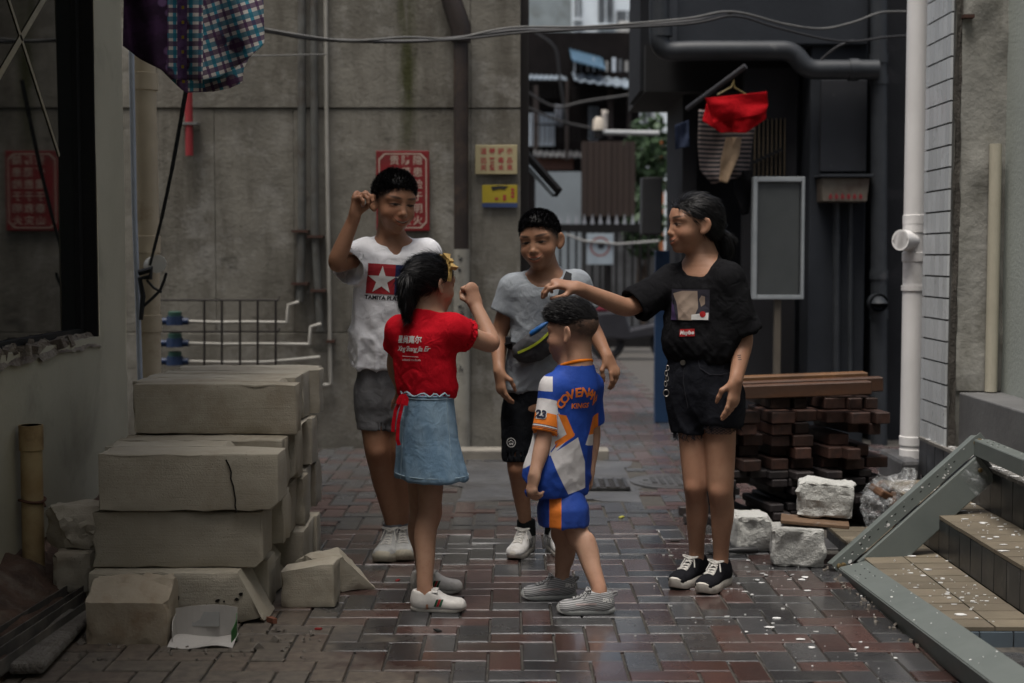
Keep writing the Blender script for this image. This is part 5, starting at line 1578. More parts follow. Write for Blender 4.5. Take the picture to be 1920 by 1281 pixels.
# cables across the lane
def cable(label, pts, r, mat, Y0, Y1):
    v = [P(x, y, Y0 + (Y1 - Y0) * i / (len(pts) - 1)) for i, (x, y) in enumerate(pts)]
    # smooth
    out = []
    for i in range(len(v) - 1):
        p0, p1, p2, p3 = v[max(i-1, 0)], v[i], v[i+1], v[min(i+2, len(v)-1)]
        for k in range(6):
            u = k / 6; out.append(.5 * ((2*p1) + (p2-p0)*u + (2*p0-5*p1+4*p2-p3)*u*u + (3*p1-p0-3*p2+p3)*u**3))
    out.append(v[-1])
    b = MB(); b.tube(out, r, 8); tag(b.build('cable', mat, smooth=True), label, 'cable')
Mcab = pm('cable_grey', (.045, .045, .048), (.03, .03, .032), 12, .5); Mcabl = pm('cable_pale', (.11, .11, .105), (.07, .07, .068), 12, .5); Mcabk = pm('cable_black', (.015, .015, .016), rough=.5)
cable('dark thick cable slung from the hanging shirt across the concrete wall', [(300, 30), (495, 58), (600, 74), (760, 78), (870, 70), (960, 58), (1060, 55), (1280, 42), (1372, 26)], .011, Mcab, 8.2, 8.6)
cable('paler cable lying along the thick dark cable', [(480, 52), (640, 76), (760, 70), (850, 72), (960, 52), (1100, 50), (1280, 36), (1372, 22), (1470, 45), (1540, 54), (1600, 42), (1650, 24), (1700, 22)], .007, Mcabl, 8.15, 8.9)
cable('thin black cable drooping under the canopy front', [(700, 80), (860, 74), (1000, 60), (1280, 46), (1375, 30), (1450, 50), (1540, 72), (1600, 78), (1660, 70), (1720, 66)], .007, Mcabk, 8.25, 8.85)
cable('thin grey wire from the canopy down to the waste pipe bend', [(1600, 76), (1570, 88), (1540, 112)], .008, Mcab, 8.8, 8.9)
cable('thin white line stretched over the concrete wall', [(420, 106), (520, 104), (612, 102)], .004, Mcabl, 8.8, 8.8)

# balcony rails, laundry and cables on the dark house
cr_ = random.Random(4)
for (x0, x1, y, n) in ((990, 1060, 150, 9), (1072, 1195, 162, 14), (1000, 1090, 232, 10)):
    b = MB(); px_box(b, x0, y, x1, y + 3, 23.3, .05); b.build('rail', Mgate, fh, org=fo)
    for k in range(n):
        xx = x0 + (x1 - x0) * (k + .5) / n; b = MB(); px_box(b, xx - .7, y, xx + .7, y + 34, 23.3, .03); b.build('baluster', Mgate, fh, org=fo)
for i, (x0, y0, x1, y1, c) in enumerate(((1064, 330, 1084, 380, (.4, .44, .47)), (1128, 206, 1140, 246, (.36, .33, .30)), (1040, 196, 1056, 236, (.12, .13, .15)))):
    b, th = cloth('l', [(x0, y0), (x0 + 1, y1)], [(x1, y0 + 1), (x1 - 2, y1 + 3)], 23.0, None, fold=.05, seed=i, freq=6, n=8, m=6)
    hang(b, th, 'washing', cloth_mat('wash_%d' % i, c), ('bluish piece of washing hanging low by the far shed', 'brown piece of washing hanging beside the lane lamp', 'dark piece of washing hanging by the far barred window')[i])
for k in range(10):
    xx = 1076 + k * 12; b = MB(); px_box(b, xx, 108 + 3 * (k % 3), xx + cr_.uniform(2, 7), 134, 23.6, .05); b.build('panel', pm('far_panel_%d' % (k % 3), ((.5, .56, .62), (.10, .11, .12), (.3, .3, .29))[k % 3], rough=.7), fh, org=fo)
for i, pts in enumerate((((985, 170), (1040, 200), (1100, 190), (1195, 176)), ((985, 200), (1060, 230), (1140, 246), (1200, 262)), ((1000, 60), (1040, 90), (1050, 150), (1062, 230)))):
    cable(('upper thin black wire sagging across the dark house', 'lower thin black wire sagging across the dark house', 'black wire running down the dark house front')[i], pts, .02, Mcabk, 22.8, 22.8)
# ------------------------------------------------------------------ concrete blocks, timber, bag, frame, small things
def block_mat():
    t = NT('aerated_block'); r = t.rand()
    v = t.vm('ADD', t.coord(), t.comb(t.m('MULTIPLY', r, 37.0), t.m('MULTIPLY', r, 91.0), t.m('MULTIPLY', r, 13.0)))
    col = t.mix(t.mr(t.noise(v, 4, 6, .65), .3, .7), (.42, .385, .315), (.33, .295, .23))
    col = t.mix(t.m('MULTIPLY', t.mr(t.noise(v, 2.3, 6, .7, .4), .52, .75), .8), col, (.24, .195, .14))
    pit = t.mr(t.voro(v, 70), .16, .10)
    pit = t.m('MULTIPLY', pit, t.mr(t.noise(v, 9, 3), .5, .62))
    col = t.mix(t.m('MULTIPLY', pit, .6), col, (.14, .12, .09))
    col = t.scale(col, t.mr(r, 0, 1, .88, 1.12))
    saw = t.noise(t.vm('MULTIPLY', v, (3, 3, 90)), 1.6, 4, .7)
    t.p(Base_Color=col, Roughness=.95); t.b.inputs['Specular IOR Level'].default_value = .1
    t.bump(t.m('ADD', t.m('ADD', t.m('MULTIPLY', saw, .7), t.noise(v, 170, 4, .7)), t.m('MULTIPLY', pit, -2.0)), .5, .004)
    return t.mat
Mblock = block_mat()
Mblock2 = pm('pale_block_piece', (.42, .42, .40), (.35, .35, .33), 7, .92, rv=.05, bump=.8, bscale=70, bdist=.01, dirt=(.25, .24, .22), dscale=5, dlo=.55)
def stone(name, size, loc, rot, label, mat, group=None, chips=.012, seed=0, rough=.002, cuts=(), parent=None, n=7, rfaces=()):
    """block with worn edges; cuts: planes (point, normal) in local half-size units broken off; rfaces: faces torn rough"""
    bm = bmesh.new(); bmesh.ops.create_cube(bm, size=1.0)
    sx_, sy_, sz_ = size
    bmesh.ops.scale(bm, vec=size, verts=bm.verts)
    bmesh.ops.bevel(bm, geom=bm.edges[:], offset=chips, segments=2, profile=.6, affect='EDGES')
    for pt, nn in cuts:
        r = bmesh.ops.bisect_plane(bm, geom=bm.verts[:] + bm.edges[:] + bm.faces[:], plane_co=Vector((pt[0]*sx_/2, pt[1]*sy_/2, pt[2]*sz_/2)), plane_no=Vector(nn), clear_outer=True)
        bmesh.ops.holes_fill(bm, edges=[e for e in bm.edges if e.is_boundary])
    bmesh.ops.triangulate(bm, faces=bm.faces[:])
    for _ in range(5):
        es = [e for e in bm.edges if e.calc_length() > max(size) / n]
        if not es: break
        bmesh.ops.subdivide_edges(bm, edges=es, cuts=1); bmesh.ops.triangulate(bm, faces=bm.faces[:])
    V = np.array([v.co for v in bm.verts]); bm.normal_update(); N = np.array([v.normal for v in bm.verts])
    d = fbm(V * 28 + seed * 3.7, 3, seed) * rough
    edge = (np.abs(V) / (np.array(size) / 2)); ed = np.sort(edge, 1)[:, 1]
    d -= np.clip((ed - .8) * 5, 0, 1) * np.maximum(fbm(V * 22 + seed, 2, seed + 3), 0) * chips * 2.6
    for ax_, sg in rfaces:
        m = (V[:, ax_] * sg > size[ax_] / 2 * .93); d = d + m * (fbm(V * 30 + seed, 3, seed + 8) * .010)
    V = V + N * d[:, None]
    for v, c in zip(bm.verts, V): v.co = c
    me = bpy.data.meshes.new(name); bm.to_mesh(me); bm.free(); me.materials.append(mat)
    me.polygons.foreach_set('use_smooth', [True] * len(me.polygons))
    me.set_sharp_from_angle(angle=math.radians(38))
    o = obj(name, me, parent, loc, rot)
    if label: tag(o, label, 'block', group)
    return o
GB = 'pale blocks stacked by the plastered wall'
def px_block(x0, x1, ytop, ybot, Y, depth, label, seed, rot=0.0, chips=.010, cuts=(), grp=GB, name='concrete_block', mat=None, rfaces=(), rough=.002):
    a_, c_ = P(x0, ybot, Y), P(x1, ytop, Y)
    return stone(name, (c_.x - a_.x, depth, c_.z - a_.z - .002), ((a_.x + c_.x) / 2, Y + depth / 2, (a_.z + c_.z) / 2), (0, 0, rot), label, mat or Mblock, grp, chips, seed, rough, cuts, rfaces=rfaces)
def zblock(X0, X1, z0, z1, Y0, depth, label, seed, rot=0.0, cuts=(), chips=.0055):
    return stone('concrete_block', (X1 - X0, depth - .004, z1 - z0 - .003), ((X0 + X1) / 2, Y0 + depth / 2, (z0 + z1) / 2), (0, 0, rot), label, Mblock, GB, chips, seed, .002, cuts)
za = [0.0, .172, .362, .556, .742]
cracked = None
# front face of the stack, four courses
zblock(-1.385, -.80, za[0], za[1], 4.58, .19, 'front block of the lowest course with a broken right end and dark holes', 1, 0, [((.80, 0, .2), (1, 0, .55))], .014)
zblock(-1.385, -.822, za[1], za[2], 4.64, .19, 'front block of the second course from the ground', 2, .004, [((.95, 0, -.85), (1, 0, -1.1))])
cr = zblock(-1.355, -.765, za[2], za[3], 4.62, .19, 'front block of the third course with a jagged crack near its right end', 3, -.006, [((.96, 0, -.8), (1, 0, -.9))])
zblock(-1.365, -.775, za[3], za[4], 5.10, .11, 'front block of the top course', 4, -.004)
# crack: a thin dark fissure standing 1 mm proud of the face it splits
b = MB(); pts = [P(x, y, 4.6165) for x, y in ((424, 862), (430, 874), (434, 886), (433, 898), (438, 912), (440, 926), (442, 938), (441, 948), (444, 961))]
Mcrk = pm('fissure', (.012, .010, .008), rough=1.0)
cl = [q - cr.location for q in pts]
for a_, c_ in zip(cl, cl[1:]): b.bar(a_, c_, .0045, .003, up=(0, 1, 0))
b.build('crack', Mcrk, cr)
lowb = [o_ for o_ in COL.objects if o_.get('label', '').startswith('front block of the lowest')][0]
for px, py, s in ((326, 1112, .016), (332, 1122, .010), (408, 1126, .009), (444, 1124, .007), (452, 1114, .008), (420, 1128, .004)):
    q = P(px, py, 4.5795) - lowb.location; b = MB(); k = 7
    b.prism([(q.x + s * math.cos(i * 6.28 / k) * rnd.uniform(.6, 1.3), q.z + s * .7 * math.sin(i * 6.28 / k) * rnd.uniform(.6, 1.3)) for i in range(k)], q.y - .001, q.y + .004, 'y'); b.build('pit', Mcrk, lowb)
# rows behind, stepping back
rr = random.Random(12); nseed = 10
places = {0: 'lowest', 1: 'second', 2: 'third', 3: 'top'}
ordn = ['first', 'second', 'third', 'fourth', 'fifth', 'sixth']
for lay in range(4):
    Y = {0: 4.775, 1: 4.835, 2: 4.815, 3: 5.215}[lay]; k = 0
    while Y < 5.95 and k < 6:
        dpt = rr.choice((.11, .15, .19)) if lay < 3 else rr.choice((.13, .17))
        sh = rr.uniform(-.03, .015) + .006 * k
        cut = [((.92, 0, rr.choice((-.8, .8))), (1, 0, rr.choice((-1.0, .9))))] if rr.random() < .45 else []
        zblock(-1.39 + sh * .6, -.81 + sh, za[lay] + .001, za[lay + 1], Y, dpt, '%s block behind the front one in the %s course of the stack' % (ordn[k], places[lay]), nseed, rr.uniform(-.012, .012), cut)
        nseed += 1; Y += dpt + .006; k += 1
# loose pieces by the stack
px_block(160, 314, 1097, 1222, 4.335, .16, 'stained half block standing in front of the stack', 50, .0, .016, [((0, -.2, .8), (0, -.55, 1))], None, 'half_block', pm('stained_block', (.37, .32, .245), (.30, .25, .185), 5, .92, bump=.5, bscale=90, dirt=(.20, .13, .075), dscale=5, dlo=.5), rfaces=((2, 1),), rough=.004)
px_block(78, 186, 952, 1034, 4.86, .17, 'rough broken block piece lodged between the stack and the wall', 51, .1, .022, [((-.6, -.5, -.4), (-1, -.8, -.3)), ((.0, -.8, .7), (.1, -1, .6))], None, 'block_piece', Mblock, ((1, -1),), .008)
px_block(97, 168, 1036, 1120, 4.82, .18, 'small block piece under the rough lodged piece', 52, .05, .018, (), None, 'block_piece', Mblock, (), .004)
pb_ = G(580, 1150)
stone('half_block', (.185, .13, .150), (P(578, 1150, 4.79).x, 4.86, .0755), (0, -.03, -.06), 'half block on the paving to the right of the stack', Mblock, None, .008, 53, .002, [((0, 0, .86), (-.16, 0, 1))])
stone('broken_slab', (.26, .22, .13), (P(622, 1060, 5.08).x, 5.12, .066), (0, .05, .5), 'broken slab piece lying behind the half block by the stack', Mblock, None, .012, 54, .005, [((.5, -.3, .2), (.7, -.2, .75)), ((-.4, .5, .6), (-.3, .5, 1))])
# three grey pieces at the right
G3 = None
stone('block_piece', (.165, .20, .145), (P(1418, 1000, 5.72).x, 5.80, .073), (0, 0, .05), 'pale grey block piece beside the older girl\'s feet', Mblock2, G3, .018, 60, .004, [((.75, 0, .75), (1, 0, .9))], rfaces=((1, -1),))
stone('block_piece', (.20, .15, .150), (P(1502, 1030, 5.42).x, 5.50, .076), (0, 0, -.14), 'rough pale block carrying another block, by the grey frame', Mblock2, G3, .012, 61, .003, (), rfaces=((1, -1),))
stone('block_piece', (.215, .15, .130), (P(1553, 975, 5.52).x, 5.58, .247), (0, .05, -.22), 'rough pale block lying on top of the other pale block', Mblock2, G3, .010, 62, .003, (), rfaces=((1, -1), (2, 1)))
b = MB(); b.box((-.13, -.10, 0), (.13, .05, .014))
o = b.build('board_scrap', pm('ply_scrap', (.14, .085, .05), (.10, .06, .035), 20, .8, dirt=(.3, .29, .28), dscale=9, dlo=.6), bevel=.003); o.location = (P(1530, 1000, 5.5).x, 5.53, .159); o.rotation_euler = (0, .05, -.2)
tag(o, 'splintered board scrap wedged between the two pale blocks', 'board')
# tool with a dark handle
hp = G(1372, 1040); t = thing('hand_tool', 'dark handled tool lying by the older girl\'s feet', 'tool', (hp.x, hp.y, 0), rot=(0, 0, .0))
b = MB(); b.tube([(-.02, 0, .016), (.03, 0, .018), (.09, 0, .018), (.105, 0, .016)], [.009, .014, .015, .010], 10); b.build('handle', pm('tool_handle', (.02, .02, .021), rough=.5), t, True)
b = MB(); b.prism([(-.02, -.006), (-.02, .006), (-.09, .022), (-.10, .0), (-.09, -.022)], .010, .014, 'z'); b.build('blade', pm('tool_steel', (.06, .06, .06), rough=.5, metal=.7), t)
# crushed white carton by the half block
cp = G(378, 1213); ct = thing('paper_carton', 'crushed white paper carton with a green flap before the stack', 'carton', (cp.x, cp.y, 0))
Mcart = pm('carton_white', (.45, .43, .40), (.38, .36, .34), 8, .7); cw_, ch_ = .095, .098
b = MB(); b.grid(lambda u, v: (-cw_ + 2 * cw_ * u, .075 - .01 * math.sin(u * 5), .004 + (ch_ + .012 * math.sin(math.pi * u)) * v), 10, 5); o = b.build('back', Mcart, ct); o.modifiers.new('t', 'SOLIDIFY').thickness = .002
b = MB(); b.grid(lambda u, v: (-cw_ * 1.05 + 2.1 * cw_ * u, .075 - .10 * v + .004 * math.sin(u * 9), .006 + .012 * (1 - v) + .006 * math.sin(u * 7 + v * 3)), 12, 6); o = b.build('base', Mcart, ct); o.modifiers.new('t', 'SOLIDIFY').thickness = .002
for sg in (-1, 1):
    b = MB(); b.grid(lambda u, v: (sg * (cw_ + .004 * math.sin(u * 4)), .075 - .07 * u, .008 + (ch_ * .8 * (1 - .5 * u)) * v), 6, 5); o = b.build('side', Mcart if sg < 0 else pm('carton_green', (.03, .13, .03), rough=.6), ct); o.modifiers.new('t', 'SOLIDIFY').thickness = .002
b = MB(); b.grid(lambda u, v: (-cw_ * .45 + .9 * cw_ * u, .068 - .004 * v, ch_ - .006 - .045 * v), 6, 4); o = b.build('flap', pm('carton_grey', (.33, .33, .32), rough=.7), ct); o.modifiers.new('t', 'SOLIDIFY').thickness = .002
# steel channels on the earth
Mchan = pm('dusty_steel', (.085, .08, .072), (.055, .05, .045), 9, .7, coords='World', dirt=(.19, .165, .135), dscale=5, dlo=.48)
for i, (a_, c_, lab) in enumerate((((-20, 1212), (160, 1098), 'dusty steel channel on the ground nearest the earth bank'), ((-30, 1262), (172, 1122), 'dusty steel channel lying beside the first one'))):
    A, C_ = G(*a_, z=.05), G(*c_, z=.05); b = MB(); d = (C_ - A).normalized(); s_ = Vector((-d.y, d.x, 0)) * .028
    b.bar(A - Vector((0, 0, .02)), C_ - Vector((0, 0, .02)), .06, .004); b.bar(A + s_, C_ + s_, .004, .045); b.bar(A - s_, C_ - s_, .004, .045)
    tag(b.build('steel_channel', Mchan, org=A), lab, 'channel')
A, C_ = G(48, 1255, .03), G(150, 1150, .03); b = MB(); b.bar(A, C_, .10, .035)
b2 = b.build('mortar_ridge', pm('mortar_lump', (.20, .185, .16), (.12, .105, .09), 20, .95, bump=1, bscale=60, bdist=.02), bevel=.012); tag(b2, 'ridge of old mortar beside the steel channels', 'mortar')
b = MB(); b.tube([P(48, 1148, 4.75), P(62, 1135, 4.78), P(135, 1098, 4.9)], .003, 6)
tag(b.build('wire_scrap', pm('white_wire', (.4, .38, .34), rough=.5), smooth=True), 'pale wire end on the earth bank', 'wire')

# ------------------------------------------------------------------ timber stack
Mtim = pm('dark_red_timber', (.060, .028, .020), (.028, .014, .011), 14, .45, .7, rv=.5, stretch=(2.5, .4, 2.5), bump=.4, bscale=60, dirt=(.022, .016, .014), dscale=6, dlo=.5, dhi=.75)
Mtim2 = pm('black_timber', (.026, .021, .021), (.017, .014, .015), 9, .45, .65, rv=.35, bump=.4, bscale=60, dirt=(.05, .038, .034), dscale=7, dlo=.55)
Mtop = pm('orange_timber', (.095, .038, .015), (.040, .019, .011), 6, .5, .7, bump=.3, bscale=50, stretch=(.3, 2, 2), dirt=(.05, .028, .018), dscale=5, dlo=.52)
rr = random.Random(31); YT = 6.25
xg0, xg1 = P(1352, 0, YT).x, P(1672, 0, YT).x
def timber(w, h, L, loc, rz, mat, label, grp, ry=0):
    b = MB(); b.box((-w / 2, 0, -h / 2), (w / 2, L, h / 2)); o = b.build('timber', mat, bevel=.004, seg=1); o.location = loc; o.rotation_euler = (rr.gauss(0, .01), ry + rr.gauss(0, .01), rz)
    tag(o, label, 'timber', grp); return o
zt_top = P(1500, 738, YT).z
layers = [(.034, 7), (.052, 5)]
z = .0; lay = 0
ORD = 'first second third fourth fifth sixth seventh eighth ninth tenth eleventh twelfth thirteenth fourteenth fifteenth'.split()
G1, G2 = 'thin black timbers low in the stack', 'short red-brown timbers high in the stack'
while z < zt_top - .03:
    low = lay < 7
    h = .036 if low else .053
    cnt_ = 0
    for (gx0, gx1) in ((xg0, xg0 + .20), (xg0 + .235, xg0 + .455), (xg0 + .49, xg1)):
        x = gx0 + rr.uniform(-.01, .015)
        while x < gx1 - .05:
            w = rr.uniform(.055, .105)
            if rr.random() > (.06 if low else .10):
                timber(w, h - .003, rr.uniform(.30, .45), (x + w / 2, YT + rr.uniform(-.06, .09), z + h / 2), rr.uniform(.16, .26), Mtim2 if low else Mtim,
                       '%s timber end, %s from the left, %s layer up in the timber stack' % ('blackish' if low else 'red-brown', ORD[cnt_], ORD[lay]), G1 if low else G2)
                cnt_ += 1
            x += w + rr.uniform(.004, .022)
    z += h; lay += 1
zt = z + .004
def longt(a, c, Y, w, h, mat, label):
    A, C_ = P(*a, Y), P(*c, Y); b = MB(); L = (C_ - A).length
    n = 14
    for i in range(1): b.box((0, -w / 2, -h / 2), (L, w / 2, h / 2))
    o = b.build('timber', mat, bevel=.004, seg=1); o.location = (A.x, Y, zt + h / 2); o.rotation_euler = (0, -.035, 0.03); tag(o, label, 'timber'); return o
longt((1372, 745), (1632, 720), YT - .03, .07, .058, Mtop, 'long rust-brown timber lying across the front top of the stack')
longt((1380, 722), (1655, 716), YT + .09, .07, .064, Mtop, 'long timber lying behind the front one on top of the stack')
longt((1385, 712), (1625, 702), YT + .22, .09, .078, pm('ochre_timber', (.17, .078, .026), (.085, .04, .016), 6, .6, bump=.3, bscale=50), 'ochre timber farthest back on top of the stack')
for i, (px, py) in enumerate(((1262, 968), (1272, 985))):
    q = G(px + 12, py)
    timber(.05, .04, .42, (q.x, q.y + .03, .022), -math.pi / 2 + .06 * i, Mtim2, ('upper' if i == 0 else 'lower') + ' stray timber end on the paving behind the older girl', None)

# ------------------------------------------------------------------ clear plastic bag of scraps
bc_ = P(1672, 985, 6.02)
bag_ = thing('plastic_bag', 'clear crumpled plastic bag of scraps behind the grey frame', 'bag', (bc_.x, 6.05, 0))
fd = Field(axis(-.22, .22, .007), axis(-.17, .17, .007), axis(-.01, .36, .007))
fd.ell((0, 0, .12), (.135, .11, .14), None, 0); fd.cone((.05, 0, .18), (.09, 0, .27), .075, .045, .05); fd.cone((-.04, 0, .16), (-.05, 0, .27), .06, .025, .05)
V, F = fd.verts(); N_ = vnormals(V, F); V = V + N_ * ((np.abs(fbm(V * 11, 2, 4)) * -.045 + np.abs(fbm(V * 30, 2, 9)) * -.010))[:, None]; V[:, 2] = np.maximum(V[:, 2], .003)
tpl = NT('clear_plastic'); tpl.p(Base_Color=(.55, .57, .58), Roughness=.05, Alpha=tpl.mr(tpl.noise(tpl.coord(), 14, 4, .7, 1.5), .40, .66, .06, .45)); tpl.b.inputs['Specular IOR Level'].default_value = 1.0
tpl.bump(tpl.noise(tpl.coord(), 26, 3, .5, 2.0), .9, .02)
obj('skin', npmesh('skin', V, F, tpl.mat, True), bag_)
for i in range(7):
    b = MB(); c = Vector((rr.uniform(-.07, .07), rr.uniform(-.05, .05), rr.uniform(.05, .20))); s = rr.uniform(.02, .035)
    M_ = Matrix.Translation(c) @ Euler((rr.random() * 3, rr.random() * 3, rr.random() * 3)).to_matrix().to_4x4(); b.box((-s, -s * .5, -s * 1.6), (s, s * .5, s * 1.6), 0, M_); b.build('scrap', pm('brown_scrap', (.12, .06, .03), (.07, .035, .02), 15, .6), bag_, bevel=.008)

# ------------------------------------------------------------------ grey steel frame tipped over the steps
fr = thing('shelf_unit', 'grey painted steel shelf frame tipped over the steps', 'shelf frame', (1.25, 5.4, 0)); fo_ = Vector((1.25, 5.4, 0))
Mfg = pm('grey_steel_paint', (.120, .135, .127), (.098, .112, .105), 5, .45, .55, bump=.08, bscale=60, dirt=(.13, .145, .14), dscale=4, dlo=.6, dhi=.85)
A0, A1 = P(1566, 1068, 5.36), P(1838, 826, 5.50)
d1 = (A1 - A0).normalized(); nface = Vector((0, -1, .0)); nface = (nface - d1 * nface.dot(d1)).normalized(); upv = nface.cross(d1) * -1
if upv.z < 0: upv = -upv
def slab(a, c, wv, tv, w, t):
    """bar from a to c with width vector wv and thickness vector tv"""
    vs = []
    for p_ in (a, c):
        for i, k in ((-1, -1), (1, -1), (1, 1), (-1, 1)): vs.append(p_ + wv * (w / 2 * i) + tv * (t / 2 * k))
    return vs, [(0, 1, 2, 3), (7, 6, 5, 4), (0, 4, 5, 1), (1, 5, 6, 2), (2, 6, 7, 3), (3, 7, 4, 0)]
b = MB(); b.add(*slab(A0 + upv * .0, A1 + d1 * .02, upv, nface, .05, .004)); b.add(*slab(A0 + upv * .025 - nface * .02, A1 + upv * .025 - nface * .02, nface, upv, .045, .004)); b.build('upright_flange', Mfg, fr, org=fo_, bevel=.002)
q0, q1 = A0 + d1 * .085 - upv * .092 + nface * .012, A1 - d1 * .05 - upv * .092 + nface * .012
b = MB(); b.add(*slab(q0, q1, upv, nface, .115, .004)); b.add(*slab(q0 - upv * .057 - nface * .03, q1 - upv * .057 - nface * .03, nface, upv, .06, .004)); b.add(*slab(q0 + upv * .057 - nface * .012, q1 + upv * .057 - nface * .012, nface, upv, .024, .004)); b.build('cover', Mfg, fr, org=fo_, bevel=.004)
b = MB(); b.add(*slab(A0 + d1 * .06 - upv * .08 - nface * .02, A1 - d1 * .02 - upv * .08 - nface * .02, upv, nface, .09, .004)); b.build('inner_web', pm('web_dark', (.03, .033, .035), rough=.6), fr, org=fo_)
B1 = Vector((1.275, 3.55, .075)); B0 = P(1578, 1074, 5.34) + Vector((.02, 0, -.005))
d2 = (B1 - B0).normalized(); w2 = Vector((0, 0, 1)).cross(d2).normalized(); u2 = w2.cross(d2) * -1
if u2.z < 0: u2 = -u2
til = (u2 * .97 + w2 * (-.24 if w2.x > 0 else .24)).normalized(); wid = til.cross(d2).normalized()
if wid.x < 0: wid = -wid
b = MB(); b.add(*slab(B0 + til * .03 + wid * .03, B1 + til * .03 + wid * .03, wid, til, .105, .004)); b.add(*slab(B0 - wid * .0245 - til * .008, B1 - wid * .0245 - til * .008, til, wid, .075, .004)); b.add(*slab(B0 + wid * .082, B1 + wid * .082, til, wid, .06, .004)); b.build('lower_rail', Mfg, fr, org=fo_, bevel=.003)
C0 = A1 + d1 * .0 - upv * .01; C1 = P(1935, 868, 4.95)
d3 = (C1 - C0).normalized(); w3 = Vector((0, 0, 1)).cross(d3).normalized(); u3 = d3.cross(w3); u3 = u3 if u3.z > 0 else -u3
b = MB(); b.add(*slab(C0 + u3 * .01, C1 + u3 * .01, w3, u3, .06, .004)); b.add(*slab(C0 - w3 * (.03 if w3.x > 0 else -.03) - u3 * .02, C1 - w3 * (.03 if w3.x > 0 else -.03) - u3 * .02, u3, w3, .06, .004)); b.build('upper_rail', Mfg, fr, org=fo_, bevel=.003)
Mbolt = pm('brass_bolt', (.32, .24, .12), (.2, .14, .07), 40, .4, metal=.8)
for q in (A0 + d1 * .02, A0 + d1 * .035 - upv * .008, A1 - d1 * .005, A1 - d1 * .02 + upv * .004):
    b = MB(); b.tube([q + nface * .002, q + nface * .010, q + nface * .012], [.011, .010, .005], 10); b.build('bolt', Mbolt, fr, True, fo_)
for q in (q0 + d1 * .035 - upv * .015, q1 - d1 * .03 + upv * .01):
    b = MB(); b.tube([q + nface * .002, q + nface * .008, q + nface * .010], [.010, .009, .005], 10); b.build('bolt', Mbolt, fr, True, fo_)
b = MB(); Mslot = pm('slot_dark', (.012, .012, .013), rough=.9)
for i in range(13):
    q = A0 + d1 * (.09 + i * .045); b.add(*slab(q + nface * .0022 + upv * .006, q + nface * .0022 + d1 * .009 + upv * .006, upv, nface, .004, .001))
for i in range(3):
    for s_ in (-.02, .015):
        q = B0 + d2 * (.12 + i * .075) + til * .0325 + wid * (.03 + s_); b.add(*slab(q, q + d2 * .011, wid, til, .004, .001))
for i in range(3):
    for s_ in (-.012, .012):
        q = C0 + d3 * (.10 + i * .06) + u3 * .0125 + w3 * s_; b.add(*slab(q, q + d3 * .01, w3, u3, .004, .001))
o = b.build('slots', Mslot, fr, org=fo_); o['kind'] = 'stuff'
# torn clear film taped on the frame
b = MB(); b.grid(lambda u, v: q1 - d1 * (.02 + .09 * u) + upv * (.05 - .11 * v) + nface * (.006 + .006 * math.sin(u * 9 + v * 5)), 8, 8); b.build('film', tpl.mat, fr, True, fo_)
b = MB(); b.grid(lambda u, v: B0 + d2 * (.02 + .05 * u) + til * (.035 - .09 * v * (1 + .3 * math.sin(u * 6))) - wid * (.026 + .02 * v), 8, 8); b.build('film', tpl.mat, fr, True, fo_)

# ------------------------------------------------------------------ white paint flakes and litter
rr = random.Random(77); Mflake = pm('paint_flake', (.66, .66, .65), (.55, .55, .54), 30, .7)
def flakes(name, label, spots, n, z, smin, smax, normal=None):
    b = MB()
    for _ in range(n):
        cx, cy, sx_, sy_ = rr.choice(spots); x, y = rr.gauss(cx, sx_), rr.gauss(cy, sy_); s = rr.uniform(smin, smax) * (rr.random() ** 3 * 1.7 + .28); k = rr.randint(5, 8); a0 = rr.random() * 6; el = rr.uniform(.35, 1)
        pts = [(x + s * math.cos(a0 + 2 * math.pi * i / k) * rr.uniform(.6, 1.2), y + s * el * math.sin(a0 + 2 * math.pi * i / k) * rr.uniform(.6, 1.2)) for i in range(k)]
        zz = z(x, y) if callable(z) else z
        if zz is None: continue
        b.prism(pts, zz, zz + rr.uniform(.0015, .004))
    return tag(b.build(name, Mflake), label, 'debris', None, 'stuff')
g1, g2, g3, g4 = G(1440, 1090), G(1400, 1180), G(1560, 1210), G(1340, 1050)
flakes('paint_flakes', 'white paint flakes scattered on the paving by the frame', [(g1.x, g1.y, .16, .12), (g1.x + .02, g1.y, .22, .3), (g2.x, g2.y, .13, .12), (g3.x, g3.y, .12, .2), (g4.x, g4.y, .14, .14)], 140, lambda x, y: .002 if x < 1.33 else None, .0025, .011)
flakes('paint_flakes', 'white paint flakes on the beige treads of the steps', [(1.5, 5.0, .09, .3), (1.5, 4.6, .09, .25), (1.76, 4.9, .06, .35), (1.76, 5.6, .06, .3)], 210, lambda x, y: (.053 if 1.35 < x < 1.64 and 4.36 < y < 5.95 else .204 if 1.66 < x < 1.86 and y < 6.2 else None), .003, .014)
flakes('paint_flakes', 'white paint flakes heaped on the upper ledge of the steps', [(1.90, 5.6, .02, .35), (1.90, 6.2, .02, .15)], 260, lambda x, y: .377 if 1.87 < x < 1.925 and y < 6.45 else None, .004, .016)
b = MB()
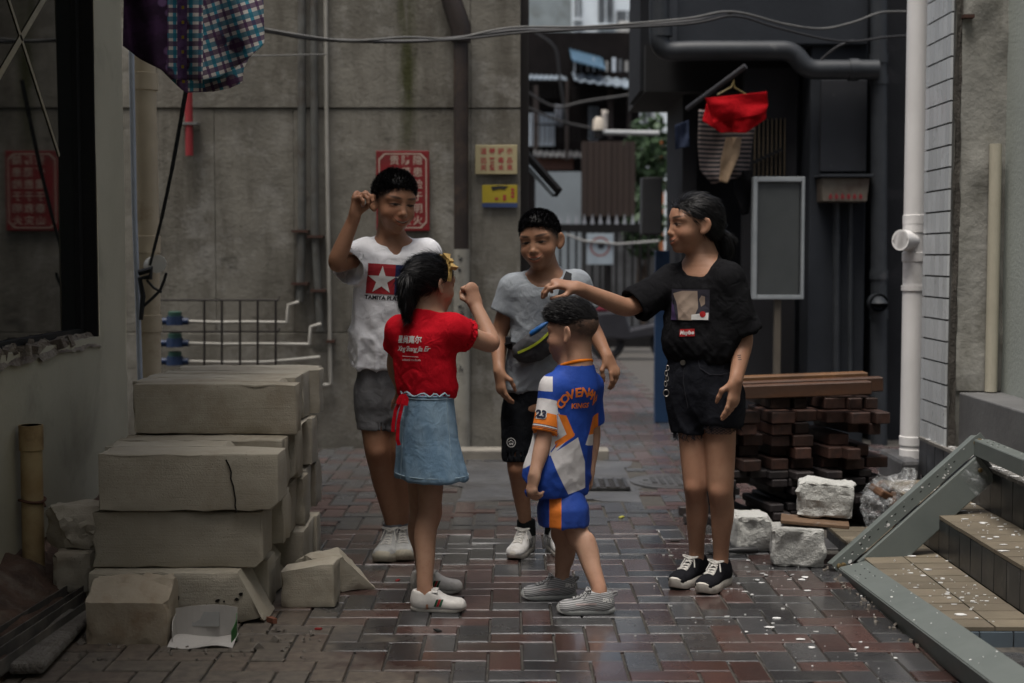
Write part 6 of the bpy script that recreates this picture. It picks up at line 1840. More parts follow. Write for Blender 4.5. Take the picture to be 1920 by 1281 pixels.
for _ in range(80):
    u = rr.random(); which = rr.random()
    if which < .45: q = A0.lerp(A1, u) + upv * rr.uniform(-.022, .022) + nface * .0025; e1, e2, e3 = d1, upv, nface
    elif which < .85: q = B0.lerp(B1, u * .9) + til * .0325 + wid * rr.uniform(-.02, .08); e1, e2, e3 = d2, wid, til
    else: q = C0.lerp(C1, u) + u3 * .0125 + w3 * rr.uniform(-.028, .028); e1, e2, e3 = d3, w3, u3
    s = rr.uniform(.001, .0042) * (1.0 if rr.random() < .93 else 2.4); el = rr.uniform(.4, 1); k = 6; a0 = rr.random() * 6
    vs = [q + e1 * (s * math.cos(a0 + i)) * 1.0 + e2 * (s * el * math.sin(a0 + i)) for i in range(k)]
    b.add(vs + [v + e3 * .0012 for v in vs], [tuple(range(k)), tuple(range(k, 2 * k))] + [(i, (i + 1) % k, k + (i + 1) % k, k + i) for i in range(k)])
o = b.build('paint_spatter', Mflake, fr, org=fo_); o['kind'] = 'stuff'
b = MB()
for _ in range(160):
    x, y = rr.uniform(-1.35, -.6), rr.uniform(4.15, 4.75); s = rr.uniform(.002, .007) * (1 if rr.random() < .93 else 2)
    if x > -.95 and y > 4.5: continue
    M_ = Matrix.Translation((x, y, s * .4)) @ Euler((rr.random() * 3, rr.random() * 3, rr.random() * 3)).to_matrix().to_4x4(); b.box((-s, -s * .8, -s * .6), (s, s * .8, s * .6), 0, M_)
for _ in range(120):
    x, y = rr.uniform(1.18, 1.36), rr.uniform(4.3, 5.5); s = rr.uniform(.002, .007); M_ = Matrix.Translation((x, y, s * .4)) @ Euler((rr.random() * 3, rr.random() * 3, rr.random() * 3)).to_matrix().to_4x4(); b.box((-s, -s * .8, -s * .6), (s, s * .8, s * .6), 0, M_)
tag(b.build('rubble', pm('rubble_grey', (.20, .18, .155), (.11, .095, .08), 30, .95, bump=.6, bscale=90)), 'small rubble and crumbs beside the stack and the frame', 'rubble', None, 'stuff')
for i, (px, py, s, col, lab) in enumerate(((597, 1181, .012, (.35, .03, .03), 'red scrap of paper on the paving right of the stack'), (1165, 971, .022, (.42, .40, .06), 'yellow scrap on the paving behind the small boy'), (820, 1184, .018, (.02, .02, .02), 'dark nail lying in front of the girl in red'), (1266, 1016, .022, (.02, .018, .016), 'dark crumb of wood between the small boy and the older girl'), (746, 1090, .014, (.36, .03, .03), 'red straw end near the tall boy\'s shoes'), (510, 1168, .022, (.20, .075, .045), 'broken brick chip at the foot of the stack'))):
    q = G(px, py); b = MB(); b.prism([(-s, -.3 * s), (s * .8, -.4 * s), (s, .2 * s), (-.6 * s, .4 * s)], .001, .006 if i != 5 else .018)
    o = b.build('litter', pm('litter_%d' % i, col, rough=.7)); o.location = q; o.rotation_euler = (0, 0, i * 1.1); tag(o, lab, 'litter')

# ------------------------------------------------------------------ plaid shirt on a line at the top left
tq = NT('patchwork_plaid')
X_, Y_, Z_ = tq.sep(tq.attr('pc'))           # picture-plane metres across and down, and the panel number
def stripes(v, freq, lo, hi, ph=0.0): 
    f_ = tq.m('FRACT', tq.m('ADD', tq.m('MULTIPLY', v, freq), ph)); return tq.m('MULTIPLY', tq.m('GREATER_THAN', f_, lo), tq.m('LESS_THAN', f_, hi))
def plaid(x, y):
    c = (.74, .68, .62)
    c = tq.mix(tq.m('MULTIPLY', stripes(x, 16, .0, .22), .95), c, (.03, .30, .42)); c = tq.mix(tq.m('MULTIPLY', stripes(x, 16, .55, .72), .9), c, (.10, .05, .12))
    c = tq.mix(tq.m('MULTIPLY', stripes(y, 16, .0, .30), .85), c, (.02, .19, .27)); c = tq.mix(tq.m('MULTIPLY', stripes(y, 16, .48, .78), .85), c, (.09, .03, .10))
    return c
a1 = .30
xr_ = tq.m('ADD', tq.m('MULTIPLY', X_, math.cos(a1)), tq.m('MULTIPLY', Y_, math.sin(a1) * -1)); yr_ = tq.m('ADD', tq.m('MULTIPLY', X_, math.sin(a1)), tq.m('MULTIPLY', Y_, math.cos(a1)))
colr = tq.mix(tq.m('GREATER_THAN', X_, .30), plaid(X_, Y_), plaid(xr_, yr_))
dk = tq.mix(tq.mr(tq.noise(tq.attr('pc'), 14, 4), .45, .6), (.035, .012, .040), (.07, .025, .08))
dk = tq.mix(tq.mr(tq.voro(tq.attr('pc'), 12), .26, .18), dk, (.20, .11, .24))
dk = tq.mix(tq.mr(tq.voro(tq.attr('pc'), 12), .09, .06), dk, (.45, .33, .08))
fl = tq.mr(tq.voro(tq.attr('pc'), 9), .30, .24)
colr = tq.mix(tq.m('MULTIPLY', fl, .9), colr, (.06, .012, .055))
colr = tq.mix(tq.mr(tq.voro(tq.attr('pc'), 9), .07, .05), colr, (.42, .28, .04))
colr = tq.mix(tq.m('LESS_THAN', X_, .165), colr, dk)
pk = tq.m('MULTIPLY', tq.m('GREATER_THAN', X_, .205), tq.m('LESS_THAN', X_, .243)); colr = tq.mix(pk, colr, tq.mix(tq.mr(tq.noise(tq.attr('pc'), 40, 3), .4, .6), (.20, .11, .25), (.12, .06, .16)))
bt_ = tq.m('MULTIPLY', tq.m('MULTIPLY', tq.m('GREATER_THAN', X_, .222), tq.m('LESS_THAN', X_, .232)), stripes(Y_, 18, .4, .62)); colr = tq.mix(bt_, colr, (.5, .36, .03))
tq.p(Base_Color=colr, Roughness=.9); tq.bump(tq.noise(tq.attr('pc'), 30, 3), .4, .01)
ps = thing('plaid_shirt', 'purple and blue patchwork plaid shirt hanging at the top left', 'clothing', P(365, 0, 5.3)); po = ps.location
def shirt_panel(nm, L_, R_, Bt, Y, seed, freq, fold):
    """top edge above the frame, lower edge follows the px points Bt"""
    Bt = np.array(Bt, float); V = []; n, m = 70, 40
    for j_ in range(m + 1):
        for i_ in range(n + 1):
            u, v = i_ / n, j_ / m; x = L_ + (R_ - L_) * u; yb_ = np.interp(x, Bt[:, 0], Bt[:, 1]); y = -120 + (yb_ + 120) * v
            xx = x + (1 - v) * (365 - x) * .03
            d = fold * (math.sin(u * freq + 1.5 * math.sin(v * 2.2 + seed)) * (.35 + .65 * v)) + .02 * float(vnoise([[u * 6, v * 3, seed]])[0])
            V.append(tuple(P(xx, y, Y + d) - po) + (x, y))
    F = [(j_*(n+1)+i_, j_*(n+1)+i_+1, (j_+1)*(n+1)+i_+1, (j_+1)*(n+1)+i_) for j_ in range(m) for i_ in range(n)]
    V = np.array(V); me = npmesh(nm, V[:, :3], np.array(F), tq.mat, True, {'pc': np.stack([(V[:, 3] - 230) / 500, V[:, 4] / 500, V[:, 3] * 0 + seed], 1)})
    o = obj(nm, me, ps); o.modifiers.new('t', 'SOLIDIFY').thickness = .0025; return o
shirt_panel('front', 230, 495, [(230, 86), (262, 110), (300, 130), (330, 150), (372, 152), (410, 145), (440, 128), (468, 108), (490, 88), (495, 80)], 5.26, 1, 19, .045)
shirt_panel('back', 236, 470, [(236, 84), (300, 128), (340, 168), (350, 174), (400, 172), (430, 166), (455, 154), (452, 140), (470, 100)], 5.42, 2, 15, .04)
b = MB(); b.tube([P(60, -125, 5.34), P(365, -118, 5.34), P(700, -122, 5.34)], .006, 8)
tag(b.build('clothes_line', Mcabl, smooth=True), 'pale clothes line carrying the plaid shirt above the frame', 'line')
# ------------------------------------------------------------------ the five children
def Z(v, dz): return A3(v) + np.array([0, 0, dz])

M_WHITE_PRINT = pm('white_print', (.72, .71, .69), rough=.7)
M_ORANGE_PRINT = pm('orange_print', (.85, .22, .03), (.75, .18, .03), rough=.7)
M_RUBBER_WHITE = pm('white_rubber', (.62, .59, .54), (.5, .47, .42), 30, .6, dirt=(.25, .22, .19), dscale=14, dlo=.5, dhi=.8)
M_LACE = cloth_mat('white_lace', (.66, .64, .6))
M_BLACK_PLASTIC = pm('black_plastic', (.012, .012, .014), rough=.45)

def short_hair_build(line=.05, slope=.72, top=.035, front=.0):
    def b(fd, H):
        fd.ell((0, -.05*H, .155*H), (.364*H, .448*H, .358*H), None, 0)
        fd.ell((0, .03*H, .28*H), (.285*H, .35*H, (.215 + top)*H), None, .03)
        n = unit((0, slope, -1)); fd.plane((0, 0, line * H), n, (-1, -1, -1), (1, 1, 1), .012)
        fd.ell((0, .48*H, .085*H), (.285*H, .25*H, (.195 - front)*H), None, .02, 'sub')
        for sg in (-1, 1):
            fd.ell((sg*.43*H, -.04*H, -.06*H), (.15*H, .15*H, .18*H), None, .01, 'sub')
    return b

# ============================== tall boy, white tee
skA = skin_mat('tan', (.305, .162, .097), eye_open=.1, teeth=.7, brow=.95, stubble=(-.10,.66,.12,.92))
p = Person('boy in white tee with star print and grey shorts, one arm raised', 5.57, 14, 1.03, skA, (735, 1045))
p.set_head(738, 380, -.02, .222, 30, 9, 4, jaw=1.0)
neck = p.j(735, 462, .02)
shR, elR, wrR = p.j(682, 478, .0), p.j(628, 497, -.17), p.j(664, 408, -.17)
shL, elL, wrL = p.j(797, 478, .03), p.j(808, 575, .06), p.j(790, 655, -.06)
hipR, hipL = p.j(698, 735), p.j(762, 735, .01)
anR, anL = p.foot((716, 1058), -8, .255, 'R'), p.foot((757, 1055), 6, .255, 'L')
knR, knL = p.j(706, 848, -.02), p.j(757, 848, -.01)
rowsA = [(690, 657, 797), (655, 654, 798), (610, 659, 798), (570, 662, 800), (530, 664, 804), (500, 664, 808), (480, 670, 802), (466, 688, 782), (456, 703, 766)]
tor = sil_rows([(740, 680, 785), (690, 684, 782), (600, 684, 780), (520, 684, 785), (480, 688, 782), (462, 705, 765)], p.D, p.phi, .6)
p.make_body(neck, [(shR, elR, wrR, .034), (shL, elL, wrL, .034)],
            [(hipR, knR, anR, .062, .045, .041, .027), (hipL, knL, anL, .062, .045, .041, .027)], tor,
            [dict(w=wrR, d=(.14, .02, 1), n=(.9, -.3, -.2), L=.165, mir=1, curl=(62, 60, 35), thumb=.5),
             dict(w=wrL, d=(-.2, -.3, -1), n=(.5, .5, 0), L=.165, mir=-1, coarse=1)])
cR = p.sleeve(shR, p.j(640, 512, -.15), .74, .066, .078); cL = p.sleeve(shL, elL, .55, .064, .072)
lr = sil_rows(rowsA, p.D, p.phi, .60)
hem = lr[0]
vneck = p.f * .055
mWhite = cloth_mat('white_cotton', (.74, .74, .76), (.68, .68, .71), strength=.35)
shirt = p.garment('shirt', mWhite, [lr], [cR, cL],
    [],
    [('loft', [(hem[0] - .05, hem[1], hem[2], hem[3] - .010, hem[4] - .010, hem[5]), (hem[0] + .03, hem[1], hem[2], hem[3] - .012, hem[4] - .012, hem[5])]),
     ('cone', Z(neck, .06) + p.f * .055, Z(neck, -.052) + p.f * .092, .056, .007, .002)], collar=(neck, (shR, shL), .034, .036, .5), fold=.015, fseed=4, zfold=(hem[0], hem[0] + .34))
f20, r20 = facing(14)
org = p.j(733, 524, 0)
R_ = -r20
def printA(shape, mat, nm, lift=.002): return project(nm, shirt, shape, mat, org, R_, (0.0, 0, 1), lift, shirt, p.base)
M_LOGO_RED = pm('logo_red', (.34, .012, .02), rough=.7); M_LOGO_BLUE = pm('logo_blue', (.012, .02, .085), rough=.7)
tilt = -.06
printA(rot2(rect2(-.106, -.058, .0, .058), tilt), M_LOGO_RED, 'emblem')
printA(rot2(rect2(.0, -.058, .106, .058), tilt), M_LOGO_BLUE, 'emblem')
printA(rot2(star2(-.050, -.006, .056, .0220), tilt), M_WHITE_PRINT, 'emblem', .0035)
printA(rot2(star2(.056, -.006, .056, .0220), tilt), M_WHITE_PRINT, 'emblem', .0035)
printA(rot2(text2d('TAMIYA PLASTIC MODEL CO.', .0215, bold=.0008), tilt, .028, -.075), pm('ink', (.015, .015, .02), rough=.7), 'lettering', .0025)
# grey shorts
pel = sil_rows([(782, 676, 786, .42), (760, 670, 791, .50), (720, 669, 791, .58), (672, 674, 786, .62)], p.D, p.phi, .62)
mGrey = cloth_mat('grey_jersey', (.20, .20, .205), (.13, .13, .135), strength=.35)
def leg_tube(hip, knee, hemz, r0, r1):
    hip, knee = A3(hip), A3(knee); t = (hemz - hip[2]) / (knee[2] - hip[2]); e = hip + (knee - hip) * t
    return ('sleeve', hip, e, r0, r1, np.array([0, 0, -1.0]))
hz = p.j(710, 804)[2]
a, b = leg_tube(hipR, knR, hz, .070, .066), leg_tube(hipL, knL, hz, .070, .066)
p.garment('shorts', mGrey, [pel], [a, b], [], [], fold=.006, fseed=8)
p.make_hair(short_hair_build(.04, .66, .05), lambda q, n: n * .7 + np.array([0, .2, .5]), 14000, .017, .0008, .5, .24, seed=3, noise=.0018, fringe=(900, .018, .12))
mGreyShoe = pm('grey_sneaker', (.42, .42, .40), (.30, .30, .29), 30, .8, bump=.3, bscale=140, dirt=(.2, .19, .17), dscale=18)
mSock = cloth_mat('grey_sock', (.16, .16, .17))
for ft, an in zip(p.feet, (anR, anL)):
    shoe(p, ft, mGreyShoe, pm('cream_rubber', (.50, .46, .36), (.4, .37, .3), 30, .65, dirt=(.2, .18, .14), dscale=20), 'chunky', M_LACE, sole_h=.15, puff=1.12, open_h=.46)
    mb = MB(); mb.tube([an + np.array([0, 0, -.02]), an + np.array([0, 0, .012]), an + np.array([0, 0, .016])], [.043, .041, .038], 16)
    mb.build('sock', mSock, p.root, True, p.base)

# ============================== girl in red, seen from behind
skB = skin_mat('light', (.375, .222, .148), eye_open=.3)
p = Person('girl in red tee and denim skirt with ponytail, fist raised', 4.85, 142, .82, skB, (800, 1140))
p.set_head(809, 532, .02, .187, 130, 6, 0, jaw=.95)
neck = p.j(803, 604, .0)
shR, elR, wrR = p.j(848, 618, -.05), p.j(925, 648, .05), p.j(892, 573, .13)
shL, elL, wrL = p.j(752, 620, .05), p.j(739, 685, .13), p.j(752, 728, .21)
hipR, hipL = p.j(812, 800, -.03), p.j(788, 800, .05)
anR, anL = p.foot((873, 1147), 84, .185, 'R'), p.foot((866, 1112), 78, .185, 'L')
fB = facing(82)[0]
knR, knL = p.j(804, 962, -.02), p.j(787, 958, .09)
tor = sil_rows([(800, 760, 845), (735, 764, 842), (660, 752, 848), (625, 752, 850), (608, 772, 836)], p.D, p.phi, .62)
p.make_body(neck, [(shR, elR, wrR, .031), (shL, elL, wrL, .029)],
            [(hipR, knR, anR, .054, .037, .036, .0265, fB), (hipL, knL, anL, .054, .037, .036, .0265, fB)], tor,
            [dict(w=wrR, d=(-.26, .02, 1), n=(-.55, .85, 0), L=.135, mir=1, curl=(82, 95, 60), thumb=.95),
             dict(w=wrL, d=(.2, .3, -1), n=(-.6, .3, 0), L=.135, mir=-1, coarse=1)])
cR = p.sleeve(shR, elR, .40, .052, .062); cL = p.sleeve(shL, elL, .50, .050, .052)
lr = sil_rows([(742, 748, 852), (728, 746, 856), (705, 742, 853), (670, 738, 852), (640, 738, 858), (620, 746, 858), (606, 768, 840), (597, 782, 826)], p.D, p.phi, .64)
hem = lr[0]
mRed = cloth_mat('red_cotton', (.50, .008, .018), (.40, .006, .014), strength=.4)
shirt = p.garment('shirt', mRed, [lr], [cR, cL],
    [], [], collar=(neck, (shR, shL), .031, .034, .3),
    fold=.008, fseed=15, zfold=(hem[0], hem[0] + .2))
back, rb = facing(p.phi + 180); tr = -rb
org = p.j(776, 655, -.05)
def printB(shape, mat, nm='lettering'): return project(nm, shirt, shape, mat, org, tr, (0, 0, 1), .002, shirt, p.base)
printB(rot2(text2d('星尚嘉尔', .027, bold=.0007), .02, -.005, .032), M_WHITE_PRINT)
printB(rot2(text2d('Xing Shang Jia Er', .024, shear=.4, spacing=.86, bold=.0003), .02, .006, .002), M_WHITE_PRINT)
printB(join2(rect2(-.036, -.0245, .036, -.0228)), M_WHITE_PRINT)
printB(rot2(text2d('cultural medium', .0125), .02, .004, -.035), M_WHITE_PRINT)
mDenim = cloth_mat('pale_denim', (.16, .25, .34), (.115, .19, .275), weave=1400, strength=.35, blotch=(.24, .34, .43))
sk = sil_rows([(897, 742, 877), (888, 741, 876), (860, 742, 868), (825, 743, 859), (785, 745, 853), (755, 748, 850), (738, 752, 849)], p.D, 120, .74)
hs = sk[0]
skirt = p.garment('skirt', mDenim, [sk], [], [], [('loft', [(hs[0] - .05, hs[1], hs[2], hs[3] - .009, hs[4] - .009, hs[5]), (hs[0] + .035, hs[1], hs[2], hs[3] - .013, hs[4] - .013, hs[5])])],
                  fold=.005, fseed=22, p=2.2)
def ring_on(rows, z, grow, n=64, wob=0.0, wn=9, th=.004, name='band', mat=None, parent=None, seed=0, per=None):
    """a hoop that follows a loft at the height z"""
    R = np.array(sorted(rows)); c = [np.interp(z, R[:, 0], R[:, i]) for i in range(6)]
    pts = []
    for i in range(n + 1):
        t = 2 * math.pi * i / n; e = 2 / 2.25
        u = c[3] * np.sign(math.cos(t)) * abs(math.cos(t)) ** e; w = c[4] * np.sign(math.sin(t)) * abs(math.sin(t)) ** e
        cs, sn = math.cos(c[5]), math.sin(c[5])
        q = Vector((c[1] + (u * cs - w * sn) * (1 + grow), c[2] + (u * sn + w * cs) * (1 + grow), z + wob * math.sin(wn * t + 2 * math.sin(3 * t + seed))))
        pts.append(q)
    mb = MB(); mb.tube(pts, th, 6, cap=False)
    return mb.build(name, mat, parent or (per or p).root, True, (per or p).base)
mSeam = cloth_mat('denim_seam', (.28, .37, .44))
ring_on(sk, sk[0][0] + .020, .012, th=.0016, name='hem_stitch', mat=mSeam, parent=skirt)
ring_on(sk, sk[-1][0] - .010, .018, th=.0016, name='waist_stitch', mat=mSeam, parent=skirt)
ring_on(sk, sk[-1][0] + .004, .03, wob=.006, wn=13, th=.0035, name='frilled_waistband', mat=mSeam, parent=skirt)
# side seam and red ribbon
def on_rows(rows, z, ang, grow=.0):
    R = np.array(sorted(rows)); c = [np.interp(z, R[:, 0], R[:, i]) for i in range(6)]; e = 2 / 2.25
    u = c[3] * np.sign(math.cos(ang)) * abs(math.cos(ang)) ** e; w = c[4] * np.sign(math.sin(ang)) * abs(math.sin(ang)) ** e
    cs, sn = math.cos(c[5]), math.sin(c[5])
    return Vector((c[1] + (u * cs - w * sn) * (1 + grow), c[2] + (u * sn + w * cs) * (1 + grow), z))
def seam(rows, px_top, px_bot, zs, mat, name, parent, r=.0014):
    """seam on the camera side, from an image column at the top to one at the bottom"""
    R = np.array(sorted(rows)); pts = []
    for q in range(len(zs)):
        fr = q / (len(zs) - 1); tx = px_top + (px_bot - px_top) * fr
        best = min((abs((v.x / v.y) * FPX + 960 - tx), v) for v in (on_rows(rows, zs[q], t, .012) for t in np.linspace(0, 2 * math.pi, 240)) if v.y < np.interp(zs[q], R[:, 0], R[:, 2]))
        pts.append(best[1])
    mb = MB(); mb.tube(pts, r, 5)
    return mb.build(name, mat, parent, True, p.base)
zz = list(np.linspace(sk[-1][0] - .005, sk[0][0] + .006, 12))
seam(sk, 836, 848, zz, mSeam, 'seam', skirt)
seam(sk, 757, 750, zz, mSeam, 'seam', skirt)
kn = on_rows(sk, p.j(750, 742)[2], 0)
rb0 = p.j(757, 740, -.075)
mb = MB()
for pts in ([(0, 0, 0), (-.012, 0, -.02), (-.028, .0, -.055), (-.036, .0, -.10), (-.037, 0, -.125)], [(0, 0, 0), (-.004, -.004, -.03), (-.018, -.004, -.09), (-.022, -.002, -.15), (-.017, 0, -.17)],
            [(0, 0, 0), (.012, -.004, -.015), (.008, -.006, -.035), (-.002, -.002, -.02)], [(0, 0, 0), (-.014, -.004, -.01), (-.020, -.006, -.03), (-.006, -.002, -.02)]):
    v = [Vector(rb0) + Vector(q) for q in pts]
    for a_, b_ in zip(v, v[1:]): mb.bar(a_, b_ + (b_ - a_) * .08, .012, .0025, up=(0, 1, .2))
mb.build('ribbon', mRed, p.root, False, p.base)
def buildB(fd, H):
    fd.ell((0, -.055*H, .145*H), (.392*H, .475*H, .385*H), None, 0)
    fd.ell((0, -.20*H, -.02*H), (.345*H, .29*H, .30*H), None, .04)
    n = unit((0, .62, -1)); fd.plane((0, 0, -.03 * H), n, (-1, -1, -1), (1, 1, 1), .01)
    fd.ell((0, .50*H, .02*H), (.32*H, .24*H, .22*H), None, .01, 'sub')
    for sg in (-1, 1): fd.ell((sg*.43*H, .035*H, -.06*H), (.16*H, .13*H, .15*H), None, .01, 'sub')
    c = [(0, -.42, .10), (0, -.515, .10), (0.02, -.575, .0), (.03, -.575, -.16), (.03, -.545, -.34), (.03, -.52, -.50), (.03, -.51, -.60)]
    rr = [.085, .09, .12, .135, .13, .10, .045]
    for a_, b_, ra, rb_ in zip(c, c[1:], rr, rr[1:]): fd.cone(np.array(a_)*H, np.array(b_)*H, ra*H, rb_*H, .012)
def dirB(q, n):
    H = p.H; tie = np.array([0, -.47, .10]) * H
    d = tie - q; d /= np.linalg.norm(d, axis=1, keepdims=True) + 1e-9
    pony = (q[:, 1] < -.455 * H)[:, None]
    d = np.where(pony, np.array([0, .02, -1.0]), d)
    return d - n * (d * n).sum(1, keepdims=True)
p.hair_box = ((-.5*p.H, .5*p.H), (-.85*p.H, .6*p.H), (-.75*p.H, .65*p.H))
p.make_hair(buildB, dirB, 12000, .055, .0007, .04, .07, mask=lambda V: (V[:, 1] < .35 * p.H) | (V[:, 2] > .40 * p.H), seed=5, noise=.002, bumpf=60)
# headband with a bow, hair tie
mBand = pm('straw_ribbon', (.45, .30, .10), (.32, .20, .06), 60, .6)
mb = MB(); pts = []
for i in range(25):
    t = math.radians(-100 + 200 * i / 24)
    pts.append(p.hc + p.M @ (np.array([.405 * math.sin(t), .10 + .03 * math.cos(t), .13 + .41 * math.cos(t)]) * p.H))
for a_, b_ in zip(pts, pts[1:]): mb.bar(a_, a_ + (b_ - a_) * 1.1, .004, .014, up=unit(p.M @ np.array([0, 1, .2])))
mb.build('headband', mBand, p.root, False, p.base)
mb = MB(); bc = p.hc + p.M @ (np.array([.30, .14, .40]) * p.H)
ax1, ax2, ax3 = unit(p.M @ np.array([.75, .0, -.65])), unit(p.M @ np.array([0, 1, 0])), unit(p.M @ np.array([.65, 0, .75]))
for sg in (-1, 1):
    mb.add([bc + ax3 * .006, bc + ax1 * sg * .035 + ax2 * .016 + ax3 * .012, bc + ax1 * sg * .035 - ax2 * .016 + ax3 * .012, bc - ax3 * .004, bc + ax1 * sg * .033 + ax2 * .014 - ax3 * .004, bc + ax1 * sg * .033 - ax2 * .014 - ax3 * .004],
           [(0, 1, 2), (3, 5, 4), (0, 3, 4, 1), (0, 2, 5, 3), (1, 4, 5, 2)])
mb.box((-.007, -.009, -.006), (.007, .009, .014), 0, Matrix((( *[ax1[0], ax2[0], ax3[0]], bc[0]), (*[ax1[1], ax2[1], ax3[1]], bc[1]), (*[ax1[2], ax2[2], ax3[2]], bc[2]), (0, 0, 0, 1))))
mb.build('bow', mBand, p.root, False, p.base)
mb = MB(); mb.tube([p.hc + p.M @ (np.array([.098 * math.cos(t), -.50, .10 + .098 * math.sin(t)]) * p.H) for t in np.linspace(0, 2 * math.pi, 21)], .005, 6, cap=False)
mb.build('hair_tie', pm('hair_tie_grey', (.05, .05, .055), rough=.5), p.root, True, p.base)
mWShoe = pm('white_leather', (.62, .60, .57), (.5, .48, .45), 25, .5, dirt=(.3, .28, .25), dscale=16, dlo=.55)
mStripe = {c: pm('stripe_' + c, v, rough=.6) for c, v in (('green', (.015, .09, .045)), ('red', (.35, .015, .02)))}
for ft in p.feet:
    o = shoe(p, ft, mWShoe, M_RUBBER_WHITE, 'sneaker', None, sole_h=.11, open_h=.40)
    L = ft['L']; B = np.stack([ft['r'], ft['f'], np.array([0, 0, 1.0])], 1)
    nrm = ft['r']
    for k_, c_, w0 in (('green', 'stripe', -.5), ('red', 'stripe', 0.), ('green', 'stripe', .5)):
        x = .50 + w0 * .09
        sh2 = poly2([(x * L - .020 * L + .0 * L, .115 * L), (x * L + .022 * L, .115 * L), (x * L + .022 * L + .05 * L, .25 * L), (x * L - .02 * L + .05 * L, .25 * L)])
        project('stripe', o, sh2, mStripe[k_], ft['heel'], ft['f'], (0, 0, 1), .0012, o, p.base, far=.3)
    bvh = BVHTree.FromPolygons([v.co.copy() for v in o.data.vertices], [tuple(q.vertices) for q in o.data.polygons])
    mb = MB(); pts = []
    for x in np.linspace(-.115, .125, 9):
        st = Vector(ft['heel'] + B @ np.array([x * L, .44 * L, .6 * L])) - p.base
        h_ = bvh.ray_cast(st, Vector((0, 0, -1)))[0]
        if h_: pts.append(h_ + Vector((0, 0, .003)) + p.base)
    for a_, b_ in zip(pts, pts[1:]): mb.bar(a_, b_, .022, .004, up=(0, 0, 1))
    mb.build('strap', mWShoe, o, False, p.base)

# ============================== boy in grey tee with a sling bag
skC = skin_mat('tan2', (.315, .172, .104), eye_open=.2, teeth=1.0, stubble=(-.09,.68,.12,.92))
p = Person('boy in grey tee and black shorts with a sling bag across his chest', 5.66, -8, .96, skC, (1005, 1040))
p.set_head(1013, 451, -.02, .218, -20, 7, -5, jaw=1.02)
neck = p.j(1022, 524, .02)
shR, elR, wrR = p.j(963, 540, .01), p.j(934, 630, .03), p.j(936, 695, -.08)
shL, elL, wrL = p.j(1080, 535, .0), p.j(1112, 618, .04), p.j(1138, 668, -.04)
hipR, hipL = p.j(972, 775), p.j(1023, 775)
anR, anL = p.foot((961, 1051), -18, .235, 'R'), p.foot((1062, 1049), 14, .235, 'L')
knR, knL = p.j(970, 880, -.02), p.j(1036, 880, -.01)
tor = sil_rows([(775, 950, 1045), (720, 955, 1045), (620, 965, 1070), (560, 965, 1078), (535, 975, 1070), (522, 995, 1050)], p.D, p.phi, .62)
p.make_body(neck, [(shR, elR, wrR, .033), (shL, elL, wrL, .032)],
            [(hipR, knR, anR, .056, .039, .036, .0245), (hipL, knL, anL, .056, .039, .036, .0245)], tor,
            [dict(w=wrR, d=(.1, -.15, -1), n=(.8, .5, 0), L=.155, mir=1, curl=(22, 28, 18), thumb=.45),
             dict(w=wrL, d=(.5, -.2, -1), n=(-.7, .6, 0), L=.15, mir=-1, curl=(28, 30, 20), thumb=.3, spread=1.2)])
cR = p.sleeve(shR, elR, .52, .058, .062); cL = p.sleeve(shL, elL, .55, .058, .062)
lr = sil_rows([(732, 944, 1044), (700, 946, 1050), (660, 953, 1060), (615, 958, 1072), (580, 954, 1082), (555, 950, 1088), (538, 958, 1084), (524, 975, 1068), (515, 992, 1050)], p.D, p.phi, .62)
hem = lr[0]
mGreyTee = cloth_mat('heather_grey', (.30, .325, .35), (.24, .26, .285), strength=.4)
shirt = p.garment('shirt', mGreyTee, [lr], [cR, cL],
    [], [('loft', [(hem[0] - .05, hem[1], hem[2], hem[3] - .010, hem[4] - .010, hem[5]), (hem[0] + .03, hem[1], hem[2], hem[3] - .012, hem[4] - .012, hem[5])])], collar=(neck, (shR, shL), .033, .036, .8),
    fold=.016, fseed=31, zfold=(hem[0], hem[0] + .3))
mBlackCloth = cloth_mat('black_jersey', (.012, .013, .016), (.008, .009, .011), strength=.4)
pel = sil_rows([(815, 952, 1040, .42), (790, 946, 1045, .5), (750, 945, 1045, .58), (715, 950, 1040, .62)], p.D, p.phi, .64)
hz = p.j(970, 862)[2]
a, b = leg_tube(hipR, knR, hz, .064, .060), leg_tube(hipL, knL, hz, .064, .060)
shorts = p.garment('shorts', mBlackCloth, [pel], [a, b], [], [], fold=.006, fseed=38)
em = join2(ring2(0, 0, .0165, .0190), poly2([(-.013, .001), (0, .011), (.013, .001), (.010, .001), (0, .008), (-.010, .001)]), rot2(text2d('APE', .011, bold=.0004), 0, 0, -.006))
project('emblem', shorts, em, M_WHITE_PRINT, p.j(956, 832, -.1), -p.r, (0, 0, 1), .002, shorts, p.base)
# sling bag
front = np.array([0, -1, 0]) * 1.0
bvh = BVHTree.FromPolygons([v.co.copy() + p.base for v in shirt.data.vertices], [tuple(q.vertices) for q in shirt.data.polygons])
def on_shirt(px, py, off):
    st = P(px, py, p.D - .35); d = (st - Vector((0, 0, CAMH))).normalized()
    h_ = bvh.ray_cast(st, d, 1.0)[0]
    return (h_ if h_ else P(px, py, p.D - .08)) - d * off
mb = MB(); straps = []
for pts in ([(1068, 512), (1064, 522), (1056, 545), (1045, 582), (1033, 606)], [(966, 650), (957, 648), (952, 643)]):
    ip = np.linspace(0, len(pts) - 1, 14); v = [on_shirt(np.interp(k_, range(len(pts)), [q[0] for q in pts]), np.interp(k_, range(len(pts)), [q[1] for q in pts]), .005) for k_ in ip]
    for a_, b_ in zip(v, v[1:]): mb.bar(a_, b_ + (b_ - a_) * .06, .032, .004, up=(0, 1, 0))
    straps.append(mb); mb = MB()
bag = thing('sling_bag', 'grey sling bag with yellow zip worn across the grey tee', 'bag', p.base)
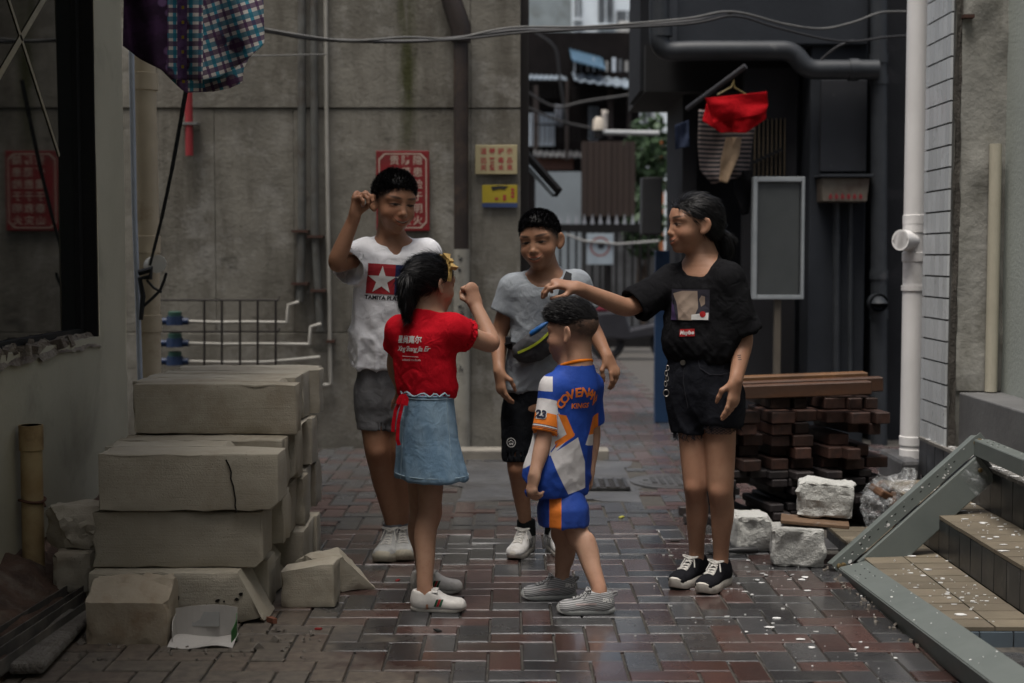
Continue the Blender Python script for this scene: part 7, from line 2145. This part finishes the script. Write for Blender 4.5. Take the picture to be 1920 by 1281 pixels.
for mb in straps: mb.build('strap', pm('black_webbing', (.012, .012, .014), rough=.8, bump=.3, bscale=300), bag, False, p.base)
c0, c1 = on_shirt(1035, 605, .02), on_shirt(966, 652, .02)
ax = (c1 - c0); L_ = ax.length; ax.normalize()
yv = Vector((0, -1, 0)); yv = (yv - ax * yv.dot(ax)).normalized(); zv = ax.cross(yv) * -1
if zv.z > 0: zv = -zv
BM = np.stack([A3(ax), A3(yv), A3(zv)], 1)
fd = Field(axis(-.05, L_ + .05, .005), axis(-.06, .09, .005), axis(-.08, .13, .005))
fd.cone((.0, .015, .02), (L_ * .95, .015, .02), .034, .030, .02)
fd.ell((L_ * .5, .018, .045), (L_ * .54, .036, .055), None, .03)
V, F = fd.verts(); V = relax(V, F, 2); V = V + vnormals(V, F) * (fbm(V * 35, 2, 4) * .003)[:, None]
mBag = cloth_mat('bag_nylon', (.075, .075, .08), (.05, .05, .054), rough=.6, strength=.5)
pouch = obj('pouch', npmesh('pouch', A3(c0) + V @ BM.T, F, mBag, True, None, p.base), bag)
bvh2 = BVHTree.FromPolygons([Vector(v) for v in V], [tuple(int(i) for i in q) for q in F])
def bagpt(x, z, off=.002):
    h_ = bvh2.ray_cast(Vector((x, .2, z)), Vector((0, -1, 0)))[0]
    return Vector(A3(c0) + BM @ (A3(h_ if h_ else (x, .03, z)) + np.array([0, off, 0])))
mb = MB(); v = [bagpt(x, .018 + .012 * math.sin(x / L_ * math.pi)) for x in np.linspace(.01, L_ * .95, 12)]
for a_, b_ in zip(v, v[1:]): mb.bar(a_, b_, .009, .004, up=(0, 1, 0))
mb.build('zip', pm('lime_zip', (.42, .47, .03), (.33, .38, .03), rough=.6), bag, False, p.base)
mb = MB(); v = [bagpt(x, -.012, .006) for x in np.linspace(.005, L_ * .5, 8)]
mb.tube(v, [.004, .007, .010, .009, .011, .009, .012, .008], 8)
mb.build('blue_strap', pm('blue_plastic', (.01, .10, .32), rough=.5), bag, True, p.base)
mb = MB(); q = on_shirt(955, 640, .012); mb.box((q.x - .016, q.y - .008, q.z - .02), (q.x + .016, q.y + .008, q.z + .02))
mb.build('buckle', M_BLACK_PLASTIC, bag, False, p.base, bevel=.004)
p.make_hair(short_hair_build(.05, .68, .02, front=.02), lambda q, n: n * .5 + np.array([0, .6, .1]), 14000, .015, .0008, .35, .24, seed=9, noise=.0018, fringe=(900, .016, .12))
mSup = pm('white_shoe', (.60, .59, .58), (.5, .49, .47), 25, .55, dirt=(.32, .3, .27), dscale=16, dlo=.55)
mbs = cloth_mat('black_sock', (.010, .012, .012))
for ft, an in zip(p.feet, (anR, anL)):
    o = shoe(p, ft, mSup, M_RUBBER_WHITE, 'sneaker', M_LACE, sole_h=.12, open_h=.42)
    L = ft['L']
    for k_ in range(3):
        x = (.36 + .075 * k_) * L
        for sg in (-1, 1):
            sh2 = poly2([(sg * x, .11 * L), (sg * (x + .035 * L), .11 * L), (sg * (x + .035 * L - .07 * L), .27 * L), (sg * (x - .07 * L), .27 * L)])
            project('stripe', o, sh2, pm('black_stripe', (.012, .012, .014), rough=.6), ft['heel'], ft['f'] * sg, (0, 0, 1), .0012, o, p.base, far=.3)
    mb = MB(); mb.tube([an + np.array([0, 0, -.03]), an + np.array([0, 0, .03]), an + np.array([0, 0, .034])], [.040, .037, .034], 16)
    mb.build('sock', mbs, p.root, True, p.base)

# ============================== small boy in the jersey
skD = skin_mat('fair', (.425, .258, .178), eye_open=.3, stubble=(-.13,.55,.26,.85))
p = Person('small boy in blue, white and orange jersey set, seen from behind', 4.85, -140, .71, skD, (1068, 1140))
p.set_head(1073, 622, .0, .196, -116, 4, 0, jaw=.98)
neck = p.j(1079, 698, .0)
shL, elL, wrL = p.j(1040, 728, -.05), p.j(1018, 832, -.09), p.j(1003, 888, -.13)
shR, elR, wrR = p.j(1104, 724, .06), p.j(1112, 815, .11), p.j(1105, 880, .06)
hipL, hipR = p.j(1056, 922, -.02), p.j(1050, 920, .05)
anL, anR = p.foot((1047, 1152), -86, .185, 'L'), p.foot((980, 1125), -80, .185, 'R')
fD = facing(-84)[0]
knL, knR = p.j(1086, 1005, -.03), p.j(1057, 1000, .08)
tor = sil_rows([(930, 1020, 1090), (880, 1020, 1092), (780, 1030, 1104), (735, 1038, 1102), (712, 1052, 1096)], p.D, p.phi, .66)
p.make_body(neck, [(shR, elR, wrR, .028), (shL, elL, wrL, .0285)],
            [(hipR, knR, anR, .046, .036, .034, .025, fD), (hipL, knL, anL, .046, .036, .034, .025, fD)], tor,
            [dict(w=wrR, d=(-.1, .0, -1), n=(-.8, -.5, 0), L=.12, mir=1, curl=(40, 45, 30), thumb=.5),
             dict(w=wrL, d=(-.2, -.05, -1), n=(.75, .6, 0), L=.125, mir=-1, curl=(38, 48, 30), thumb=.55)])
cL = p.sleeve(shL, elL, .80, .046, .046); cR = p.sleeve(shR, elR, .75, .044, .044)
lr = sil_rows([(926, 990, 1101), (900, 982, 1104), (870, 986, 1106), (830, 998, 1110), (790, 1008, 1112), (755, 1016, 1113), (728, 1026, 1112), (712, 1040, 1106), (701, 1056, 1098)], p.D, p.phi, .70)
hem = lr[0]
# panels of the jersey: signed fields in picture-plane centimetres about the spine, kept per vertex
tj = NT('jersey_cloth')
uvj = tj.attr('jc')      # x: across the back (m), y: height above the hem (m), z: 1 on the sleeve
jx, jy, jz = tj.sep(uvj)
BLUE, WHT, ORG_ = (.012, .055, .32), (.60, .58, .58), (.72, .19, .02)
def jmask(pts):
    """inside a convex polygon given counter-clockwise"""
    m_ = None
    for (x0, y0), (x1, y1) in zip(pts, pts[1:] + pts[:1]):
        l_ = math.hypot(x1 - x0, y1 - y0)
        e_ = tj.m('ADD', tj.m('MULTIPLY', jx, -(y1 - y0) / l_), tj.m('ADD', tj.m('MULTIPLY', jy, (x1 - x0) / l_), (-(x1 - x0) * y0 + (y1 - y0) * x0) / l_))
        m_ = e_ if m_ is None else tj.m('MINIMUM', m_, e_)
    return tj.mr(m_, -.0008, .0008)
jc = BLUE
def jadd(pts, c):
    global jc
    jc = tj.mix(jmask(pts), jc, c)
# x=0 is picture column 1060, y=0 picture row 925; 1 unit = 1 m at the boy's depth (550 px)
def jp(x, y): return ((x - 1060) / 550.0, (925 - y) / 550.0)
jadd([jp(960, 890), jp(1000, 860), jp(1036, 820), jp(1036, 700), jp(960, 700)], WHT)
jadd([jp(1044, 842), jp(1068, 816), jp(1048, 765), jp(1034, 742), jp(1030, 846)], WHT)
jadd([jp(1036, 866), jp(1078, 812), jp(1076, 806), jp(1030, 850)], BLUE)
jadd([jp(1042, 832), jp(1076, 812), jp(1078, 806), jp(1064, 806), jp(1040, 820)], ORG_)
jadd([jp(1064, 810), jp(1078, 810), jp(1062, 772), jp(1046, 768)], ORG_)
jadd([jp(1034, 843), jp(1040, 832), jp(1062, 806), jp(1058, 806), jp(1032, 838)], BLUE)
jadd([jp(1066, 920), jp(1098, 912), jp(1097, 862), jp(1084, 814), jp(1032, 844), jp(1046, 878)], WHT)
jadd([jp(1104, 815), jp(1122, 815), jp(1122, 775), jp(1112, 780)], ORG_)
jadd([jp(1098, 830), jp(1122, 840), jp(1122, 815), jp(1104, 812)], WHT)
zs = jz
sl_c = tj.mix(tj.m('GREATER_THAN', zs, .60), BLUE, WHT)
sl_c = tj.mix(tj.m('GREATER_THAN', zs, .60), WHT, ORG_)
sl_c = tj.mix(tj.m('GREATER_THAN', zs, .30), BLUE, sl_c)
for lo_, hi_, c_ in ((.86, .875, (.012, .015, .04)), (.875, .905, WHT), (.905, .92, (.012, .015, .04)), (.935, .95, (.012, .015, .04))):
    sl_c = tj.mix(tj.m('MULTIPLY', tj.m('GREATER_THAN', zs, lo_), tj.m('LESS_THAN', zs, hi_)), sl_c, c_)
jc = tj.mix(tj.m('GREATER_THAN', zs, .001), jc, sl_c)
tj.p(Base_Color=jc, Roughness=.7); tj.b.inputs['Specular IOR Level'].default_value = .3
tj.bump(tj.m('ADD', tj.noise(tj.coord(), 22, 3), tj.m('MULTIPLY', tj.voro(tj.coord(), 420), .1)), .3, .012)
def jattr(V):
    x = V[:, 0] * (4.85 / V[:, 1]) - P(1060, 800, 4.85).x
    y = V[:, 2] - P(1060, 925, 4.85).z
    z = np.zeros(len(V))
    sh_, el_ = A3(shL), A3(elL); d_ = el_ - sh_; t_ = ((V - sh_) @ d_) / (d_ @ d_)
    q_ = np.linalg.norm(V - (sh_ + t_[:, None] * d_), axis=1)
    on = (q_ < .058) & (t_ > .12) & (t_ < .84) & (V[:, 0] < P(1044, 780, 4.85).x)
    z = np.where(on, np.clip(t_ / .80, .01, .999), 0)
    return {'jc': np.stack([x, y, z], 1)}
jersey = p.garment('jersey', tj.mat, [lr], [cR, cL],
    [(p.j(998, 908, -.03), unit((-.66, .1, -.74)), p.j(960, 930, -.2), p.j(1040, 860, .3))], [('loft', [(hem[0] - .05, hem[1], hem[2], hem[3] - .009, hem[4] - .009, hem[5]), (hem[0] + .03, hem[1], hem[2], hem[3] - .012, hem[4] - .012, hem[5])])], collar=(neck, (shR, shL), .0285, .034, .3), fold=.008, fseed=44, h=.0052, k=.018, attrs=jattr, zfold=(hem[0], hem[0] + .25))
mCollar = cloth_mat('orange_rib', (.75, .20, .02))
mb = MB(); mb.tube([Vector(Z(neck, .028)) + Vector((.0555 * math.cos(t), .0555 * math.sin(t), -.3 * (.0555 * math.cos(t) * p.f[0] + .0555 * math.sin(t) * p.f[1]))) for t in np.linspace(0, 2 * math.pi, 33)], .0062, 8, cap=False)
mb.build('collar', mCollar, jersey, True, p.base)
backD, rbD = facing(p.phi + 180)
# lettering curved over the back, and the number on the sleeve
org = p.j(1088, 745, -.07)
glyphs = []
for i, ch in enumerate('COVENANT'):
    a_ = math.radians(62 - 124 * i / 7)
    glyphs.append(rot2(text2d(ch, .043, bold=.0013), a_ * .75, -.080 * math.sin(a_) , .070 * math.cos(a_) - .054))
project('lettering', jersey, join2(*glyphs), M_ORANGE_PRINT, org, -rbD, (0, 0, 1), .002, jersey, p.base)
project('lettering', jersey, rot2(text2d('KINGS', .024, bold=.0008), 0, .004, -.030), M_ORANGE_PRINT, org, -rbD, (0, 0, 1), .002, jersey, p.base)
so = p.j(1014, 779, -.08); sd_ = unit(A3(shL) - A3(elL))
sr = np.array([1, 0, 0]) - sd_ * sd_[0]
nb_ = text2d('23', .036, bold=.0045)
project('number', jersey, nb_, M_WHITE_PRINT, so, sr, sd_, .002, jersey, p.base)
project('number', jersey, text2d('23', .036, bold=.0020), pm('ink_navy', (.012, .015, .04), rough=.7), so, sr, sd_, .0035, jersey, p.base)
# shorts with the orange panel
ts_ = NT('jersey_shorts')
sx, sy_, sz_ = ts_.sep(ts_.attr('jc'))
m_ = ts_.m('MULTIPLY', ts_.m('GREATER_THAN', sx, (1030 - 1060) / 550), ts_.m('LESS_THAN', sx, (1053 - 1060) / 550))
ts_.p(Base_Color=ts_.mix(m_, BLUE, ORG_), Roughness=.7)
ts_.bump(ts_.noise(ts_.coord(), 22, 3), .3, .012)
def sattr(V):
    x = V[:, 0] * (4.85 / V[:, 1]) - P(1060, 800, 4.85).x
    y = V[:, 2] - P(1060, 925, 4.85).z
    return {'jc': np.stack([x, y, y * 0], 1)}
sr_ = sil_rows([(984, 1010, 1104), (950, 1009, 1103), (925, 1016, 1094), (900, 1026, 1084)], p.D, -95, .9)
hs = sr_[0]
shorts = p.garment('shorts', ts_.mat, [sr_], [], [], [('loft', [(hs[0] - .05, hs[1], hs[2], hs[3] - .009, hs[4] - .009, hs[5]), (hs[0] + .05, hs[1], hs[2], hs[3] - .012, hs[4] - .012, hs[5])])],
                   fold=.006, fseed=51, attrs=sattr)
project('number', shorts, text2d('3', .05, bold=.003), M_ORANGE_PRINT, p.j(1016, 948, -.07), (1, .6, 0), (0, 0, 1), .0025, shorts, p.base)
def buildD(fd, H):
    fd.ell((0, -.04*H, .20*H), (.345*H, .45*H, .325*H), None, 0)
    fd.ell((0, .02*H, .28*H), (.29*H, .37*H, .225*H), None, .03)
    n = unit((0, .30, -1)); fd.plane((0, 0, .13 * H), n, (-1, -1, -1), (1, 1, 1), .012)
    fd.ell((0, .50*H, .10*H), (.34*H, .22*H, .16*H), None, .01, 'sub')
def dirD(q, n):
    d = np.zeros_like(q); d[:, 1] = .75; d[:, 2] = .25
    return d + n * .25
p.make_hair(buildD, dirD, 14000, .028, .0007, .14, .10, seed=13, noise=.001)
mk = NT('grey_knit')
kx, ky, kz = mk.sep(mk.attr('sc'))
st = mk.m('SINE', mk.m('MULTIPLY', mk.m('ADD', kz, mk.m('MULTIPLY', ky, .15)), 190.0))
mk.p(Base_Color=mk.mix(mk.mr(st, -.3, .3), (.16, .16, .165), (.36, .36, .36)), Roughness=.85)
mk.bump(st, .3, .002)
mClear = pm('frosted_sole', (.42, .43, .42), (.34, .35, .34), 20, .35)
for ft in p.feet:
    o = shoe(p, ft, mk.mat, mClear, 'knit', cloth_mat('grey_lace', (.34, .34, .34)), sole_h=.13, open_h=.43)
    L = ft['L']
    project('side_stripe', o, poly2([(.32 * L, .20 * L), (.70 * L, .20 * L), (.70 * L, .225 * L), (.32 * L, .235 * L)]), pm('pale_pink', (.45, .36, .35), rough=.7), ft['heel'], ft['f'] * -1, (0, 0, 1), .001, o, p.base, far=.3)
    project('side_stripe', o, rot2(poly2([(-.70 * L, .20 * L), (-.32 * L, .20 * L), (-.32 * L, .235 * L), (-.70 * L, .225 * L)])), pm('pale_pink', (.45, .36, .35), rough=.7), ft['heel'], ft['f'] * -1, (0, 0, 1), .0012, o, p.base, far=.3)
    project('lettering', o, rot2(text2d('SPLY', .017, bold=.0007), -.2, -.12 * L, .27 * L), M_WHITE_PRINT, ft['heel'], ft['f'] * -1, (0, 0, 1), .0012, o, p.base, far=.3)
    mb = MB(); hb = ft['heel']
    mb.tube([Vector(hb + ft['f'] * y_ * L + np.array([0, 0, z_ * L])) for y_, z_ in ((.05, .34), (-.02, .40), (-.075, .40), (-.07, .36), (.02, .31))], .004, 6)
    mb.build('heel_tab', pm('grey_web', (.28, .28, .28), rough=.8), o, True, p.base)

# ============================== older girl in black
skE = skin_mat('tan3', (.335, .187, .119), eye_open=.45, teeth=.8)
p = Person('girl in black printed tee and black denim shorts, arm stretched out', 5.12, -33, 1.0, skE, (1325, 1100))
p.set_head(1300, 420, .0, .205, -72, 2, 0, jaw=.93, ear=.95)
neck = p.j(1318, 498, .02)
shR, elR, wrR = p.j(1262, 527, .07), p.j(1178, 580, .0), p.j(1083, 540, -.12)
shL, elL, wrL = p.j(1362, 525, -.06), p.j(1396, 632, -.06), p.j(1380, 712, -.14)
hipR, hipL = p.j(1294, 745, .04), p.j(1350, 745, -.03)
anR, anL = p.foot((1264, 1106), -34, .235, 'R'), p.foot((1316, 1116), -30, .235, 'L')
fE = facing(-28)[0]
knR, knL = p.j(1304, 915, .0), p.j(1352, 922, -.05)
tor = sil_rows([(745, 1262, 1380), (665, 1272, 1368), (600, 1268, 1372), (540, 1262, 1375), (515, 1275, 1362), (500, 1295, 1345)], p.D, p.phi, .64)
p.make_body(neck, [(shR, elR, wrR, .0345), (shL, elL, wrL, .0345)],
            [(hipR, knR, anR, .056, .040, .039, .027, fE), (hipL, knL, anL, .060, .044, .0395, .027, fE)], tor,
            [dict(w=wrR, d=(-1, -.15, .22), n=(-.1, .4, -1), L=.16, mir=1, curl=(35, 40, 25), thumb=.5, spread=1.1),
             dict(w=wrL, d=(-.13, -.1, -1), n=(-.75, .75, 0), L=.158, mir=-1, curl=(14, 20, 14), thumb=.4)])
cR = p.sleeve(shR, elR, .88, .060, .066); cL = p.sleeve(shL, elL, .93, .062, .068)
lr = sil_rows([(676, 1258, 1374), (664, 1250, 1384), (640, 1248, 1390), (600, 1252, 1388), (565, 1254, 1384), (540, 1254, 1384), (522, 1264, 1376), (508, 1282, 1362), (498, 1298, 1346)], p.D, p.phi, .66)
mBlackTee = cloth_mat('black_cotton', (.0105, .0105, .012), (.007, .007, .008), strength=.5, sheen=.1)
shirt = p.garment('shirt', mBlackTee, [lr], [cR, cL],
    [], [], collar=(neck, (shR, shL), .0345, .042, .8),
    fold=.019, fseed=61, zfold=(lr[0][0], lr[0][0] + .28))
org = p.j(1291, 572, -.08); tr = -p.r
def printE(shape, mat, nm='print', lift=.002): return project(nm, shirt, shape, mat, org, tr, (0, 0, 1), lift, shirt, p.base)
# a plain stand-in for the picture on the shirt: dark panel with tan, white and red fields
printE(rect2(-.075, -.055, .075, .055), pm('print_dark', (.03, .028, .042), rough=.6))
printE(poly2([(-.068, .04), (-.05, .0), (-.04, -.054), (.016, -.054), (.034, -.01), (.03, .05), (-.03, .05)]), pm('print_tan', (.30, .23, .18), (.25, .19, .15), rough=.6), lift=.0032)
printE(poly2([(.044, -.006), (.058, .004), (.058, .03), (.046, .034), (.036, .02)]), pm('print_tan', (.3, .23, .18)), lift=.0032)
printE(poly2([(.012, -.052), (.072, -.052), (.072, -.026), (.012, -.034)]), M_WHITE_PRINT, lift=.0036)
printE(ring2(.052, -.032, .0, .011, 12), pm('print_red', (.40, .012, .015), rough=.6), lift=.0044)
printE(poly2([(-.075, -.055), (-.05, -.055), (-.064, .0), (-.075, .01)]), pm('print_violet', (.06, .035, .10), rough=.6), lift=.0036)
printE(rot2(rect2(-.028, -.013, .028, .013), .05, -.004, -.098), pm('print_red', (.4, .012, .015)))
printE(rot2(text2d('Maybe', .020, bold=.0006, shear=.15), .05, -.004, -.098), M_WHITE_PRINT, 'lettering', .0035)
# denim shorts with ragged hems, net pockets, button, chain
mBD = cloth_mat('black_denim', (.0135, .0145, .019), (.009, .010, .013), weave=1400, strength=.4, blotch=(.022, .023, .03))
pel = sil_rows([(795, 1262, 1382, .42), (770, 1254, 1389, .52), (735, 1249, 1389, .60), (700, 1252, 1382, .64), (668, 1258, 1372, .66)], p.D, p.phi, .66)
hzR, hzL = p.j(1290, 814)[2], p.j(1350, 792)[2]
a, b = leg_tube(hipR, knR, hzR, .078, .066), leg_tube(hipL, knL, hzL, .078, .072)
shorts = p.garment('shorts', mBD, [pel], [a, b], [], [], fold=.006, fseed=66)
mb = MB()
for hip_, kn_, hz_, r_ in ((hipR, knR, hzR, .066), (hipL, knL, hzL, .072)):
    tt = (hz_ - hip_[2]) / (kn_[2] - hip_[2]); c = hip_ + (kn_ - hip_) * tt
    for i in range(90):
        t = rnd.uniform(0, 2 * math.pi); q = Vector(c) + Vector((math.cos(t) * r_ * .98, math.sin(t) * r_ * .98, .004))
        ln = rnd.uniform(.008, .03); mb.tube([q, q + Vector((rnd.uniform(-.006, .006), rnd.uniform(-.006, .006), -ln * .6)), q + Vector((rnd.uniform(-.012, .012), rnd.uniform(-.01, .01), -ln))], .0011, 4)
mb.build('frayed_hem', mBD, shorts, False, p.base)
# net pocket lining below each hem: crossed threads on the thigh
mb = MB()
def net(c, r_, t0, t1, zt, zb, n=9):
    for k in range(-n, n * 2):
        for sg in (1, -1):
            pts = []
            for u in np.linspace(0, 1, 9):
                t = t0 + (t1 - t0) * ((k + u * n * .8) / n if sg > 0 else (k + n * .8 - u * n * .8) / n)
                if min(t0, t1) - 1e-6 <= t <= max(t0, t1) + 1e-6: pts.append(Vector((c[0] + r_ * math.cos(t), c[1] + r_ * math.sin(t), zt + (zb - zt) * u)))
            if len(pts) > 1: mb.tube(pts, .0013, 4)
cL_ = hipL + (knL - hipL) * ((hzL - hipL[2]) / (knL[2] - hipL[2])); cR_ = hipR + (knR - hipR) * ((hzR - hipR[2]) / (knR[2] - hipR[2]))
net(cL_, .071, math.radians(-150), math.radians(-60), hzL + .02, p.j(1350, 808)[2], 7)
mb.build('net_lining', mBD, shorts, False, p.base); mb = MB()
net(cR_, .068, math.radians(-215), math.radians(-165), hzR + .03, p.j(1290, 822)[2], 5)
mb.build('net_lining', mBD, shorts, False, p.base)
ring_on(pel, pel[-1][0] + .002, .012, th=.006, name='waistband', mat=mBD, parent=shorts)
bvh = BVHTree.FromPolygons([v.co.copy() + p.base for v in shorts.data.vertices], [tuple(q.vertices) for q in shorts.data.polygons])
def on_sh(px, py, off=.003):
    st = P(px, py, p.D - .4); d = (st - Vector((0, 0, CAMH))).normalized(); h_ = bvh.ray_cast(st, d, 1.0)[0]
    return (h_ if h_ else P(px, py, p.D - .1)) - d * off
mMetal = pm('worn_metal', (.45, .42, .38), rough=.35, metal=1.0)
q = on_sh(1281, 680); mb = MB(); mb.tube([q, q + Vector((-.002, -.005, 0))], .0095, 14); mb.build('button', mMetal, shorts, True, p.base)
mb = MB(); mb.tube([on_sh(x, y) for x, y in ((1308, 672), (1312, 690), (1330, 702), (1352, 703), (1372, 698))], .0013, 5); mb.build('pocket_stitch', cloth_mat('dark_stitch', (.035, .035, .042)), shorts, True, p.base)
mb = MB(); mb.tube([on_sh(x, y) for x, y in ((1283, 690), (1281, 715), (1285, 740), (1290, 765))], .0014, 5); mb.build('fly_stitch', cloth_mat('dark_stitch', (.035, .035, .042)), shorts, True, p.base)
mb = MB(); c = P(1249, 737, p.D - .06)
for i, (x, y) in enumerate(((1252, 690), (1249, 700), (1251, 710), (1248, 720))):
    q = P(x, y, p.D - .06); mb.tube([q + Vector((.005 * math.cos(t), .002 * math.sin(t), .009 * math.sin(t))) for t in np.linspace(0, 2 * math.pi, 11)], .0014, 5, cap=False)
mb.tube([c + Vector((.010 * math.cos(t), .0, .012 * math.sin(t))) for t in np.linspace(0, 2 * math.pi, 17)], .0018, 6, cap=False)
mb.build('chain', mMetal, shorts, True, p.base)
# hair
def buildE(fd, H):
    fd.ell((0, -.06*H, .15*H), (.385*H, .47*H, .378*H), None, 0)
    fd.ell((0, -.22*H, -.06*H), (.335*H, .27*H, .33*H), None, .04)
    n = unit((0, .80, -1)); fd.plane((0, 0, -.07 * H), n, (-1, -1, -1), (1, 1, 1), .01)
    fd.ell((0, .50*H, .06*H), (.33*H, .27*H, .225*H), None, .01, 'sub')
    for sg in (-1, 1): fd.ell((sg*.43*H, .045*H, -.06*H), (.16*H, .14*H, .17*H), None, .01, 'sub')
    c = [(0, -.42, -.18), (0, -.52, -.20), (0.0, -.60, -.28), (0, -.62, -.42), (0, -.58, -.56), (0, -.55, -.66)]
    rr = [.10, .10, .13, .125, .08, .03]
    for a_, b_, ra, rb_ in zip(c, c[1:], rr, rr[1:]): fd.cone(np.array(a_)*H, np.array(b_)*H, ra*H, rb_*H, .012)
def dirE(q, n):
    H = p.H; tie = np.array([0, -.48, -.18]) * H
    d = tie - q; d /= np.linalg.norm(d, axis=1, keepdims=True) + 1e-9
    pony = ((q[:, 1] < -.50 * H) & (q[:, 2] < -.14 * H))[:, None]
    d = np.where(pony, np.array([0, -.1, -1.0]), d)
    return d - n * (d * n).sum(1, keepdims=True)
p.hair_box = ((-.5*p.H, .5*p.H), (-.85*p.H, .6*p.H), (-.8*p.H, .65*p.H))
p.make_hair(buildE, dirE, 12000, .05, .0007, .02, .05, seed=17, mask=lambda V: (V[:, 1] < .35 * p.H) | (V[:, 2] > .40 * p.H), noise=.0016, bumpf=60)
mb = MB(); q = p.j(1383, 672, -.105)
project('arm_mark', p.body, rot2(text2d('Ξ', .022, bold=.0004), .1), pm('ink', (.015, .015, .02)), p.j(1384, 670, -.1), (1, 0, 0), (0, 0, 1), .0008, p.root, p.base)
mCanvas = cloth_mat('black_canvas', (.013, .013, .016), strength=.3)
for ft in p.feet:
    o = shoe(p, ft, mCanvas, M_RUBBER_WHITE, 'canvas', M_LACE, sole_h=.155, open_h=.40, puff=1.03)
